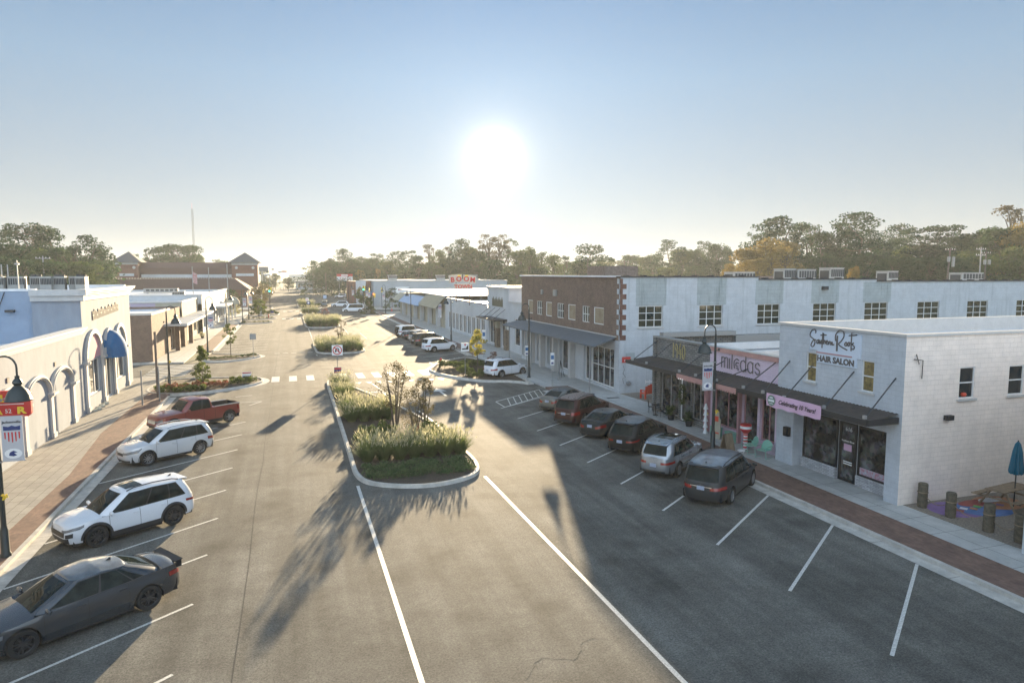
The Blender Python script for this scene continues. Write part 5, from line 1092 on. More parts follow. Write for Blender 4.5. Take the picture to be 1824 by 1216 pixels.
CHARGER = dict(W=1.92, H=1.50, xf=2.50, xr=-2.62, wb=3.05, rw=.36, n=5.5, rock=.22, fend=.2, rend=.26, gap=.04, shoulder=.92,
    top=[(-2.62, .90), (-2.45, 1.03), (-1.7, 1.05), (-1.1, 1.0), (.6, .94), (1.2, .93), (1.9, .84), (2.3, .74), (2.5, .66)],
    cab=dict(bf=1.35, br=-2.05, rf=.30, rr=-1.15, side=[(.06, .46, .12, .46), (.485, .77, .485, .74), (.785, .88, .76, .81)], roof_w=.66, rglass=(.1, .9, .08, .92)),
    head=(.7, 1.06, .70, .86), tail_l=(-.5, .03, .64, .80), grille=(.34, .45, .8, 'black'), seams=[1.05, .02, -1.0], handles=[.2, -.85], spokes=5, rim='rimblack', tw=.25, spoiler=(-2.50, .68, 1.0), mirm=None, plz=.6, rb=.22)
SEDAN = S(CHARGER, W=1.84, H=1.45, xf=2.40, xr=-2.42, wb=2.83, rw=.325, spoiler=None, rim='rim', spokes=10, gap=.055, cab=dict(bf=1.4, br=-2.05, rf=.35, rr=-1.05, roof_w=.7),
    top=[(-2.42, .88), (-2.3, 1.0), (-1.8, 1.03), (-1.1, 1.0), (.6, .95), (1.2, .93), (1.9, .82), (2.25, .72), (2.4, .64)], tail_l=(-.26, .04, .62, .82), plz=.78)
VAN = S(SUV, W=2.0, H=1.74, xf=2.5, xr=-2.63, wb=3.0, rw=.345, top=[(-2.63, .95), (-2.3, 1.0), (0, .98), (1.2, .96), (1.7, .94), (2.1, .85), (2.4, .72), (2.5, .66)],
    cab=dict(bf=1.8, br=-2.58, rf=.75, rr=-2.25, roof_w=.80, side=[(.06, .36, .07, .36), (.38, .66, .38, .66), (.68, .94, .68, .92)], rglass=(.07, .93, .18, .86), rz=[(-2.25, -.06), (-.8, 0), (.75, -.06)]),
    seams=[1.3, .25, -.95], handles=[.45, -.1], rails='black', rbar=(.82, .88), tail_l=(-.26, .05, .66, .84), plz=.80, rock=.24, rend=.28, visor=1, badge=1)
TIG = S(SUV, W=1.86, H=1.68, xf=2.3, xr=-2.4, wb=2.79, tail_l=(-.26, .06, .60, .75), rails='chrome', sunroof=(-1.2, .15), badge=1, rbar=(.03, .06), plz=.66, cab=dict(br=-2.34, rr=-1.98))
EDGE = S(SUV, W=1.94, H=1.70, xf=2.35, xr=-2.43, wb=2.85, tail_l=(-.26, .06, .62, .74), rails=None, rw=.37, cab=dict(br=-2.36, rr=-1.85, rglass=(.1, .9, .2, .86)), plz=.74)
EXPL = S(SUV, W=2.0, H=1.78, xf=2.45, xr=-2.55, wb=2.87, top=[(-2.55, 1.03), (-2.1, 1.1), (0, 1.07), (1.0, 1.05), (1.5, 1.03), (2.0, .98), (2.35, .9), (2.45, .8)], rails='black', rbar=(.72, .77), rb=.26, rw=.375, cab=dict(bf=1.35, br=-2.48, rr=-2.15, rf=.42, rglass=(.08, .92, .2, .86)), tail_l=(-.16, .05, .6, .84), plz=.82)
PICK = dict(W=1.96, H=1.80, xf=2.70, xr=-2.78, wb=3.6, rw=.375, n=7.0, rock=.40, fend=.36, rend=.5, gap=.1, shoulder=1.08,
    top=[(-2.78, 1.08), (-2.5, 1.12), (-.8, 1.12), (.3, 1.10), (1.3, 1.08), (2.2, 1.02), (2.6, .95), (2.7, .86)], nose=[(.2, 0), (.5, 0), (.62, -.04), (1.0, -.08), (1.2, -.12)], tail=[(.2, 0), (.6, -.03), (1.1, -.03)],
    cab=dict(bf=1.22, br=-.82, rf=.62, rr=-.66, n=7.0, roof_w=.78, side=[(.12, .56, .14, .54), (.64, .92, .63, .90)], rglass=(.15, .85, .2, .85), base_w=.94),
    head=(.76, 1.0, .58, .78), tail_l=(-.02, .02, .45, .85), grille=(.26, .4, .8, 'chromeblack'), seams=[1.06, -.12, -.84], handles=[.05], rims='rim', spokes=5, bed=(-2.66, -.88), plz=.55, tw=.27, crown=.06, rb=.1, mirm=None, handlem=None)
M['chromeblack'] = M['chrome']
JEEP = S(SUV, W=1.88, H=1.84, xf=2.1, xr=-2.1, wb=2.75, n=9.0, rw=.41, top=[(-2.1, 1.12), (.6, 1.12), (1.9, 1.08), (2.1, 1.0)], cab=dict(bf=.75, br=-2.08, rf=.5, rr=-2.0, n=9.0, roof_w=.84), clad=.1, rails=None, spare=1, visor=None, rock=.45, fend=.5, rend=.5)
BIGVAN = S(SUV, W=2.05, H=2.1, xf=2.6, xr=-2.8, wb=3.4, n=7, rw=.38, top=[(-2.8, 1.12), (0, 1.1), (1.6, 1.08), (2.1, 1.0), (2.6, .8)], cab=dict(bf=1.75, br=-2.76, rf=1.15, rr=-2.65, n=7, roof_w=.86, side=[(.1, .30, .1, .30), (.34, .62, .34, .62), (.66, .95, .66, .95)]), rails=None)
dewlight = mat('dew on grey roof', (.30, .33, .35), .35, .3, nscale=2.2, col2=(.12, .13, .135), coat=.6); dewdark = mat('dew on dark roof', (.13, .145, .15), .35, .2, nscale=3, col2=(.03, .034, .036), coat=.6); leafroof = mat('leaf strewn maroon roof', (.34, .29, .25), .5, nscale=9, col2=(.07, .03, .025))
pw = carmat('white car paint', (.74, .76, .79)); pws = carmat('silver white car paint', (.66, .67, .68), metal=.2); pg = carmat('dark grey car paint', (.06, .068, .078), .25, .5)
pr_ = carmat('dusty red car paint', (.20, .028, .02), .36); pvan = carmat('graphite car paint', (.045, .048, .05), .35, .3); psil = carmat('silver car paint', (.36, .38, .40), .25, .6); pblk = carmat('black car paint', (.008, .009, .010), .35); pdk = carmat('dark green grey car paint', (.018, .024, .026), .35, .1)
pmar = carmat('maroon car paint', (.045, .013, .012), .35, .1); ptan = carmat('beige car paint', (.15, .145, .125), .35, .3); pgb = carmat('blue grey car paint', (.12, .15, .17), .3, .3)
hL = (-.82, -.572); hR = (.80, .60)
GL, GR = 'cars parked nose-in along the left kerb', 'cars parked nose-in along the right kerb'
def nearside(xa, ya, h, W): return xa + .5 * W * h[1], ya - .5 * W * h[0]
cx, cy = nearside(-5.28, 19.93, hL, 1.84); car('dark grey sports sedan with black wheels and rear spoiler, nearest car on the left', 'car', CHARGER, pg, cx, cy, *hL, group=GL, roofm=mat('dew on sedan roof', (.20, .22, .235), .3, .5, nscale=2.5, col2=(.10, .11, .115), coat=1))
cx, cy = nearside(-5.5, 27.1, hL, 1.8); car('white compact SUV with black wheels, black arches and a glass roof panel', 'car', RAV19, pw, cx, cy, *hL, group=GL)
cx, cy = nearside(-5.8, 37.9, hL, 1.8); car('silver white SUV with alloy wheels between the white SUV and the red pickup', 'car', RAV13, pws, cx, cy, *hL, group=GL)
cx, cy = nearside(-5.35, 45.65, hL, 1.9); car('dusty red extended cab pickup truck with an open bed', 'pickup truck', PICK, pr_, cx, cy, *hL, group=GL, name='pickup_truck')
def rearat(xa, ya, h, sp): d = -sp['xr'] - .05; return xa + h[0] * d, ya + h[1] * d
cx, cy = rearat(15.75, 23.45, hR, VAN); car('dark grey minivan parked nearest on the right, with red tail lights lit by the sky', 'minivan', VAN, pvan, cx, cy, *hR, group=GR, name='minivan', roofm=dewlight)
for (a, b_, sp, pt, lb) in ((15.85, 27.45, TIG, psil, 'silver grey SUV with a glass roof beside the dark minivan'), (16.25, 31.65, EDGE, pblk, 'black crossover SUV between the silver SUV and the dark sedan'),
        (16.2, 35.3, SEDAN, pdk, 'dark green grey sedan between the black crossover and the maroon SUV'), (16.0, 38.8, EXPL, pmar, 'maroon SUV with leaves on its roof beside the beige sedan'), (16.6, 43.2, SEDAN, ptan, 'beige sedan beside the hatched bay, farthest of the near right row')):
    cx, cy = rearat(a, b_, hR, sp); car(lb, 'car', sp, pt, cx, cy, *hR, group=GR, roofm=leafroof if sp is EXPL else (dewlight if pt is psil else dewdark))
cx, cy = rearat(17.0, 59.4, (.90, .43), SUV); car('white SUV parked alone beside the planted kerb bulb near the crosswalk', 'car', SUV, pw, cx, cy, .90, .43, group=GR)
hq = (.93, .36)
for (a, b_, sp, pt, lb) in ((15.3, 81.5, SUV, pw, 'white crossover at the near end of the farther right row'), (15.2, 88.3, EXPL, pdk, 'dark green SUV beside the white crossover in the farther row'), (15.6, 93.2, SUV, psil, 'silver SUV with tall red tail lights, third in the farther row'), (15.3, 97, SEDAN, pdk, 'dark sedan half hidden behind the silver SUV in the farther row'), (15.1, 101.3, JEEP, pw, 'white boxy off-roader with a spare wheel on its back door')):
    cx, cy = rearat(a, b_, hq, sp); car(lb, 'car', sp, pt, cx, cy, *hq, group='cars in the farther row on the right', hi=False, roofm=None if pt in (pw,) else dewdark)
car('white passenger van waiting far down the street by the signals', 'van', BIGVAN, pw, 14.8, 172.5, -1, .05, name='passenger_van', hi=False)
car('white pickup-like car behind the far passenger van', 'car', EXPL, pw, 13.6, 200, -1, .1, hi=False)
car('blue grey car driving toward the camera far down the road', 'car', SUV, pgb, 9.6, 205, -.1, -1, hi=False, name='moving_car')
car('dark car parked by the round tree at the far end', 'car', SEDAN, pdk, -9.5, 330, -1, .1, hi=False)
car('small white truck crossing the far end of the street', 'car', JEEP, pw, 18.6, 270, -1, 0, hi=False)
# ============================================================ TREES AND PLANTS
def leafmat(name, c1, c2, trans=.34, ns=.35):
    return mat(name, c1, .75, spec=.2, nscale=ns, col2=c2, trans=trans)
LM = {'pine': leafmat('pine needles', (.036, .075, .034), (.018, .04, .02)), 'oak': leafmat('dull green leaves', (.058, .105, .038), (.022, .050, .022)), 'gold': leafmat('autumn leaves', (.31, .22, .065), (.15, .12, .04), .35),
      'olive': leafmat('olive leaves', (.12, .15, .045), (.05, .085, .03)), 'russet': leafmat('russet leaves', (.13, .10, .06), (.07, .065, .04)), 'bark': mat('bark', (.10, .08, .06), .95, nscale=3, namt=.3),
      'fresh': leafmat('young leaves', (.16, .19, .04), (.06, .09, .02), .4, 2.5), 'yellow': leafmat('yellow green leaves', (.48, .40, .06), (.20, .22, .05), .5, 2), 'shrub': leafmat('shrub leaves', (.13, .17, .05), (.035, .06, .018), .35, 3),
      'redflower': leafmat('red leaves', (.34, .07, .055), (.10, .09, .035), .3, 5), 'crape': leafmat('thin dry leaves', (.18, .16, .085), (.095, .08, .05), .4, 4), 'grass': leafmat('grass blades', (.23, .27, .105), (.10, .14, .05), .4, 1.2),
      'plume': leafmat('seed plumes', (.58, .55, .38), (.36, .36, .22), .45, 2), 'cover': leafmat('ground cover leaves', (.14, .20, .08), (.05, .08, .035), .3, 3), 'rosy': leafmat('rosy leaves', (.30, .13, .10), (.12, .08, .05), .4, 3)}
def leaves(mb, c, r, n, size, rg, flat=1.0, shell=.5):
    for _ in range(n):
        while True:
            p = Vector((rg.uniform(-1, 1), rg.uniform(-1, 1), rg.uniform(-1, 1)))
            if shell < p.length < 1 or (p.length < 1 and rg.random() < .25): break
        p = Vector((p.x * r, p.y * r, p.z * r * flat)) + Vector(c)
        a = Vector((rg.gauss(0, 1), rg.gauss(0, 1), rg.gauss(0, 1))).normalized(); b = a.orthogonal().normalized(); b.rotate(Matrix.Rotation(rg.uniform(0, 6.28), 3, a)); d = a.cross(b)
        s = size * rg.uniform(.6, 1.3)
        mb.quad(p - b * s * .5, p - d * s * .33 + b * s * .05, p + b * s * .55, p + d * s * .33)
def crown_tree(kind, seed, h, cw, style):
    """returns (crown mesh, trunk mesh) for a tree of height h, crown width cw"""
    rg = random.Random(seed); cr = MB(); tr = MB(); ph = rg.uniform(0, 6)
    bend = [(rg.uniform(-.02, .02) * h * k, rg.uniform(-.02, .02) * h * k) for k in range(6)]
    pts = [(bend[k][0], bend[k][1], h * .93 * k / 5) for k in range(6)]
    tr.tube(pts, [h * .018 * (1 - .15 * k) for k in range(6)], 7)
    if style == 'pine':
        lv = rg.randint(9, 12); base = rg.uniform(.38, .5)
        for i in range(lv):
            f = i / (lv - 1); z = h * (base + (1 - base) * f); rad = cw / 2 * (math.sin(PI * (.22 + .70 * f)) ** .8) * rg.uniform(.6, 1.1); nb = max(2, int(4.2 * (1 - f * .55)))
            a0 = rg.uniform(0, 6.28)
            for k in range(nb):
                a = a0 + k * 6.28 / nb + rg.uniform(-.5, .5); r = rad * rg.uniform(.55, 1); c = (r * math.cos(a), r * math.sin(a), z + rg.uniform(-.4, .5))
                tr.tube([(0, 0, z - h * .03), (c[0] * .6, c[1] * .6, z - .2), c], [.09, .06, .03], 4, cap=False)
                leaves(cr, c, cw * rg.uniform(.14, .22), 130, .50, rg, .5, .3)
    elif style == 'round':
        nb = 42
        for i in range(nb):
            f = rg.random(); z = h * (.24 + .70 * f); R = cw / 2 * math.sqrt(max(.05, 1 - ((f - .42) / .62) ** 2)); a = rg.uniform(0, 6.28); r = R * math.sqrt(rg.random()) * .88
            c = (r * math.cos(a), r * math.sin(a), z); tr.tube([(0, 0, z * .6), (c[0] * .5, c[1] * .5, z * .85), c], [.12, .08, .03], 4, cap=False)
            leaves(cr, c, cw * rg.uniform(.12, .21), 170, .50, rg, .8, .4)
    elif style == 'sparse':
        for i in range(26):
            f = rg.random(); z = h * (.35 + .63 * f); a = rg.uniform(0, 6.28); r = cw / 2 * (1 - .55 * f) * rg.uniform(.3, 1); c = (r * math.cos(a), r * math.sin(a), z)
            tr.tube([(0, 0, z * .75), (c[0] * .5, c[1] * .5, z * .92), c], [.10, .06, .02], 4, cap=False); leaves(cr, c, cw * rg.uniform(.07, .13), 70, .36, rg, .8, .2)
    return cr, tr
def tree_proto(kind, seed, h, cw, style, nm):
    r = thing(nm, 'x', 'tree'); cr, tr = crown_tree(kind, seed, h, cw, style)
    build(cr, 'crown', LM[kind], r); build(tr, 'trunk', LM['bark'], r, smooth=True); return r
protos = {}
for kind, style, k in (('pine', 'pine', 4), ('oak', 'round', 3), ('olive', 'round', 3), ('gold', 'round', 2), ('russet', 'sparse', 2), ('oak', 'sparse', 2)):
    protos[(kind, style)] = [tree_proto(kind, 31 * i + len(kind) * 7 + len(style), 20, 11 if style != 'sparse' else 9, style, {'pine': 'pine_tree', 'round': 'broadleaf_tree', 'sparse': 'thin_tree'}[style]) for i in range(k)]
used = set()
def put_tree(key, px, topy, Y, wfac, label, group):
    pr0 = protos[key][rnd.randrange(len(protos[key]))]
    p = at(px, topy, Y); h = p.z; sc = h / 20
    if pr0.name not in used and pr0.name: used.add(pr0.name); o = pr0; o['label'] = label
    else: o = copy_tree(pr0, label=label)
    o.location = (p.x, p.y, 0); o.scale = (sc * wfac, sc * wfac, sc); o.rotation_euler = (0, 0, rnd.uniform(0, 6.28)); o['group'] = group
    return o
PI_, OK, OL, GO, RU, SP = ('pine', 'pine'), ('oak', 'round'), ('olive', 'round'), ('gold', 'round'), ('russet', 'sparse'), ('oak', 'sparse')
# skyline trees of the photograph: (pixel x, pixel y of the top, depth in metres, kind, width)
TL = [(8, 415, 190, PI_, 1.1), (45, 402, 175, PI_, 1.3), (62, 401, 190, RU, 1.0), (85, 408, 180, PI_, 1.1), (20, 432, 165, OK, 1.4), (70, 445, 160, OL, 1.3), (105, 440, 165, OK, 1.3), (157, 425, 180, PI_, 1.25), (130, 436, 175, SP, 1), (176, 440, 190, OK, 1.0), (150, 462, 160, OL, 1.4), (172, 462, 170, OK, 1.0), (30, 455, 150, OK, 1.5), (100, 465, 150, OK, 1.5)]
TL2 = [(262, 440, 290, SP, 1), (285, 438, 300, OK, 1.3), (310, 434, 290, OK, 1.5), (335, 436, 300, OK, 1.4), (352, 450, 310, OL, 1), (385, 460, 320, SP, 1.1), (240, 452, 300, SP, .9), (400, 462, 340, OL, 1), (470, 478, 420, OK, 1.1)]
TC = [(572, 472, 330, OK, 1.1), (590, 462, 320, OK, 1.2), (612, 448, 310, PI_, 1.3), (632, 458, 310, OK, 1.2), (655, 466, 300, OK, 1.2), (672, 455, 310, PI_, 1.1), (690, 462, 300, OL, 1.1), (705, 452, 300, PI_, 1.2), (728, 450, 290, PI_, 1.1), (745, 455, 290, OK, 1.2), (765, 436, 280, RU, 1.2), (780, 445, 280, OL, 1.1), (800, 440, 280, RU, 1.1),
      (820, 432, 270, PI_, 1.2), (838, 436, 270, OL, 1.1), (870, 418, 260, RU, 1.5), (890, 418, 255, RU, 1.4), (905, 424, 265, SP, 1.3), (850, 445, 260, OK, 1.3), (925, 442, 250, OL, 1.2), (945, 440, 240, OL, 1.0), (965, 448, 240, SP, 1.1), (985, 452, 235, OL, 1.1), (640, 480, 290, GO, .9), (672, 478, 300, GO, .7), (720, 478, 280, OL, 1.3), (770, 470, 270, OL, 1.4), (815, 470, 260, OK, 1.5), (880, 462, 240, OK, 1.6), (920, 470, 230, OL, 1.5), (600, 480, 300, OK, 1.5), (745, 478, 270, RU, 1.2), (960, 475, 220, OK, 1.4)]
TR = [(1010, 455, 230, SP, 1.1), (1050, 438, 215, PI_, 1.5), (1035, 462, 220, OL, 1.3), (1078, 462, 260, OL, 1.2), (1095, 458, 330, OK, 1.5), (1125, 452, 330, OK, 1.5), (1150, 455, 300, OL, 1.3), (1165, 450, 290, OK, 1.2), (1192, 432, 260, PI_, 1.2), (1215, 440, 260, OL, 1.1), (1235, 442, 265, OK, 1.2), (1255, 434, 255, PI_, .9), (1280, 432, 240, OK, 1.1), (1300, 446, 230, OK, 1.2), (1140, 474, 240, OL, 1.5), (1190, 474, 230, OL, 1.5), (1240, 472, 220, OK, 1.5), (1100, 478, 260, OL, 1.5),
      (1345, 412, 175, SP, 1.0), (1372, 398, 170, PI_, 1.1), (1395, 392, 165, PI_, 1.2), (1420, 395, 165, SP, 1.1), (1448, 398, 165, SP, 1.2), (1468, 412, 160, OK, 1.2), (1330, 440, 150, GO, 1.3), (1368, 425, 145, GO, 1.4), (1300, 470, 140, GO, 1.0), (1400, 428, 150, GO, 1.2), (1350, 458, 135, GO, 1.3), (1500, 440, 165, OK, 1.3), (1524, 385, 150, PI_, 1.5), (1500, 405, 155, PI_, 1.0), (1550, 415, 155, PI_, 1.0), (1480, 450, 140, OK, 1.5), (1540, 445, 140, OK, 1.6),
      (1598, 408, 165, PI_, 1.15), (1578, 425, 165, OK, 1.1), (1640, 411, 150, PI_, 1.5), (1615, 440, 150, OL, 1.3), (1685, 408, 145, PI_, 1.6), (1660, 430, 150, OK, 1.2), (1710, 420, 140, OK, 1.3), (1738, 412, 135, OK, 1.3), (1770, 405, 130, OK, 1.6), (1745, 440, 125, OL, 1.5), (1805, 366, 125, RU, 1.3), (1790, 400, 120, OK, 1.3), (1822, 398, 115, GO, 1.1), (1600, 455, 130, OK, 1.7), (1660, 455, 125, OK, 1.7), (1700, 455, 120, OK, 1.5), (1800, 440, 110, OL, 1.5), (1523, 472, 100, GO, .55), (1560, 470, 125, OK, 1.5), (1850, 430, 112, OK, 1.5)]
KN = {PI_: 'tall pine', OK: 'dark green broadleaf tree', OL: 'olive green broadleaf tree', GO: 'golden autumn tree', RU: 'sparse russet tree', SP: 'thin ragged tree'}
TF = [(px, 458 + (px * 37 % 19), 345, (OK, OL, PI_, OK)[px // 21 % 4], 1.4) for px in range(560, 1330, 21)]
TM = [(px, 452 + (px * 53 % 23), 185, (OK, OL, OK, SP)[px // 24 % 4], 1.5) for px in range(1330, 1840, 24)] + [(px, 450 + (px * 29 % 17), 200, OK, 1.6) for px in range(-10, 168, 22)]
for lst, where, g in ((TF, 'in the hazy farther row of the wood', 'trees of the farther row'), (TM, 'filling the darker back row of the wood', 'trees of the back row'), (TL, 'behind the air conditioners of the arcade shop', 'trees beyond the left shops'), (TL2, 'behind the brick store with two towers', 'trees behind the towered store'), (TC, 'in the misty wood beyond the roof sign', 'trees in the wood beyond the roof sign'), (TR, 'rising beyond the long white side wall', 'trees beyond the long white wall')):
    for (px, ty, Y, key, wf) in lst: put_tree(key, px, ty, Y, wf, KN[key] + ' ' + where, g)
put_tree(OK, 513, 494, 380, 1.5, 'lone round dark tree at the far end of the street', 'trees at the far end'); put_tree(OK, 490, 486, 420, 1.1, 'smaller tree left of the lone round dark tree at the far end', 'trees at the far end')
for px, ty in ((478, 498), (555, 482), (535, 488), (580, 478), (600, 470), (520, 490)): put_tree(OK, px, ty, 900 if px in (520, 535, 555) else 420, 2.6, 'hazy tree on the distant rise at the end of the street', 'trees on the far rise')
# undergrowth that closes the wood below the crowns
ug = MB(); rg = random.Random(5)
for (x0, x1, st, Y, r, zz) in ((560, 1000, 13, 285, 8, 10), (1000, 1340, 13, 245, 8, 9), (1320, 1870, 11, 150, 5, 7), (-20, 180, 14, 190, 6, 9), (560, 900, 20, 330, 9, 12)):
    for px in range(x0, x1, st):
        p = at(px, 490, Y * rg.uniform(.95, 1.05))
        for _ in range(2): leaves(ug, (p.x, p.y + rg.uniform(-4, 4), rg.uniform(1, zz)), r * rg.uniform(.7, 1.1), 110, .85, rg, .8, .3)
tag(build(ug, 'undergrowth', LM['oak']), 'dark undergrowth closing the woods below the tree crowns', 'undergrowth', kind='stuff')

# ---- small street trees
def small_tree(nm, label, x, y, h, cw, kind, n=26, trunk_h=.35, seed=1, z=.1, ls=.12, stems=1, dens=60, cat='tree', group=None, cone=False):
    rg = random.Random(seed); r = thing(nm, label, cat, (x, y, z), 0, group); cr = MB(); tr = MB()
    for s_ in range(stems):
        a = 6.28 * s_ / max(1, stems); ox, oy = (0, 0) if stems == 1 else (.12 * math.cos(a), .12 * math.sin(a)); tx, ty = (rg.uniform(-.05, .05) * h, rg.uniform(-.05, .05) * h) if stems == 1 else (cw * .3 * math.cos(a), cw * .3 * math.sin(a))
        tr.tube([(ox, oy, 0), (ox + tx * .4, oy + ty * .4, h * .5), (ox + tx, oy + ty, h * .95)], [h * .012 + .008, h * .009 + .005, .006], 6)
    for i in range(n):
        f = rg.random(); zz = h * (trunk_h + (1 - trunk_h) * f); prof = (1 - f * .85) if cone else math.sin(PI * (.15 + .75 * f)); a = rg.uniform(0, 6.28); rr = cw / 2 * prof * math.sqrt(rg.random())
        c = (rr * math.cos(a), rr * math.sin(a), zz); tr.tube([(c[0] * .1, c[1] * .1, zz - rr * .5 - .05), c], [.012, .005], 4, cap=False); leaves(cr, c, cw * .13, dens, ls, rg, .8, .1)
    build(cr, 'crown', LM[kind], r); build(tr, 'trunk', LM['bark'], r); return r
small_tree('young_tree', 'young conical green tree in the planted corner on the left', -7.1, 61.8, 3.3, 1.9, 'fresh', 34, .22, 3, cone=True, ls=.16, dens=46)
small_tree('young_tree', 'slim young tree in the second left kerb bulb', -6.5, 82.9, 3.7, 1.6, 'fresh', 24, .38, 5, dens=36, ls=.15)
small_tree('young_tree', 'small yellow leaved tree in the right kerb bulb', 17.2, 63.5, 3.9, 1.9, 'yellow', 30, .42, 8, dens=48, ls=.17)
small_tree('shrub', 'rosy leaved bush beside the small yellow leaved tree', 18.3, 61.9, 2.0, 1.3, 'rosy', 16, .5, 9, dens=26, cat='shrub', ls=.12)
small_tree('crape_myrtle', 'tall multi-stemmed crape myrtle in the middle of the near median', 5.95, 41.4, 4.0, 2.1, 'crape', 48, .28, 11, stems=5, dens=34, ls=.10)
small_tree('crape_myrtle', 'lower reddish crape myrtle right of the tall one in the near median', 6.9, 39.8, 2.6, 2.0, 'crape', 34, .15, 12, stems=5, dens=30, ls=.10); small_tree('crape_myrtle', 'slim crape myrtle at the right side of the near median', 7.7, 41.0, 3.1, 1.4, 'crape', 30, .25, 13, stems=4, dens=34, ls=.10)
small_tree('crape_myrtle', 'bare brownish crape myrtle in the second median', 6.1, 90.5, 3.5, 1.8, 'russet', 22, .45, 14, stems=5, dens=22, ls=.12); small_tree('crape_myrtle', 'pinkish crape myrtle in the third median', 6.2, 131, 3.0, 1.7, 'rosy', 16, .4, 15, stems=5, dens=20, ls=.13)
small_tree('median_tree', 'dark upright tree in the farthest median', 4.3, 215, 4.6, 3.6, 'oak', 30, .1, 17, dens=50, ls=.25)
for i, (x, y, h, c, k, lb) in enumerate(((-6.0, 150, 4.0, 3.2, 'fresh', 'small round tree in the left bed before the signals'), (-6.5, 158, 5.8, 3.6, 'crape', 'purplish bare tree in the left bed before the signals'), (-7.0, 172, 6.5, 4.4, 'crape', 'purplish street tree by the low brick store'), (-6.5, 200, 6.5, 5, 'crape', 'street tree in front of the towered brick store'), (-7, 225, 7, 5, 'oak', 'street tree under the right brick tower'),
        (-13.5, 176, 5.5, 6.5, 'oak', 'broad dark bush on the lawn beyond the cream shop'), (-18, 178, 4.5, 6, 'oak', 'wide dark shrub at the back of the lawn'), (17.5, 161, 3.8, 2.4, 'oak', 'slim tree in the far right kerb bulb'), (18, 188, 5, 3, 'olive', 'street tree near the far signals on the right'), (19.5, 196, 5.5, 4, 'gold', 'orange street tree near the far signals on the right'), (27, 190, 5.2, 4.5, 'oak', 'dark tree in front of the grey blue wall'), (30.5, 189, 3.4, 4, 'oak', 'low dark tree in front of the wall poster'))):
    small_tree('street_tree', lb, x, y, h, c, k, 30, .3, 40 + i, dens=46, ls=.28)
for i, (x, y, s) in enumerate(((25, 186, 2), (28, 185, 2.4), (32, 186, 2.2), (17, 190, 1.4), (16.2, 160, 1.2), (18.6, 163, 1.2))): small_tree('shrub', 'clipped dark shrub before the grey blue wall or in the bed beside it', x, y, s, s * 1.6, 'shrub', 14, .05, 60 + i, dens=40, ls=.2, cat='shrub', group='far dark shrubs')
small_tree('pampas_plant', 'pale tufted plant on the lawn beyond the cream shop', -11.9, 170, 2.6, 2.6, 'plume', 16, .1, 71, dens=40, ls=.25, cat='plant')
# ---- shrubs in beds
def bush_proto(nm, kind, seed, w=.9, h=.7, ls=.10, n=14, dens=60):
    rg = random.Random(seed); r = thing(nm, 'x', 'shrub'); m = MB()
    for i in range(n): a = rg.uniform(0, 6.28); q = w / 2 * math.sqrt(rg.random()); leaves(m, (q * math.cos(a), q * math.sin(a), h * rg.uniform(.25, .8)), w * .2, dens, ls, rg, .8, .3)
    build(m, 'foliage', LM[kind], r); s_ = MB()
    for i in range(4): a = 1.57 * i; s_.tube([(0, 0, 0), (.2 * w * math.cos(a), .2 * w * math.sin(a), h * .5)], [.015, .006], 4, cap=False)
    build(s_, 'stem', LM['bark'], r); return r
def scatter(proto, pts, label, group, sc=(.8, 1.2), z=.09):
    first = True
    for (x, y) in pts:
        o = proto if first else copy_tree(proto); first = False
        o.location = (x, y, z); q = rnd.uniform(*sc); o.scale = (q, q, q * rnd.uniform(.85, 1.15)); o.rotation_euler = (0, 0, rnd.uniform(0, 6.28)); o['label'] = label; o['group'] = group
scatter(bush_proto('rose_bush', 'redflower', 1, .8, .55, .10, dens=34), [(-9.2 + .62 * i, 60.0 + .35 * (i % 3) + .12 * i) for i in range(7)], 'low bush with red leaves in the planted left corner', 'red bushes in the left corner bed')
scatter(bush_proto('green_bush', 'fresh', 2, .9, .6, .11, dens=44), [(-9.8, 59.6), (-8.9, 59.2), (-8.0, 59.1), (-7.1, 59.3), (-9.6, 60.6), (-7.9, 59.6), (-8.6, 61.4), (-7.3, 62.6), (-6.4, 62.2), (-5.2, 62.5), (-4.4, 62.2), (-3.9, 62.6), (-3.4, 63.2), (-4.7, 63.6)], 'low green bush in the planted left corner', 'green bushes in the left corner bed')
scatter(bush_proto('green_bush', 'shrub', 3, 1.0, .75, .12, dens=50), [(14.6, 66.6), (15.5, 65.6), (16.2, 64.8), (15.6, 67.2), (16.6, 66.6), (17.6, 66), (18.4, 65.4), (16, 62), (15.2, 61.2), (17, 60.6), (16.2, 59.6), (18.6, 63.6), (17.4, 68.4), (18.6, 67.8), (15.6, 59.6)], 'dense green bush in the right kerb bulb', 'green bushes in the right kerb bulb')
scatter(bush_proto('variegated_bush', 'shrub', 4, 1.1, .8, .12, dens=60), [(3.7, 37.7), (4.5, 38.4), (4.1, 39.6), (8.0, 38.6), (7.9, 40.2), (5.1, 39.6), (8.2, 37.4), (7.2, 37.6)], 'rounded green bush between the grass rows of the near median', 'round bushes in the near median')
scatter(bush_proto('red_tinged_bush', 'rosy', 21, .9, .6, .09, 10, 36), [(6.6, 38.6), (7.3, 38.9), (6.9, 37.9)], 'low red tinged bush at the foot of the crape myrtles', 'red tinged bushes in the near median')
scatter(bush_proto('small_bush', 'mulchy' if 0 else 'olive', 6, .7, .35, .10, 9, 24), [(-8.6 + .55 * i, 80.6 + .33 * i) for i in range(9)] + [(-8.5, 139 + 1.0 * i) for i in range(4)] + [(-6.5 + i * .8, 140.5) for i in range(4)] + [(-8.2 + i * .9, 152.5 + (i % 2)) for i in range(6)], 'low dry bush in the small left kerb bulbs', 'low bushes in the left kerb bulbs')
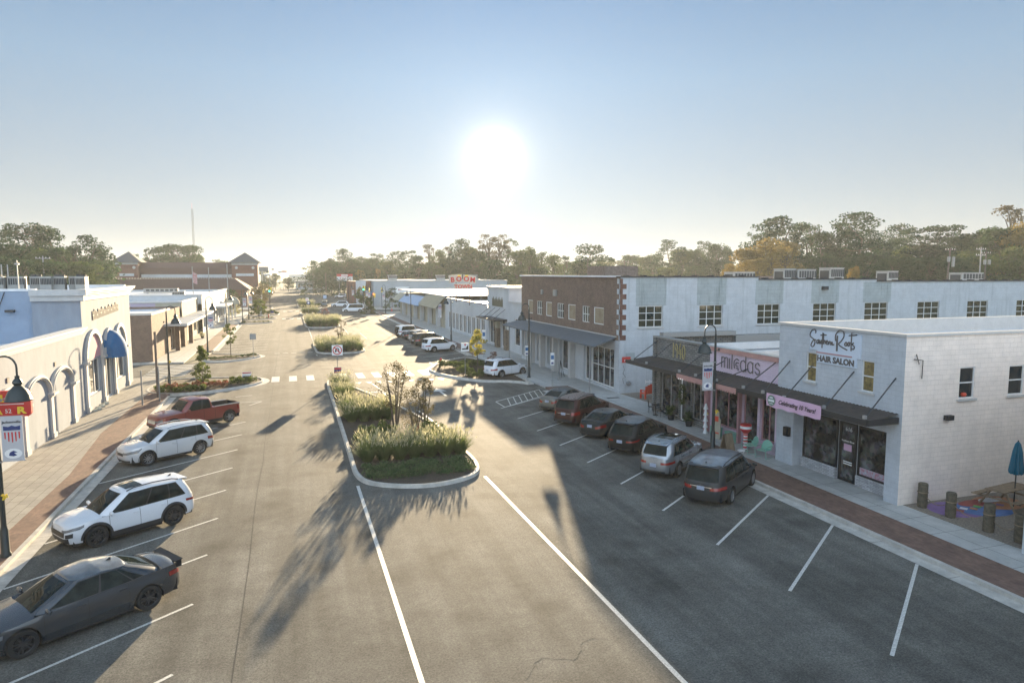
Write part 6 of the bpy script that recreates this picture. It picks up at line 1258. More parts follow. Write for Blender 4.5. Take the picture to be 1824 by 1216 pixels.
scatter(bush_proto('low_hedge_bush', 'shrub', 7, 1.2, .8, .2, 9, 40), [(-8.4 + i * .9, 168 + (i % 3) * 2) for i in range(7)] + [(3.6, 169), (4.4, 171)] + [(3.5 + i * 1.1, 200 + (i % 3) * 3) for i in range(5)], 'small clipped bush in the far planting beds', 'clipped bushes in the far beds')
tag(build((lambda m, rg: [leaves(m, (rg.uniform(3.2, 8.2), rg.uniform(30.9, 33.2), rg.uniform(.12, .3)), .28, 42, .075, rg, .5, .1) for _ in range(250)] and m)(MB(), random.Random(9)), 'ground_cover', LM['cover']), 'leafy green ground cover along the front edge of the near median', 'ground cover', kind='stuff')
tag(build((lambda m, rg: [leaves(m, (rg.uniform(3.2, 8.2), rg.uniform(37.5, 57) if 1 else 0, rg.uniform(.1, .2)), .2, 16, .06, rg, .4, .1) for _ in range(90) ] and m)(MB(), random.Random(10)), 'leaf_litter', LM['crape']), 'dry leaf litter on the mulch of the near median', 'leaf litter', kind='stuff')
# ---- feathery ornamental grass clumps
def grass_clump(seed, h=1.25, spread=.78, nb=560, npl=85):
    rg = random.Random(seed); r = thing('ornamental_grass', 'x', 'ornamental grass'); r['kind'] = 'thing'; m = MB(); p = MB()
    for i in range(nb + npl):
        pl = i >= nb; a = rg.uniform(0, 6.28); r0 = .22 * math.sqrt(rg.random()); out = spread * rg.uniform(.15, 1) * (.75 if pl else 1); hh = h * rg.uniform(.6, .95) * (1.0 if pl else .9)
        if not pl: hh *= (1.04 - .35 * out / spread)
        x0, y0 = r0 * math.cos(a), r0 * math.sin(a); ts = (0, .35, .7, 1.0); pts = []
        for t in ts: rr = out * t ** 1.7; pts.append(Vector((x0 + rr * math.cos(a), y0 + rr * math.sin(a), hh * (t - .12 * t * t * (out / spread)) + (0 if not pl else 0))))
        tn = Vector((-math.sin(a), math.cos(a), 0)) if i % 2 else Vector((math.cos(a + 1), math.sin(a + 1), 0)); w = .011 if not pl else .006
        vs = []
        for k, q in enumerate(pts): ww = w * (1.2 - .9 * ts[k]); vs += [q - tn * ww, q + tn * ww]
        m.add(vs, [(0, 1, 3, 2), (2, 3, 5, 4), (4, 5, 7, 6)])
        if pl:
            d = (pts[-1] - pts[-2]).normalized(); L = rg.uniform(.14, .26); b = pts[-1]; e = b + d * L * .9 + Vector((0, 0, L * .35))
            for tv in (tn, d.cross(tn).normalized()): p.add([b, b.lerp(e, .45) - tv * .018, e, b.lerp(e, .45) + tv * .018], [(0, 1, 2, 3)])
    build(m, 'grass_blades', LM['grass'], r); build(p, 'seed_plumes', LM['plume'], r, kind='stuff'); return r
gp = [grass_clump(i, h=1.12 + .07 * i) for i in range(4)]; gused = [False] * 4
def put_grass(x, y, s, label, group):
    k = rnd.randrange(4)
    if not gused[k]: o = gp[k]; gused[k] = True
    else: o = copy_tree(gp[k])
    o.location = (x, y, .09); o.scale = (s, s, s * rnd.uniform(.82, 1.06)); o.rotation_euler = (0, 0, rnd.uniform(0, 6.28)); o['label'] = label; o['group'] = group
for i in range(7): put_grass(3.5 + i * .80, 34.4 - .05 * abs(3 - i) + rnd.uniform(-.15, .15), 1.08, 'tall feathery grass clump in the front row of the near median', 'front grass row of the near median')
for i in range(6): put_grass(3.8 + i * .85, 35.6 + rnd.uniform(-.2, .2), 1.12, 'feathery grass clump in the second row of the near median', 'second grass row of the near median')
for i in range(12): put_grass(3.55 + (i % 4) * .78, 44.0 + (i // 4) * 1.3 + rnd.uniform(-.2, .2), 1.12, 'pale topped grass clump in the back rows of the near median, behind the round bushes', 'back grass rows of the near median')
for i in range(7): put_grass(3.5 + (i % 2) * .7, 52.4 + i * 1.2, .95, 'green grass clump at the far tip of the near median by the sign post', 'grass at the far tip of the near median')
for i in range(20): put_grass(3.6 + (i % 5) * 1.05 + rnd.uniform(-.2, .2), 85.6 + (i // 5) * 2.3 + rnd.uniform(-.3, .3), 1.25, 'grass clump in the second median', 'grass in the second median')
for i in range(20): put_grass(3.5 + (i % 5) * 1.1 + rnd.uniform(-.2, .2), 126.5 + (i // 5) * 3 + rnd.uniform(-.4, .4), 1.5, 'pale grass clump in the third median', 'grass in the third median')
for i in range(10): put_grass(3.3 + (i % 3) * 1.2, 168 + (i // 3) * 2 if i < 3 else 198 + (i // 3) * 6, 1.7, 'grass clump in the farthest medians', 'grass in the farthest medians')
# ============================================================ STREET FURNITURE
def banner(root, side, z0=3.2, z1=4.72):
    Pn = Pl((0, 0, 0), (1, 0, 0), (0, -1, 0)); a, c = (.12, .74) if side > 0 else (-.74, -.12); u = (a + c) / 2
    o = build(MB().pbox(Pn, a, c, z0, z1, -.012, .012), 'banner', M['flaggrey'], root)
    br = MB()
    for z in (z0 + .01, z1 - .01): br.tube([(0, 0, z), (side * .78, 0, z)], .014, 6).lathe([(.1, -.03), (.1, .03)], 10, (0, 0, z))
    build(br, 'banner_bracket', M['galv'], root)
    text('Jacksonville', Pn, u, z1 - .24, .115, M['black'], parent=o, d=.016, ext=.002, bold=.003, name='banner_lettering', world=False)
    k = MB().pprism(Pn, [(u - .24, z1 - .48), (u - .24, z1 - .33), (u - .1, z1 - .36), (u, z1 - .32), (u + .1, z1 - .36), (u + .24, z1 - .33), (u + .24, z1 - .48)], .014, .018); build(k, 'shield_band', M['navy'], o)
    k = MB()
    for i in range(5): x = u - .2 + .1 * i; e = (.12, .03, 0, .03, .12)[i]; k.pprism(Pn, [(x - .022, z1 - .54), (x - .016, z1 - .88 + e), (x + .016, z1 - .88 + e), (x + .022, z1 - .54)], .014, .018)
    build(k, 'shield_stripes', M['red'], o); k = MB().add([Pn.pt(u + .25 * math.cos(q * PI / 10), z0 + .26 + .17 * math.sin(q * PI / 10), .016) for q in range(20)], [tuple(range(20))]); e = build(k, 'banner_emblem', M['white'], o)
    build(MB().pprism(Pn, [(u - .13, z0 + .2), (u - .1, z0 + .3), (u, z0 + .36), (u + .12, z0 + .3), (u + .02, z0 + .28), (u + .1, z0 + .2), (u, z0 + .17)], .018, .021), 'emblem_mark', M['navy'], e)
def street_lamp(x, y, side, label, ban=True, ribbon=False, proto=None, z=H0):
    r = thing('street_lamp', label, 'street lamp', (x, y, z), 0, 'gooseneck street lamps'); H = 6.3
    m = MB().lathe([(.0, 0), (.17, 0), (.17, .08), (.13, .14), (.125, .9), (.10, .95), (.098, 1.0)], 14).tube([(0, 0, .95), (0, 0, H - .1)], [.085, .055], 12); build(m, 'pole', M['pole'], r, smooth=True)
    R = .34; pts = [(0, 0, H - .15)] + [(side * (R - R * math.cos(t)), 0, H + R * 1.15 * math.sin(t)) for t in [PI * k / 12 for k in range(13)]] + [(side * 2 * R, 0, H - .3)]
    build(MB().tube(pts, .032, 8), 'gooseneck', M['pole'], r, smooth=True)
    sx = side * 2 * R; sh = MB().lathe([(.03, 6.05), (.07, 6.03), (.07, 5.95), (.13, 5.88), (.15, 5.8), (.10, 5.72), (.16, 5.66), (.27, 5.55), (.34, 5.40), (.37, 5.27), (.40, 5.24), (.40, 5.21), (.36, 5.21), (.33, 5.26), (.05, 5.5)], 24, (sx, 0, 0)); o = build(sh, 'lamp_shade', M['pole'], r, smooth=True)
    build(MB().lathe([(.0, 5.16), (.1, 5.2), (.13, 5.3), (.1, 5.4)], 12, (sx, 0, 0)), 'lamp_bulb', M['whiteframe'], o, smooth=True)
    build(MB().tube([(0, 0, 5.35), (-side * .2, 0, 5.35)], .022, 6).lathe([(.05, 5.3), (.05, 5.42), (.0, 5.44)], 8, (-side * .22, 0, 0)), 'socket_bracket', M['pole'], r)
    if ban: banner(r, side)
    if ribbon:
        rb = MB(); rg = random.Random(3)
        for k in range(16): a = rg.uniform(0, 6.28); b = rg.uniform(-1.2, 1.2); d = Vector((math.cos(a) * math.cos(b), math.sin(a) * math.cos(b), math.sin(b))) * .14; c = Vector((.12, -.1, 2.05)); rb.tube([c, c + d * .8, c + d * .5 + Vector((0, 0, .04))], .022, 4)
        tag(build(rb, 'ribbon_bow', M['yellow'], None), ('yellow bow tied on the near left lamp post' if x < -9 and y < 30 else ('yellow bow tied on the lamp post by the pink shop' if x > 0 else 'yellow and red bow on the lamp post beside the red bushes')), 'bow').location = (x, y, z)
    return r
street_lamp(-9.25, 26.1, 1, 'gooseneck lamp with a banner at the left edge of the picture, nearest on the left', ribbon=True)
street_lamp(-9.75, 62.6, 1, 'gooseneck lamp in the bed of red bushes on the left', ban=False, ribbon=True)
street_lamp(-9.1, 85.0, 1, 'gooseneck lamp with a banner in front of the low brown brick shop')
street_lamp(-9.5, 116, 1, 'gooseneck lamp by the flat canopy of the cream shop', False); street_lamp(-8.6, 139.6, 1, 'gooseneck lamp with a banner before the lawn on the left'); street_lamp(-8.0, 149.5, 1, 'gooseneck lamp among the shrubs in the left bed')
street_lamp(-8.6, 186, 1, 'gooseneck lamp near the left signals'); street_lamp(-8.6, 205, 1, 'gooseneck lamp in front of the low brick store'); street_lamp(-8.6, 232, 1, 'gooseneck lamp below the right brick tower')
street_lamp(21.35, 30.8, -1, 'gooseneck lamp with a banner in front of the pink shop', ribbon=True); street_lamp(20.4, 57.7, -1, 'gooseneck lamp in front of the brick front building', False)
street_lamp(21.1, 91.9, -1, 'gooseneck lamp by the long white shop below the roof sign', False); street_lamp(21.6, 127.5, -1, 'gooseneck lamp by the blue awning of the tan shops', False); street_lamp(21.6, 163, -1, 'gooseneck lamp at the far end of the tan shops')
street_lamp(19.3, 172.5, -1, 'gooseneck lamp at the crossing before the grey blue wall'); street_lamp(17.6, 198, -1, 'gooseneck lamp beyond the far crossing on the right'); street_lamp(17.2, 214, -1, 'gooseneck lamp farthest up the right side', False); street_lamp(20.6, 190, -1, 'gooseneck lamp beside the blue awning corner shop')
s_ = thing('hanging_banner', 'grey banner with a red striped shield hung on the corner of the long white shop', 'banner', (24.9, 115.2, 0)); banner(s_, -1, 1.9, 4.3)
def signpost(x, y, h, label, panels, name='sign_post', z=H0, cat='sign', pm='galv', r_=.028):
    r = thing(name, label, cat, (x, y, z)); build(MB().tube([(0, 0, 0), (0, 0, h)], r_, 6), 'post', M[pm], r)
    for p in panels: p(r)
    return r
PF = Pl((0, -.03, 0), (1, 0, 0), (0, -1, 0))
def panel(w, h, zc, m, deco=None):
    def f(r):
        o = build(MB().pbox(PF, -w / 2, w / 2, zc - h / 2, zc + h / 2, 0, .012), 'sign_panel', M[m], r)
        if deco: deco(o, w, h, zc)
    return f
def nouturn(o, w, h, zc):
    q = MB(); n = 28
    for k in range(n):
        a, b_ = 2 * PI * k / n, 2 * PI * (k + 1) / n
        q.quad(PF.pt(.40 * math.cos(a), zc + .40 * math.sin(a), .018), PF.pt(.40 * math.cos(b_), zc + .40 * math.sin(b_), .018), PF.pt(.32 * math.cos(b_), zc + .32 * math.sin(b_), .018), PF.pt(.32 * math.cos(a), zc + .32 * math.sin(a), .018))
    q.quad(PF.pt(-.27, zc + .21, .020), PF.pt(-.21, zc + .27, .020), PF.pt(.27, zc - .21, .020), PF.pt(.21, zc - .27, .020)); build(MB().add(q.v, [tuple(reversed(f)) for f in q.f] if 0 else q.f), 'prohibition_ring', M['red'], o)
    k = arc(PF, 0, zc + .04, .17, .16, .08, .013, .017, 12); k.pbox(PF, .09, .17, zc - .22, zc + .04, .013, .017).pbox(PF, -.17, -.09, zc - .06, zc + .04, .013, .017).pprism(PF, [(-.25, zc - .05), (-.13, zc - .2), (-.01, zc - .05)], .013, .017); build(k, 'turn_arrow', M['black'], o)
signpost(3.85, 61.3, 3.3, 'square no U-turn sign with a red ring at the far tip of the near median', [panel(.92, .92, 2.72, 'white', nouturn), panel(.62, .5, .95, 'navy', lambda o, w, h, zc: build(MB().pbox(PF, -.28, .28, zc + .06, zc + .2, .013, .018).pbox(PF, -.28, .28, zc - .2, zc - .12, .013, .018), 'sign_band', M['red'], o))], z=.1)
def leftlane(o, w, h, zc):
    build(MB().pbox(PF, -.3, .3, zc - .22, zc - .1, .013, .018).pprism(PF, [(.02, zc - .2), (.3, zc - .1), (.3, zc + .2), (.18, zc + .1)], .013, .018), 'arrow', M['black'], o); build(MB().pprism(PF, [(-.12, zc + .3), (.12, zc + .3), (0, zc + .1)], .019, .024), 'red_mark', M['red'], o)
signpost(15.1, 60.2, 3.15, 'white lane arrow sign with a red mark in the right kerb bulb', [panel(.75, .75, 2.72, 'white', leftlane)], z=.1)
def access(o, w, h, zc): build(MB().pbox(PF, -w * .38, w * .38, zc - .02, zc + h * .3, .013, .018), 'access_symbol', M['blueawn'], o); build(MB().pbox(PF, -w * .3, w * .3, zc - h * .4, zc - h * .25, .013, .018), 'sign_text_line', M['navy'], o)
signpost(20.5, 52.2, 2.9, 'blue and white accessible parking sign by the brick front building, nearer of the two', [panel(.34, 1.05, 2.35, 'white', access)]); signpost(20.7, 57.0 + 2.2, 2.75, 'blue and white accessible parking sign beside the awning lamp, farther of the two', [panel(.34, .9, 2.3, 'white', access)])
signpost(20.6, 73.5, 3.0, 'tall narrow blue and white accessible parking sign by the small yellow tree', [panel(.4, 1.4, 2.4, 'white', access)])
signpost(-10.2, 53.9, 2.5, 'bare grey channel post on the left pavement', [], name='metal_post', cat='post', r_=.06); signpost(-9.3, 55.2, 2.6, 'thin grey metal post beside the tall brown pole', [], name='metal_post', cat='post', r_=.045)
signpost(-9.75, 57.2, 5.0, 'tall brown timber pole beside the left lamp', [], name='timber_pole', cat='pole', pm='polewood', r_=.09)
def back(o, w, h, zc): pass
signpost(-4.0, 80.8, 2.7, 'grey backed sign seen from behind in the second left kerb bulb', [panel(.65, .65, 2.4, 'galv')])
signpost(-3.78, 64.0, .75, 'small red white and blue yard sign at the tip of the left corner bed', [panel(.75, .55, .5, 'white', lambda o, w, h, zc: (build(MB().pbox(PF, -.35, .35, zc + .14, zc + .24, .013, .016), 'red_band', M['red'], o), build(MB().pbox(PF, -.35, .35, zc - .25, zc - .08, .013, .016), 'blue_band', M['navy'], o)))], name='yard_sign', z=.1)
signpost(-3.9, 168, .8, 'small blue yard sign in the far left bed', [panel(.7, .5, .5, 'navy')], name='yard_sign', z=.1)
signpost(4.2, 166.5, 3.0, 'dark round faced sign at the tip of the fourth median', [panel(.8, .8, 2.6, 'navy', lambda o, w, h, zc: build(MB().pbox(PF, -.2, .2, zc - .2, zc + .2, .013, .018), 'sign_mark', M['white'], o))], z=.1); signpost(4.6, 194, 3.0, 'white and red sign at the near tip of the farthest median', [panel(.8, .8, 2.4, 'white', lambda o, w, h, zc: build(MB().pbox(PF, -.25, .25, zc - .1, zc + .1, .013, .018), 'sign_mark', M['red'], o))], z=.1)
signpost(9.3, 195, 3.6, 'pale blue sign right of the farthest median', [panel(.9, .9, 3.1, 'paleblueawn')], z=0)
signpost(-6.3, 163.5, 4.6, 'pale square stone pylon in the left bed by the signals', [], name='stone_pylon', cat='pylon', pm='trim', r_=.55)
# hydrant
h = thing('fire_hydrant', 'red fire hydrant by the hatched bay in the right kerb bulb', 'fire hydrant', (14.7, 68.9, .1)); build(MB().lathe([(.17, 0), (.17, .06), (.11, .08), (.11, .5), (.15, .52), (.15, .58), (.11, .62), (.06, .72), (.0, .75)], 14), 'hydrant_body', M['red'], h, smooth=True); build(MB().tube([(-.2, 0, .42), (.2, 0, .42)], .05, 8).tube([(0, 0, .4), (0, -.2, .4)], .065, 8), 'nozzle', M['red'], h)
h = thing('fire_hydrant', 'small red hydrant in the far left bed', 'fire hydrant', (-4.3, 153.5, .1)); build(MB().lathe([(.2, 0), (.2, .06), (.13, .08), (.13, .6), (.16, .62), (.1, .75), (0, .85)], 12), 'hydrant_body', M['red'], h, smooth=True)
# traffic signals
def signal(x, y, label, lit='green', hh=6.2):
    r = thing('traffic_light', label, 'traffic light', (x, y, .1)); build(MB().tube([(0, 0, 0), (0, 0, hh)], .09, 8), 'pole', M['pole'], r); hz = hh - 1.3
    build(MB().box(-.2, .2, -.4, -.12, hz, hz + 1.15).box(.24, .5, -.2, .1, hz, hz + 1.1), 'signal_head', M['yellow'], r); em = mat('lit ' + lit, (.0, .5, .35) if lit == 'green' else (.8, .1, .03)); e = em.node_tree.nodes['Principled BSDF']; e.inputs['Emission Color'].default_value = (0, .9, .6, 1) if lit == 'green' else (1, .12, .02, 1); e.inputs['Emission Strength'].default_value = 2.2
    zz = hz + (.2 if lit == 'green' else .9); build(MB().lathe([(0, -.43), (.15, -.43), (.17, -.4)], 14, (0, 0, zz), axis='y'), 'lit_lens', em, r); k = MB(); [k.lathe([(0, -.42), (.14, -.42), (.16, -.4)], 12, (0, 0, q), axis='y') for q in (hz + .2, hz + .56, hz + .92) if abs(q - zz) > .1]; build(k, 'dark_lens', M['black'], r); return r
signal(-4.6, 178.5, 'traffic light showing green in the left bed', 'green'); signal(19.0, 187.5, 'traffic light showing green beyond the passenger van', 'green'); signal(21.5, 186, 'traffic light showing red below the blue awning', 'red', 4.3)
for x, y, l in ((-6, 178.9, 'yellow backed signal left of the left green light'), (21.0, 192, 'yellow backed signal between the far lamps on the right'), (24.2, 190, 'yellow backed signal nearest the grey blue wall')):
    r = thing('traffic_light', l, 'traffic light', (x, y, .1)); build(MB().tube([(0, 0, 0), (0, 0, 5.6)], .08, 8), 'pole', M['pole'], r); build(MB().box(-.2, .2, -.4, -.1, 4.3, 5.5), 'signal_head', M['yellow'], r)
# courtyard: bollards with rope, picnic table, umbrella, painted mural, bench
for i, (x, y, hh, l) in enumerate(((24.0, 20.3, 1.0, 'old timber bollard touching the corner of the cream wall'), (24.05, 19.1, .98, 'old timber bollard second from the salon corner'), (24.0, 17.55, 1.05, 'old timber bollard third from the salon corner'), (24.05, 16.45, 1.0, 'old timber bollard nearest the right edge of the picture'))):
    r = thing('timber_bollard', l, 'bollard', (x, y, H0), 0, 'old timber bollards'); build(MB().lathe([(.17, 0), (.19, .2), (.18, .6), (.185, hh - .04), (.16, hh), (0, hh + .01)], 12), 'bollard_log', M['post'], r, smooth=True, angle=50); build(MB().lathe([(.195, hh * .62), (.205, hh * .64), (.195, hh * .66)], 12), 'rope_ring', M['wood'], r)
rp = MB(); bs = [(24.0, 20.3), (24.05, 19.1), (24.0, 17.55), (24.05, 16.45)]
for a, c in zip(bs, bs[1:]): rp.tube([(lerp(a[0], c[0], t / 8) , lerp(a[1], c[1], t / 8), H0 + .62 - .32 * 4 * (t / 8) * (1 - t / 8)) for t in range(9)], .016, 5)
tag(build(rp, 'rope', M['wood']), 'sagging rope strung between the timber bollards', 'rope')
tb = thing('picnic_table', 'weathered wooden picnic table by the cream side wall', 'picnic table', (27.45, 19.35, H0), R_(8))
m = MB()
for k in range(5): m.box(-1.0, 1.0, -.37 + k * .15, -.23 + k * .15, .74, .78)
build(m, 'table_top', M['wood'], tb)
for s in (-1, 1): build(MB().box(-1.0, 1.0, s * .75 - .13, s * .75 - .005, .43, .47).box(-1.0, 1.0, s * .75 + .005, s * .75 + .13, .43, .47), 'bench_seat', M['wood'], tb)
for sx in (-.75, .75):
    m = MB().box(sx - .02, sx + .02, -.85, .85, .36, .43)
    for s in (-1, 1): m.tube([(sx, s * .68, 0), (sx, s * .25, .74)], .045, 4)
    build(m, 'a_frame_leg', M['wood'], tb)
um = thing('patio_umbrella', 'folded teal patio umbrella standing through the picnic table', 'umbrella', (27.5, 19.15, H0)); build(MB().tube([(0, 0, 0), (0, 0, 2.75)], .025, 8), 'umbrella_pole', M['darkmetal'], um); m = MB(); prof = [(.03, 2.7), (.1, 2.6), (.17, 2.3), (.22, 1.9), (.27, 1.5), (.24, 1.38)]; vs = []
for rr_, z in prof:
    for k in range(20): q = rr_ * (1 if k % 2 else .68); vs.append((q * math.cos(k * PI / 10), q * math.sin(k * PI / 10), z))
m.add(vs, [(i * 20 + k, i * 20 + (k + 1) % 20, (i + 1) * 20 + (k + 1) % 20, (i + 1) * 20 + k) for i in range(len(prof) - 1) for k in range(20)]); build(m, 'folded_canopy', M['teal'], um)
mu = thing('ground_mural', 'round purple, blue and orange mural painted on the courtyard ground', 'mural', (25.9, 19.35, H0 + .014)); pc = dict(purple=(.20, .12, .28), blue=(.07, .15, .34), orange=(.40, .19, .10), red=(.28, .07, .06), yellow=(.5, .43, .13), green=(.12, .35, .12), pale=(.6, .6, .62))
def blob(cx, cy, rx, ry, z, m, nm, n=24): build(MB().add([(cx + rx * math.cos(2 * PI * k / n), cy + ry * math.sin(2 * PI * k / n), z) for k in range(n)], [tuple(range(n))]), nm, m, mu)
for i, (cx_, cy_, rx, ry, c) in enumerate(((-.9, .3, 1.1, .9, 'purple'), (.3, .0, 1.2, .85, 'blue'), (1.5, .35, 1.1, .8, 'orange'), (.6, .6, .9, .35, 'red'), (1.5, .7, .6, .25, 'pale'))): blob(cx_, cy_, rx, ry, .004 * (i + 1), mat('mural ' + c, pc[c], .8, nscale=3, namt=.15), 'paint_patch')
for i in range(7): build(MB().obox((-.9 + i * .36, .1 + .14 * (i % 2), .03), .26, .26, .002, .5), 'paint_square', mat('mural sq%d' % i, list(pc.values())[(i * 3 + 3) % 7], .8), mu)
bn = thing('red_bench', 'bright orange red garden bench against the white side wall', 'bench', (25.75, 45.3, H0 + .02), R_(195))
build(MB().box(-.75, .75, -.28, .28, .36, .44), 'bench_seat', M['orange'], bn); m = MB()
for k in range(7): x = -.68 + k * .225; m.box(x - .09, x + .09, .26, .31, .44, .98 + .14 * math.cos((k - 3) * .6))
build(m, 'backrest', M['orange'], bn)
for s in (-.72, .72): build(MB().box(s - .04, s + .04, -.28, .28, .6, .66), 'armrest', M['orange'], bn); [build(MB().box(s - .05, s + .05, q - .05, q + .05, 0, .62), 'leg', M['orange'], bn) for q in (-.24, .24)]
sm = thing('small_garden_sign', 'little white and red picket sign on the orange bench', 'sign', (25.75, 45.45, 1.2)); build(MB().box(-.35, .35, -.01, .01, .1, .2).box(-.35, -.3, -.012, .012, 0, .3).box(.3, .35, -.012, .012, 0, .3).box(0, .05, -.012, .012, 0, .3), 'picket', M['white'], sm)
# shop front goods
def planter(x, y, label, h=.9, w=.7, kind='shrub', pot='darkmetal', seed=1):
    r = thing('potted_plant', label, 'potted plant', (x, y, H0)); build(MB().lathe([(.0, 0), (.18, 0), (.24, .34), (.26, .36), (.2, .34)], 14), 'pot', M[pot], r); rg = random.Random(seed); m = MB(); [leaves(m, (rg.uniform(-.2, .2), rg.uniform(-.2, .2), .36 + h * .6 * rg.random()), w * .28, 50, .09, rg, .9, .1) for _ in range(12)]; build(m, 'foliage', LM[kind], r); return r
planter(23.15, 38.0, 'bushy green potted plant left of the grey shop door', seed=1); planter(23.2, 36.0, 'dark leafy potted plant right of the grey shop door', .8, .6, 'oak', seed=2); planter(-12.2, 108, 'pale rounded plant on the pavement by the flat canopy', .8, .8, 'plume', seed=4)
def bistro(x, y, rz, label, m='black'):
    r = thing('metal_chair', label, 'chair', (x, y, H0), rz); build(MB().lathe([(0, .45), (.2, .45), (.21, .43)], 14), 'seat', M[m], r); f = MB()
    f.tube([(-.17, .15, .45), (-.17, .2, .88), (0, .22, .95), (.17, .2, .88), (.17, .15, .45)], .013, 5)
    for q in (-.07, 0, .07): f.tube([(q, .16, .45), (q, .215, .93)], .009, 4)
    build(f, 'backrest', M[m], r)
    for a, c in ((-.15, -.13), (.15, -.13), (-.15, .13), (.15, .13)): build(MB().tube([(a, c, .44), (a * 1.25, c * 1.25, 0)], .012, 5), 'leg', M[m], r)
bistro(23.0, 40.3, 1.2, 'black wire chair left of the round table by the grey shop'); bistro(22.9, 38.9, -1.4, 'black wire chair right of the round table by the grey shop')
r = thing('bistro_table', 'small black round table between the wire chairs by the grey shop', 'table', (22.95, 39.6, H0)); build(MB().lathe([(0, .72), (.3, .72), (.3, .70), (0, .70)], 18), 'table_top', M['black'], r); build(MB().tube([(0, 0, 0), (0, 0, .7)], .025, 6).lathe([(0, 0), (.2, 0), (.18, .03)], 12), 'pedestal', M['black'], r)
def shell_chair(x, y, rz, label):
    r = thing('shell_back_chair', label, 'chair', (x, y, H0), rz); build(MB().box(-.25, .25, -.24, .24, .40, .43), 'seat', M['mint'], r)
    w = MB(); vs = []
    for i in range(9):
        a = PI * i / 8
        for j in range(2): rr_ = (.30, .02)[j]; vs.append((rr_ * math.cos(a), .25 + .05 * (j == 0) * math.sin(a) + .08, .55 + rr_ * math.sin(a) * 1.1))
    w.add(vs, [(i * 2, i * 2 + 2, i * 2 + 3, i * 2 + 1) for i in range(8)]); w.box(-.28, .28, .25, .28, .40, .60); build(w, 'backrest', M['mint'], r)
    for s in (-1, 1): f = MB().tube([(s * .3, .24, .62), (s * .3, -.25, .6), (s * .3, -.3, .5), (s * .3, -.26, .02), (s * .3, .3, .0)], .016, 6); build(f, 'armrest_frame', M['mint'], r)
shell_chair(22.75, 29.55, R_(-100), 'mint green metal shell chair left of its twin, by the candy striped stand'); shell_chair(22.8, 28.5, R_(-70), 'mint green metal shell chair beside the grey corner pillar')
r = thing('sandwich_board', 'open timber sandwich board on the pavement by the mint chairs', 'sandwich board', (21.7, 30.0, H0), R_(15))
for s in (-1, 1): f = MB(); f.add([(-.3, s * .28, 0), (.3, s * .28, 0), (.3, s * .02, 1.0), (-.3, s * .02, 1.0), (-.3, s * .31, 0), (.3, s * .31, 0), (.3, s * .05, 1.0), (-.3, s * .05, 1.0)], [(0, 1, 2, 3), (4, 7, 6, 5), (0, 4, 5, 1), (1, 5, 6, 2), (2, 6, 7, 3), (3, 7, 4, 0)]); build(f, 'board', M['wood'], r)
r = thing('shop_cutout_board', 'tan printed board with red patches leaning beside the pink column', 'board', (22.95, 32.75, H0), R_(-80)); build(MB().pprism(Pl((0, 0, 0), (1, 0, 0), (0, -1, 0)), [(-.28, 0), (.28, 0), (.3, 1.1), (.2, 1.25), (.15, 1.6), (-.1, 1.62), (-.2, 1.3), (-.3, 1.2)], 0, .04), 'board', M['tan'], r)
build(MB().pbox(Pl((0, -.04, 0), (1, 0, 0), (0, -1, 0)), -.15, .15, 1.0, 1.3, .002, .008).pbox(Pl((0, -.04, 0), (1, 0, 0), (0, -1, 0)), -.2, .2, .3, .38, .002, .008), 'red_print', M['orange'], r)
for x, y, l in ((23.3, 33.3, 'mint green crate bench left of the tan board, under the pink shop window'), (23.3, 31.9, 'mint green crate bench nearest the sandwich board')):
    r = thing('crate_bench', l, 'bench', (x, y, H0)); build(MB().box(-.2, .2, -.35, .35, .5, .55), 'seat', M['mint'], r); [build(MB().box(-.18, .18, s - .03, s + .03, 0, .5), 'leg', M['mint'], r) for s in (-.3, .3)]
r = thing('striped_stand', 'red and white candy striped display stand by the pink shop door', 'display stand', (23.05, 30.3, H0)); m = MB().tube([(0, 0, 0), (0, 0, .85)], .11, 12); build(m, 'stand_post', M['white'], r); k = MB()
for i in range(5): k.lathe([(.115, .06 + i * .17), (.118, .10 + i * .17), (.115, .15 + i * .17)], 12)
build(k, 'stripes', M['red'], r); build(MB().lathe([(.12, .85), (.3, 1.05), (.3, 1.35), (0, 1.35)], 12), 'display_tub', M['red'], r); build(MB().lathe([(.305, 1.12), (.31, 1.2), (.305, 1.26)], 12), 'tub_band', M['white'], r)
r = thing('ornament_totem', 'tall stacked white and yellow garden ornament beside the lamp post', 'ornament', (23.0, 33.95, H0)); k = MB()
for i in range(5): k.lathe([(.05, i * .36), (.15, .03 + i * .36), (.07, .26 + i * .36), (.05, .36 + i * .36)], 12)
build(k, 'stacked_cups', M['white'], r); build(MB().lathe([(.0, 1.1), (.13, 1.2), (.0, 1.34)], 10, (.05, 0, 0)), 'yellow_ball', M['yellow'], r)
r = thing('potted_pet_bowl', 'small white bowl on the pavement beside the mint chairs', 'bowl', (22.35, 29.7, H0)); build(MB().lathe([(0, .02), (.14, 0), (.2, .14), (.16, .12), (0, .05)], 14), 'bowl', M['white'], r)
r = thing('open_sign', 'glowing white OPEN sign hanging over the grey shop door', 'sign', (23.3, 37.2, 3.0)); em = mat('lit sign', (.8, .85, .9)); e = em.node_tree.nodes['Principled BSDF']; e.inputs['Emission Color'].default_value = (.85, .95, 1, 1); e.inputs['Emission Strength'].default_value = 1.0; build(MB().box(-.05, 0, -.25, .25, -.12, .12), 'sign_box', em, r)
r = thing('wreath', 'green leafy wreath hung on the white framed grey shop door', 'wreath', (23.42, 37.15, 1.9)); m = MB(); rg = random.Random(2); [leaves(m, (0, .28 * math.cos(a * .5), .55 * math.sin(a * .5)), .14, 30, .1, rg) for a in range(13)]; build(m, 'leaf_ring', LM['shrub'], r)
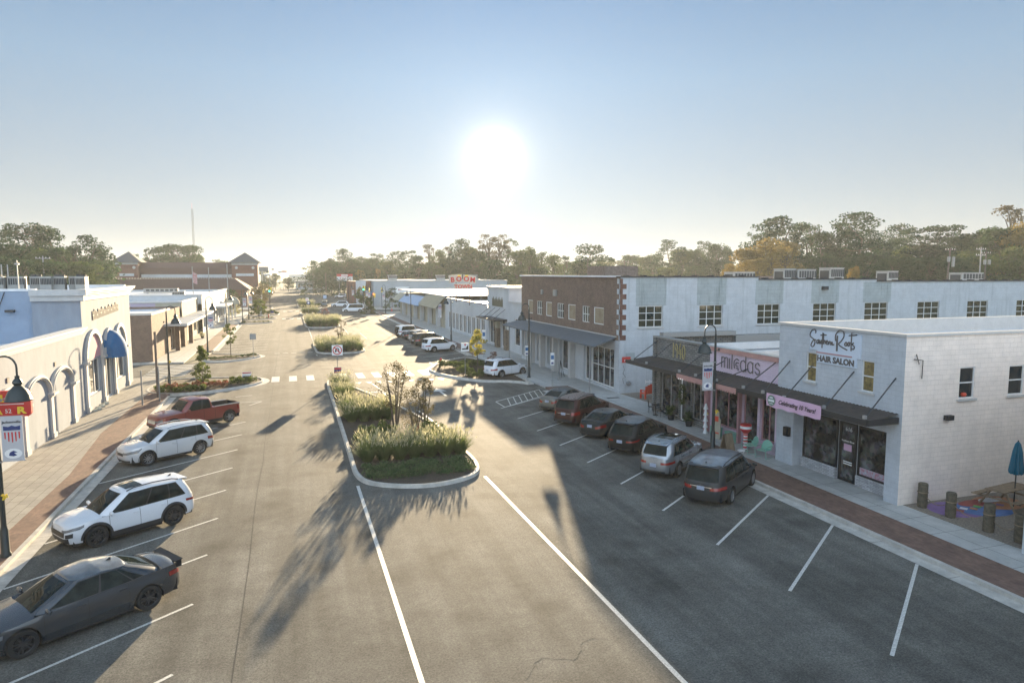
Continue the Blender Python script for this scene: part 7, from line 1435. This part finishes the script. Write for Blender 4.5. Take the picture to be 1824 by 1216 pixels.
r = thing('easel', 'black folding easel on the pavement by the brick front shop window', 'easel', (23.3, 57.3, H0)); build(MB().tube([(0, -.35, 0), (0, 0, 1.5)], .025, 5).tube([(0, .35, 0), (0, 0, 1.5)], .025, 5).tube([(.4, 0, 0), (0, 0, 1.5)], .025, 5), 'easel_legs', M['darkmetal'], r)
r = thing('traffic_cone', 'small orange traffic cone at the far crossing', 'traffic cone', (24.4, 172.5, H0)); build(MB().lathe([(.03, .75), (.2, .05), (.2, 0)], 10), 'cone', M['orange'], r); build(MB().box(-.25, .25, -.25, .25, 0, .05), 'base', M['orange'], r)
r = thing('pumpkin', 'small orange pumpkin on the sill inside the left window of the cream wall', 'pumpkin', (26.5, 20.83, 4.42)); build(MB().lathe([(0, 0), (.1, .02), (.13, .09), (.1, .16), (0, .17)], 12), 'pumpkin_shell', M['orange'], r, smooth=True); build(MB().tube([(0, 0, .16), (.01, 0, .21)], .012, 5), 'stem', M['post'], r)
# litter on the road
rg = random.Random(12)
for k in range(5):
    o = build(MB().add([(-.04, 0, 0), (0, -.02, .02), (.045, .01, .0), (.0, .025, .01)], [(0, 1, 2, 3)]), 'dead_leaf', LM['crape'] if k % 2 else M['black'], None, label='small dead leaf lying on the near asphalt', cat='leaf', group='dead leaves on the near asphalt'); o.location = (rg.uniform(3, 8.3), rg.uniform(12.5, 20), .015); o.rotation_euler = (0, 0, rg.uniform(0, 6))
# ---------------------------------------------------------------- utility poles, wires, masts, billboards
WE = {}
def upole(px, py, Y, label, lean=0, arms=1, m='polewood', group='utility poles', r_=.16, key=None, trans=0):
    p = at(px, py, Y); r = thing('utility_pole', label, 'utility pole', (p.x, p.y, 0), 0, group); hh = p.z; build(MB().tube([(-lean * hh, 0, 0), (0, 0, hh)], [r_, r_ * .65], 8), 'pole', M[m], r)
    for k in range(arms): build(MB().box(-1.2, 1.2, -.06, .06, hh - .5 - k * 1.1, hh - .38 - k * 1.1), 'cross_arm', M[m], r); i = MB(); [i.lathe([(.04, 0), (.07, .1), (.03, .2)], 8, (q, 0, hh - .38 - k * 1.1)) for q in (-1.1, -.5, .5, 1.1)]; build(i, 'insulator', M['whiteframe'], r)
    for k in range(trans): build(MB().lathe([(0, 0), (.28, .03), (.28, .9), (0, .95)], 10, ((-.55, .6, .55)[k % 3], -.25, hh - 2.6 - .9 * (k // 2))), 'transformer', M['hvac'], r)
    if key: WE[key] = Vector((p.x, p.y, hh - .2))
    return r
upole(1112, 463, 150, 'single timber pole right of the brown roof hut', key='a'); upole(1047, 460, 190, 'timber pole with a cross arm behind the brown roof hut', key='b'); upole(1693, 441, 95, 'leaning timber pole with transformers beyond the white wall', .05, 1, key='c', trans=3, r_=.2); upole(1748, 440, 95, 'pale metal pole with white insulators beyond the white wall', 0, 2, 'galv', key='d'); upole(1757, 447, 97, 'second pole with a transformer beside the pale metal pole', 0, 1, 'polewood', key='e', trans=2)
upole(1577, 404, 160, 'tall thin pole standing out of the pines', 0, 0, 'darkmetal', r_=.1); upole(1462, 440, 150, 'timber pole half hidden by the autumn trees', 0, 1, key='f')
upole(557, 488, 300, 'timber pole left of the far right signals', 0, 0, key='g'); upole(580, 486, 280, 'timber pole nearest the far red and white sign', 0, 0, key='h'); upole(544, 480, 420, 'short dark pole on the skyline at the end of the street', 0, 0)
upole(76, 456, 150, 'pale pole with a cross arm in front of the left pines', 0, 1, 'galv'); upole(2, 471, 140, 'pale pole at the left edge of the picture', 0, 0, 'galv'); upole(13, 471, 145, 'second pale pole by the left edge, beside a small orange tree', 0, 0, 'galv')
upole(371, 476, 150, 'slim grey pole in front of the dark roof between the towers', 0, 0, 'galv', r_=.1); upole(404, 470, 160, 'taller slim grey pole nearest the right tower', 0, 0, 'galv', r_=.12)
def wires(pts, label, sag=.6, r_=.02, n=1):
    m = MB()
    for k in range(n):
        for a, c in zip(pts, pts[1:]): m.tube([a.lerp(c, t / 10) + Vector((0, 0, -sag * 4 * (t / 10) * (1 - t / 10) - k * .45)) for t in range(11)], r_, 4)
    tag(build(m, 'overhead_cables', M['wire']), label, 'cable')
wires([WE['b'], WE['a'], at(1330, 462, 130), WE['c']], 'overhead cables running behind the white building to the leaning pole', .8, .02, 2); wires([WE['c'], WE['d'], at(1860, 468, 90)], 'overhead cables between the leaning pole and the pale metal pole', .5, .02, 2)
wires([WE['g'], WE['h'], at(640, 500, 260)], 'sagging cables between the two far timber poles', 1.5, .04, 2); wires([at(-20, 474, 145), at(76, 470, 150), at(215, 474, 155)], 'thin cable crossing in front of the left pines', .4, .02); wires([at(-30, 484, 120), at(40, 487, 118), at(150, 489, 120)], 'lower thin cable behind the roof air conditioners on the left', .3, .018)
r = thing('flagpole', 'flagpole with a hanging red and white striped flag before the brick stores', 'flagpole', tuple(at(346, 560, 140).xy) + (0,)); zf = at(346, 475, 140).z; build(MB().tube([(0, 0, 0), (0, 0, zf)], .06, 8), 'pole', M['galv'], r); build(MB().quad((.05, 0, zf - 3.0), (.75, .1, zf - 3.3), (.8, .1, zf - 1.4), (.05, 0, zf - .9)), 'flag', mat('flag cloth', (.30, .05, .06), .8, nscale=4, col2=(.42, .38, .38)), r)
p = at(342, 372, 420); r = thing('radio_mast', 'thin lattice radio mast standing far behind the left trees', 'radio mast', (p.x, p.y, 0)); m = MB()
for k in range(3): a = k * 2.094; m.tube([(.5 * math.cos(a), .5 * math.sin(a), 0), (.45 * math.cos(a), .45 * math.sin(a), p.z)], .07, 4)
z = 2
while z < p.z - 1:
    for k in range(3): a, c = k * 2.094, (k + 1) * 2.094; m.tube([(.48 * math.cos(a), .48 * math.sin(a), z), (.48 * math.cos(c), .48 * math.sin(c), z + .9)], .04, 3, cap=False)
    z += 1.0
build(m, 'lattice', M['darkmetal'], r); build(MB().tube([(0, 0, p.z), (0, 0, p.z + 3)], .05, 4), 'antenna_tip', M['red'], r)
def billboard(px0, py0, px1, py1, Y, label, m, legs=1, band=None, dark='galv'):
    a, c = at(px0, py1, Y), at(px1, py0, Y); r = thing('billboard', label, 'billboard', ((a.x + c.x) / 2, Y, 0)); w = (c.x - a.x) / 2
    Pp = FY(0); Pb = Pl((0, 0, 0), (1, 0, 0), (0, -1, 0)); o = build(MB().box(-w, w, 0, .4, a.z, c.z), 'sign_face', M[m], r)
    if band: build(MB().box(-w, w, -.03, -.003, a.z + (c.z - a.z) * .62, c.z), 'red_band', M['red'], o); build(MB().box(-w * .45, w * .4, -.06, -.033, a.z + (c.z - a.z) * .72, a.z + (c.z - a.z) * .9), 'white_print', M['white'], o); q = MB(); [q.box(x, x + w * .1, -.03, -.003, a.z + .3, a.z + (c.z - a.z) * .5) for x in [(-.6 + .22 * i) * w for i in range(7)]]; build(q, 'letter_marks', M['pinktrim'], o)
    for k in range(legs): x = 0 if legs == 1 else (-w * .7, w * .7)[k]; build(MB().tube([(x, .2, 0), (x, .2, a.z)], .3 if legs == 1 else .15, 8), 'sign_leg', M[dark], r)
billboard(600, 488, 628, 500, 290, 'red and white roadside sign beyond the far signals', 'white', 2, True); billboard(455, 475, 478, 483, 300, 'grey back of a billboard on one post beyond the right tower', 'awngrey'); billboard(470, 488, 482, 491, 330, 'low pale roadside sign beside the far billboard', 'palewall', 2)
for k, (px, py) in enumerate(((504, 482), (508, 482), (498, 483), (486, 478))): p = at(px, py, 420); tag(build(MB().tube([(0, 0, 0), (0, 0, p.z)], .12, 5).box(-.9, .9, -.1, .1, p.z - 1, p.z), 'pylon_sign', M['pinktrim' if k < 2 else 'galv']), 'thin distant pylon sign on the skyline at the end of the street', 'sign', 'distant pylon signs').location = (p.x, p.y, 0)
# spilled pavers of light wear: drain grates
tag(build(MB().box(22.6, 23.6, 46.0, 46.35, H0 + .004, H0 + .012), 'drain_grate', M['darkmetal']), 'flat dark drain grate in the pavement before the white quoined corner', 'drain grate')
tag(build(MB().tube([(0, 0, 0), (0, 0, 1.8)], .05, 6), 'vent_pipe', M['galv'], None), 'thin vent pipe beside the roof sign on the long white shop', 'pipe').location = (29, 105, 4.85)

# ---------------------------------------------------------------- the misty air
hz = bpy.data.materials.new('haze'); hz.use_nodes = True; t = hz.node_tree; t.nodes.clear(); vo = nd(t, 'ShaderNodeVolumePrincipled'); oo = nd(t, 'ShaderNodeOutputMaterial'); t.links.new(vo.outputs[0], oo.inputs['Volume'])
vo.inputs['Color'].default_value = (.90, .95, .97, 1); vo.inputs['Density'].default_value = HAZE; vo.inputs['Anisotropy'].default_value = 0.2
tag(build(MB().box(-1600, 1900, -400, 3300, -1.6, 44), 'haze', hz), 'thin pale morning mist filling the air', 'haze', kind='stuff')
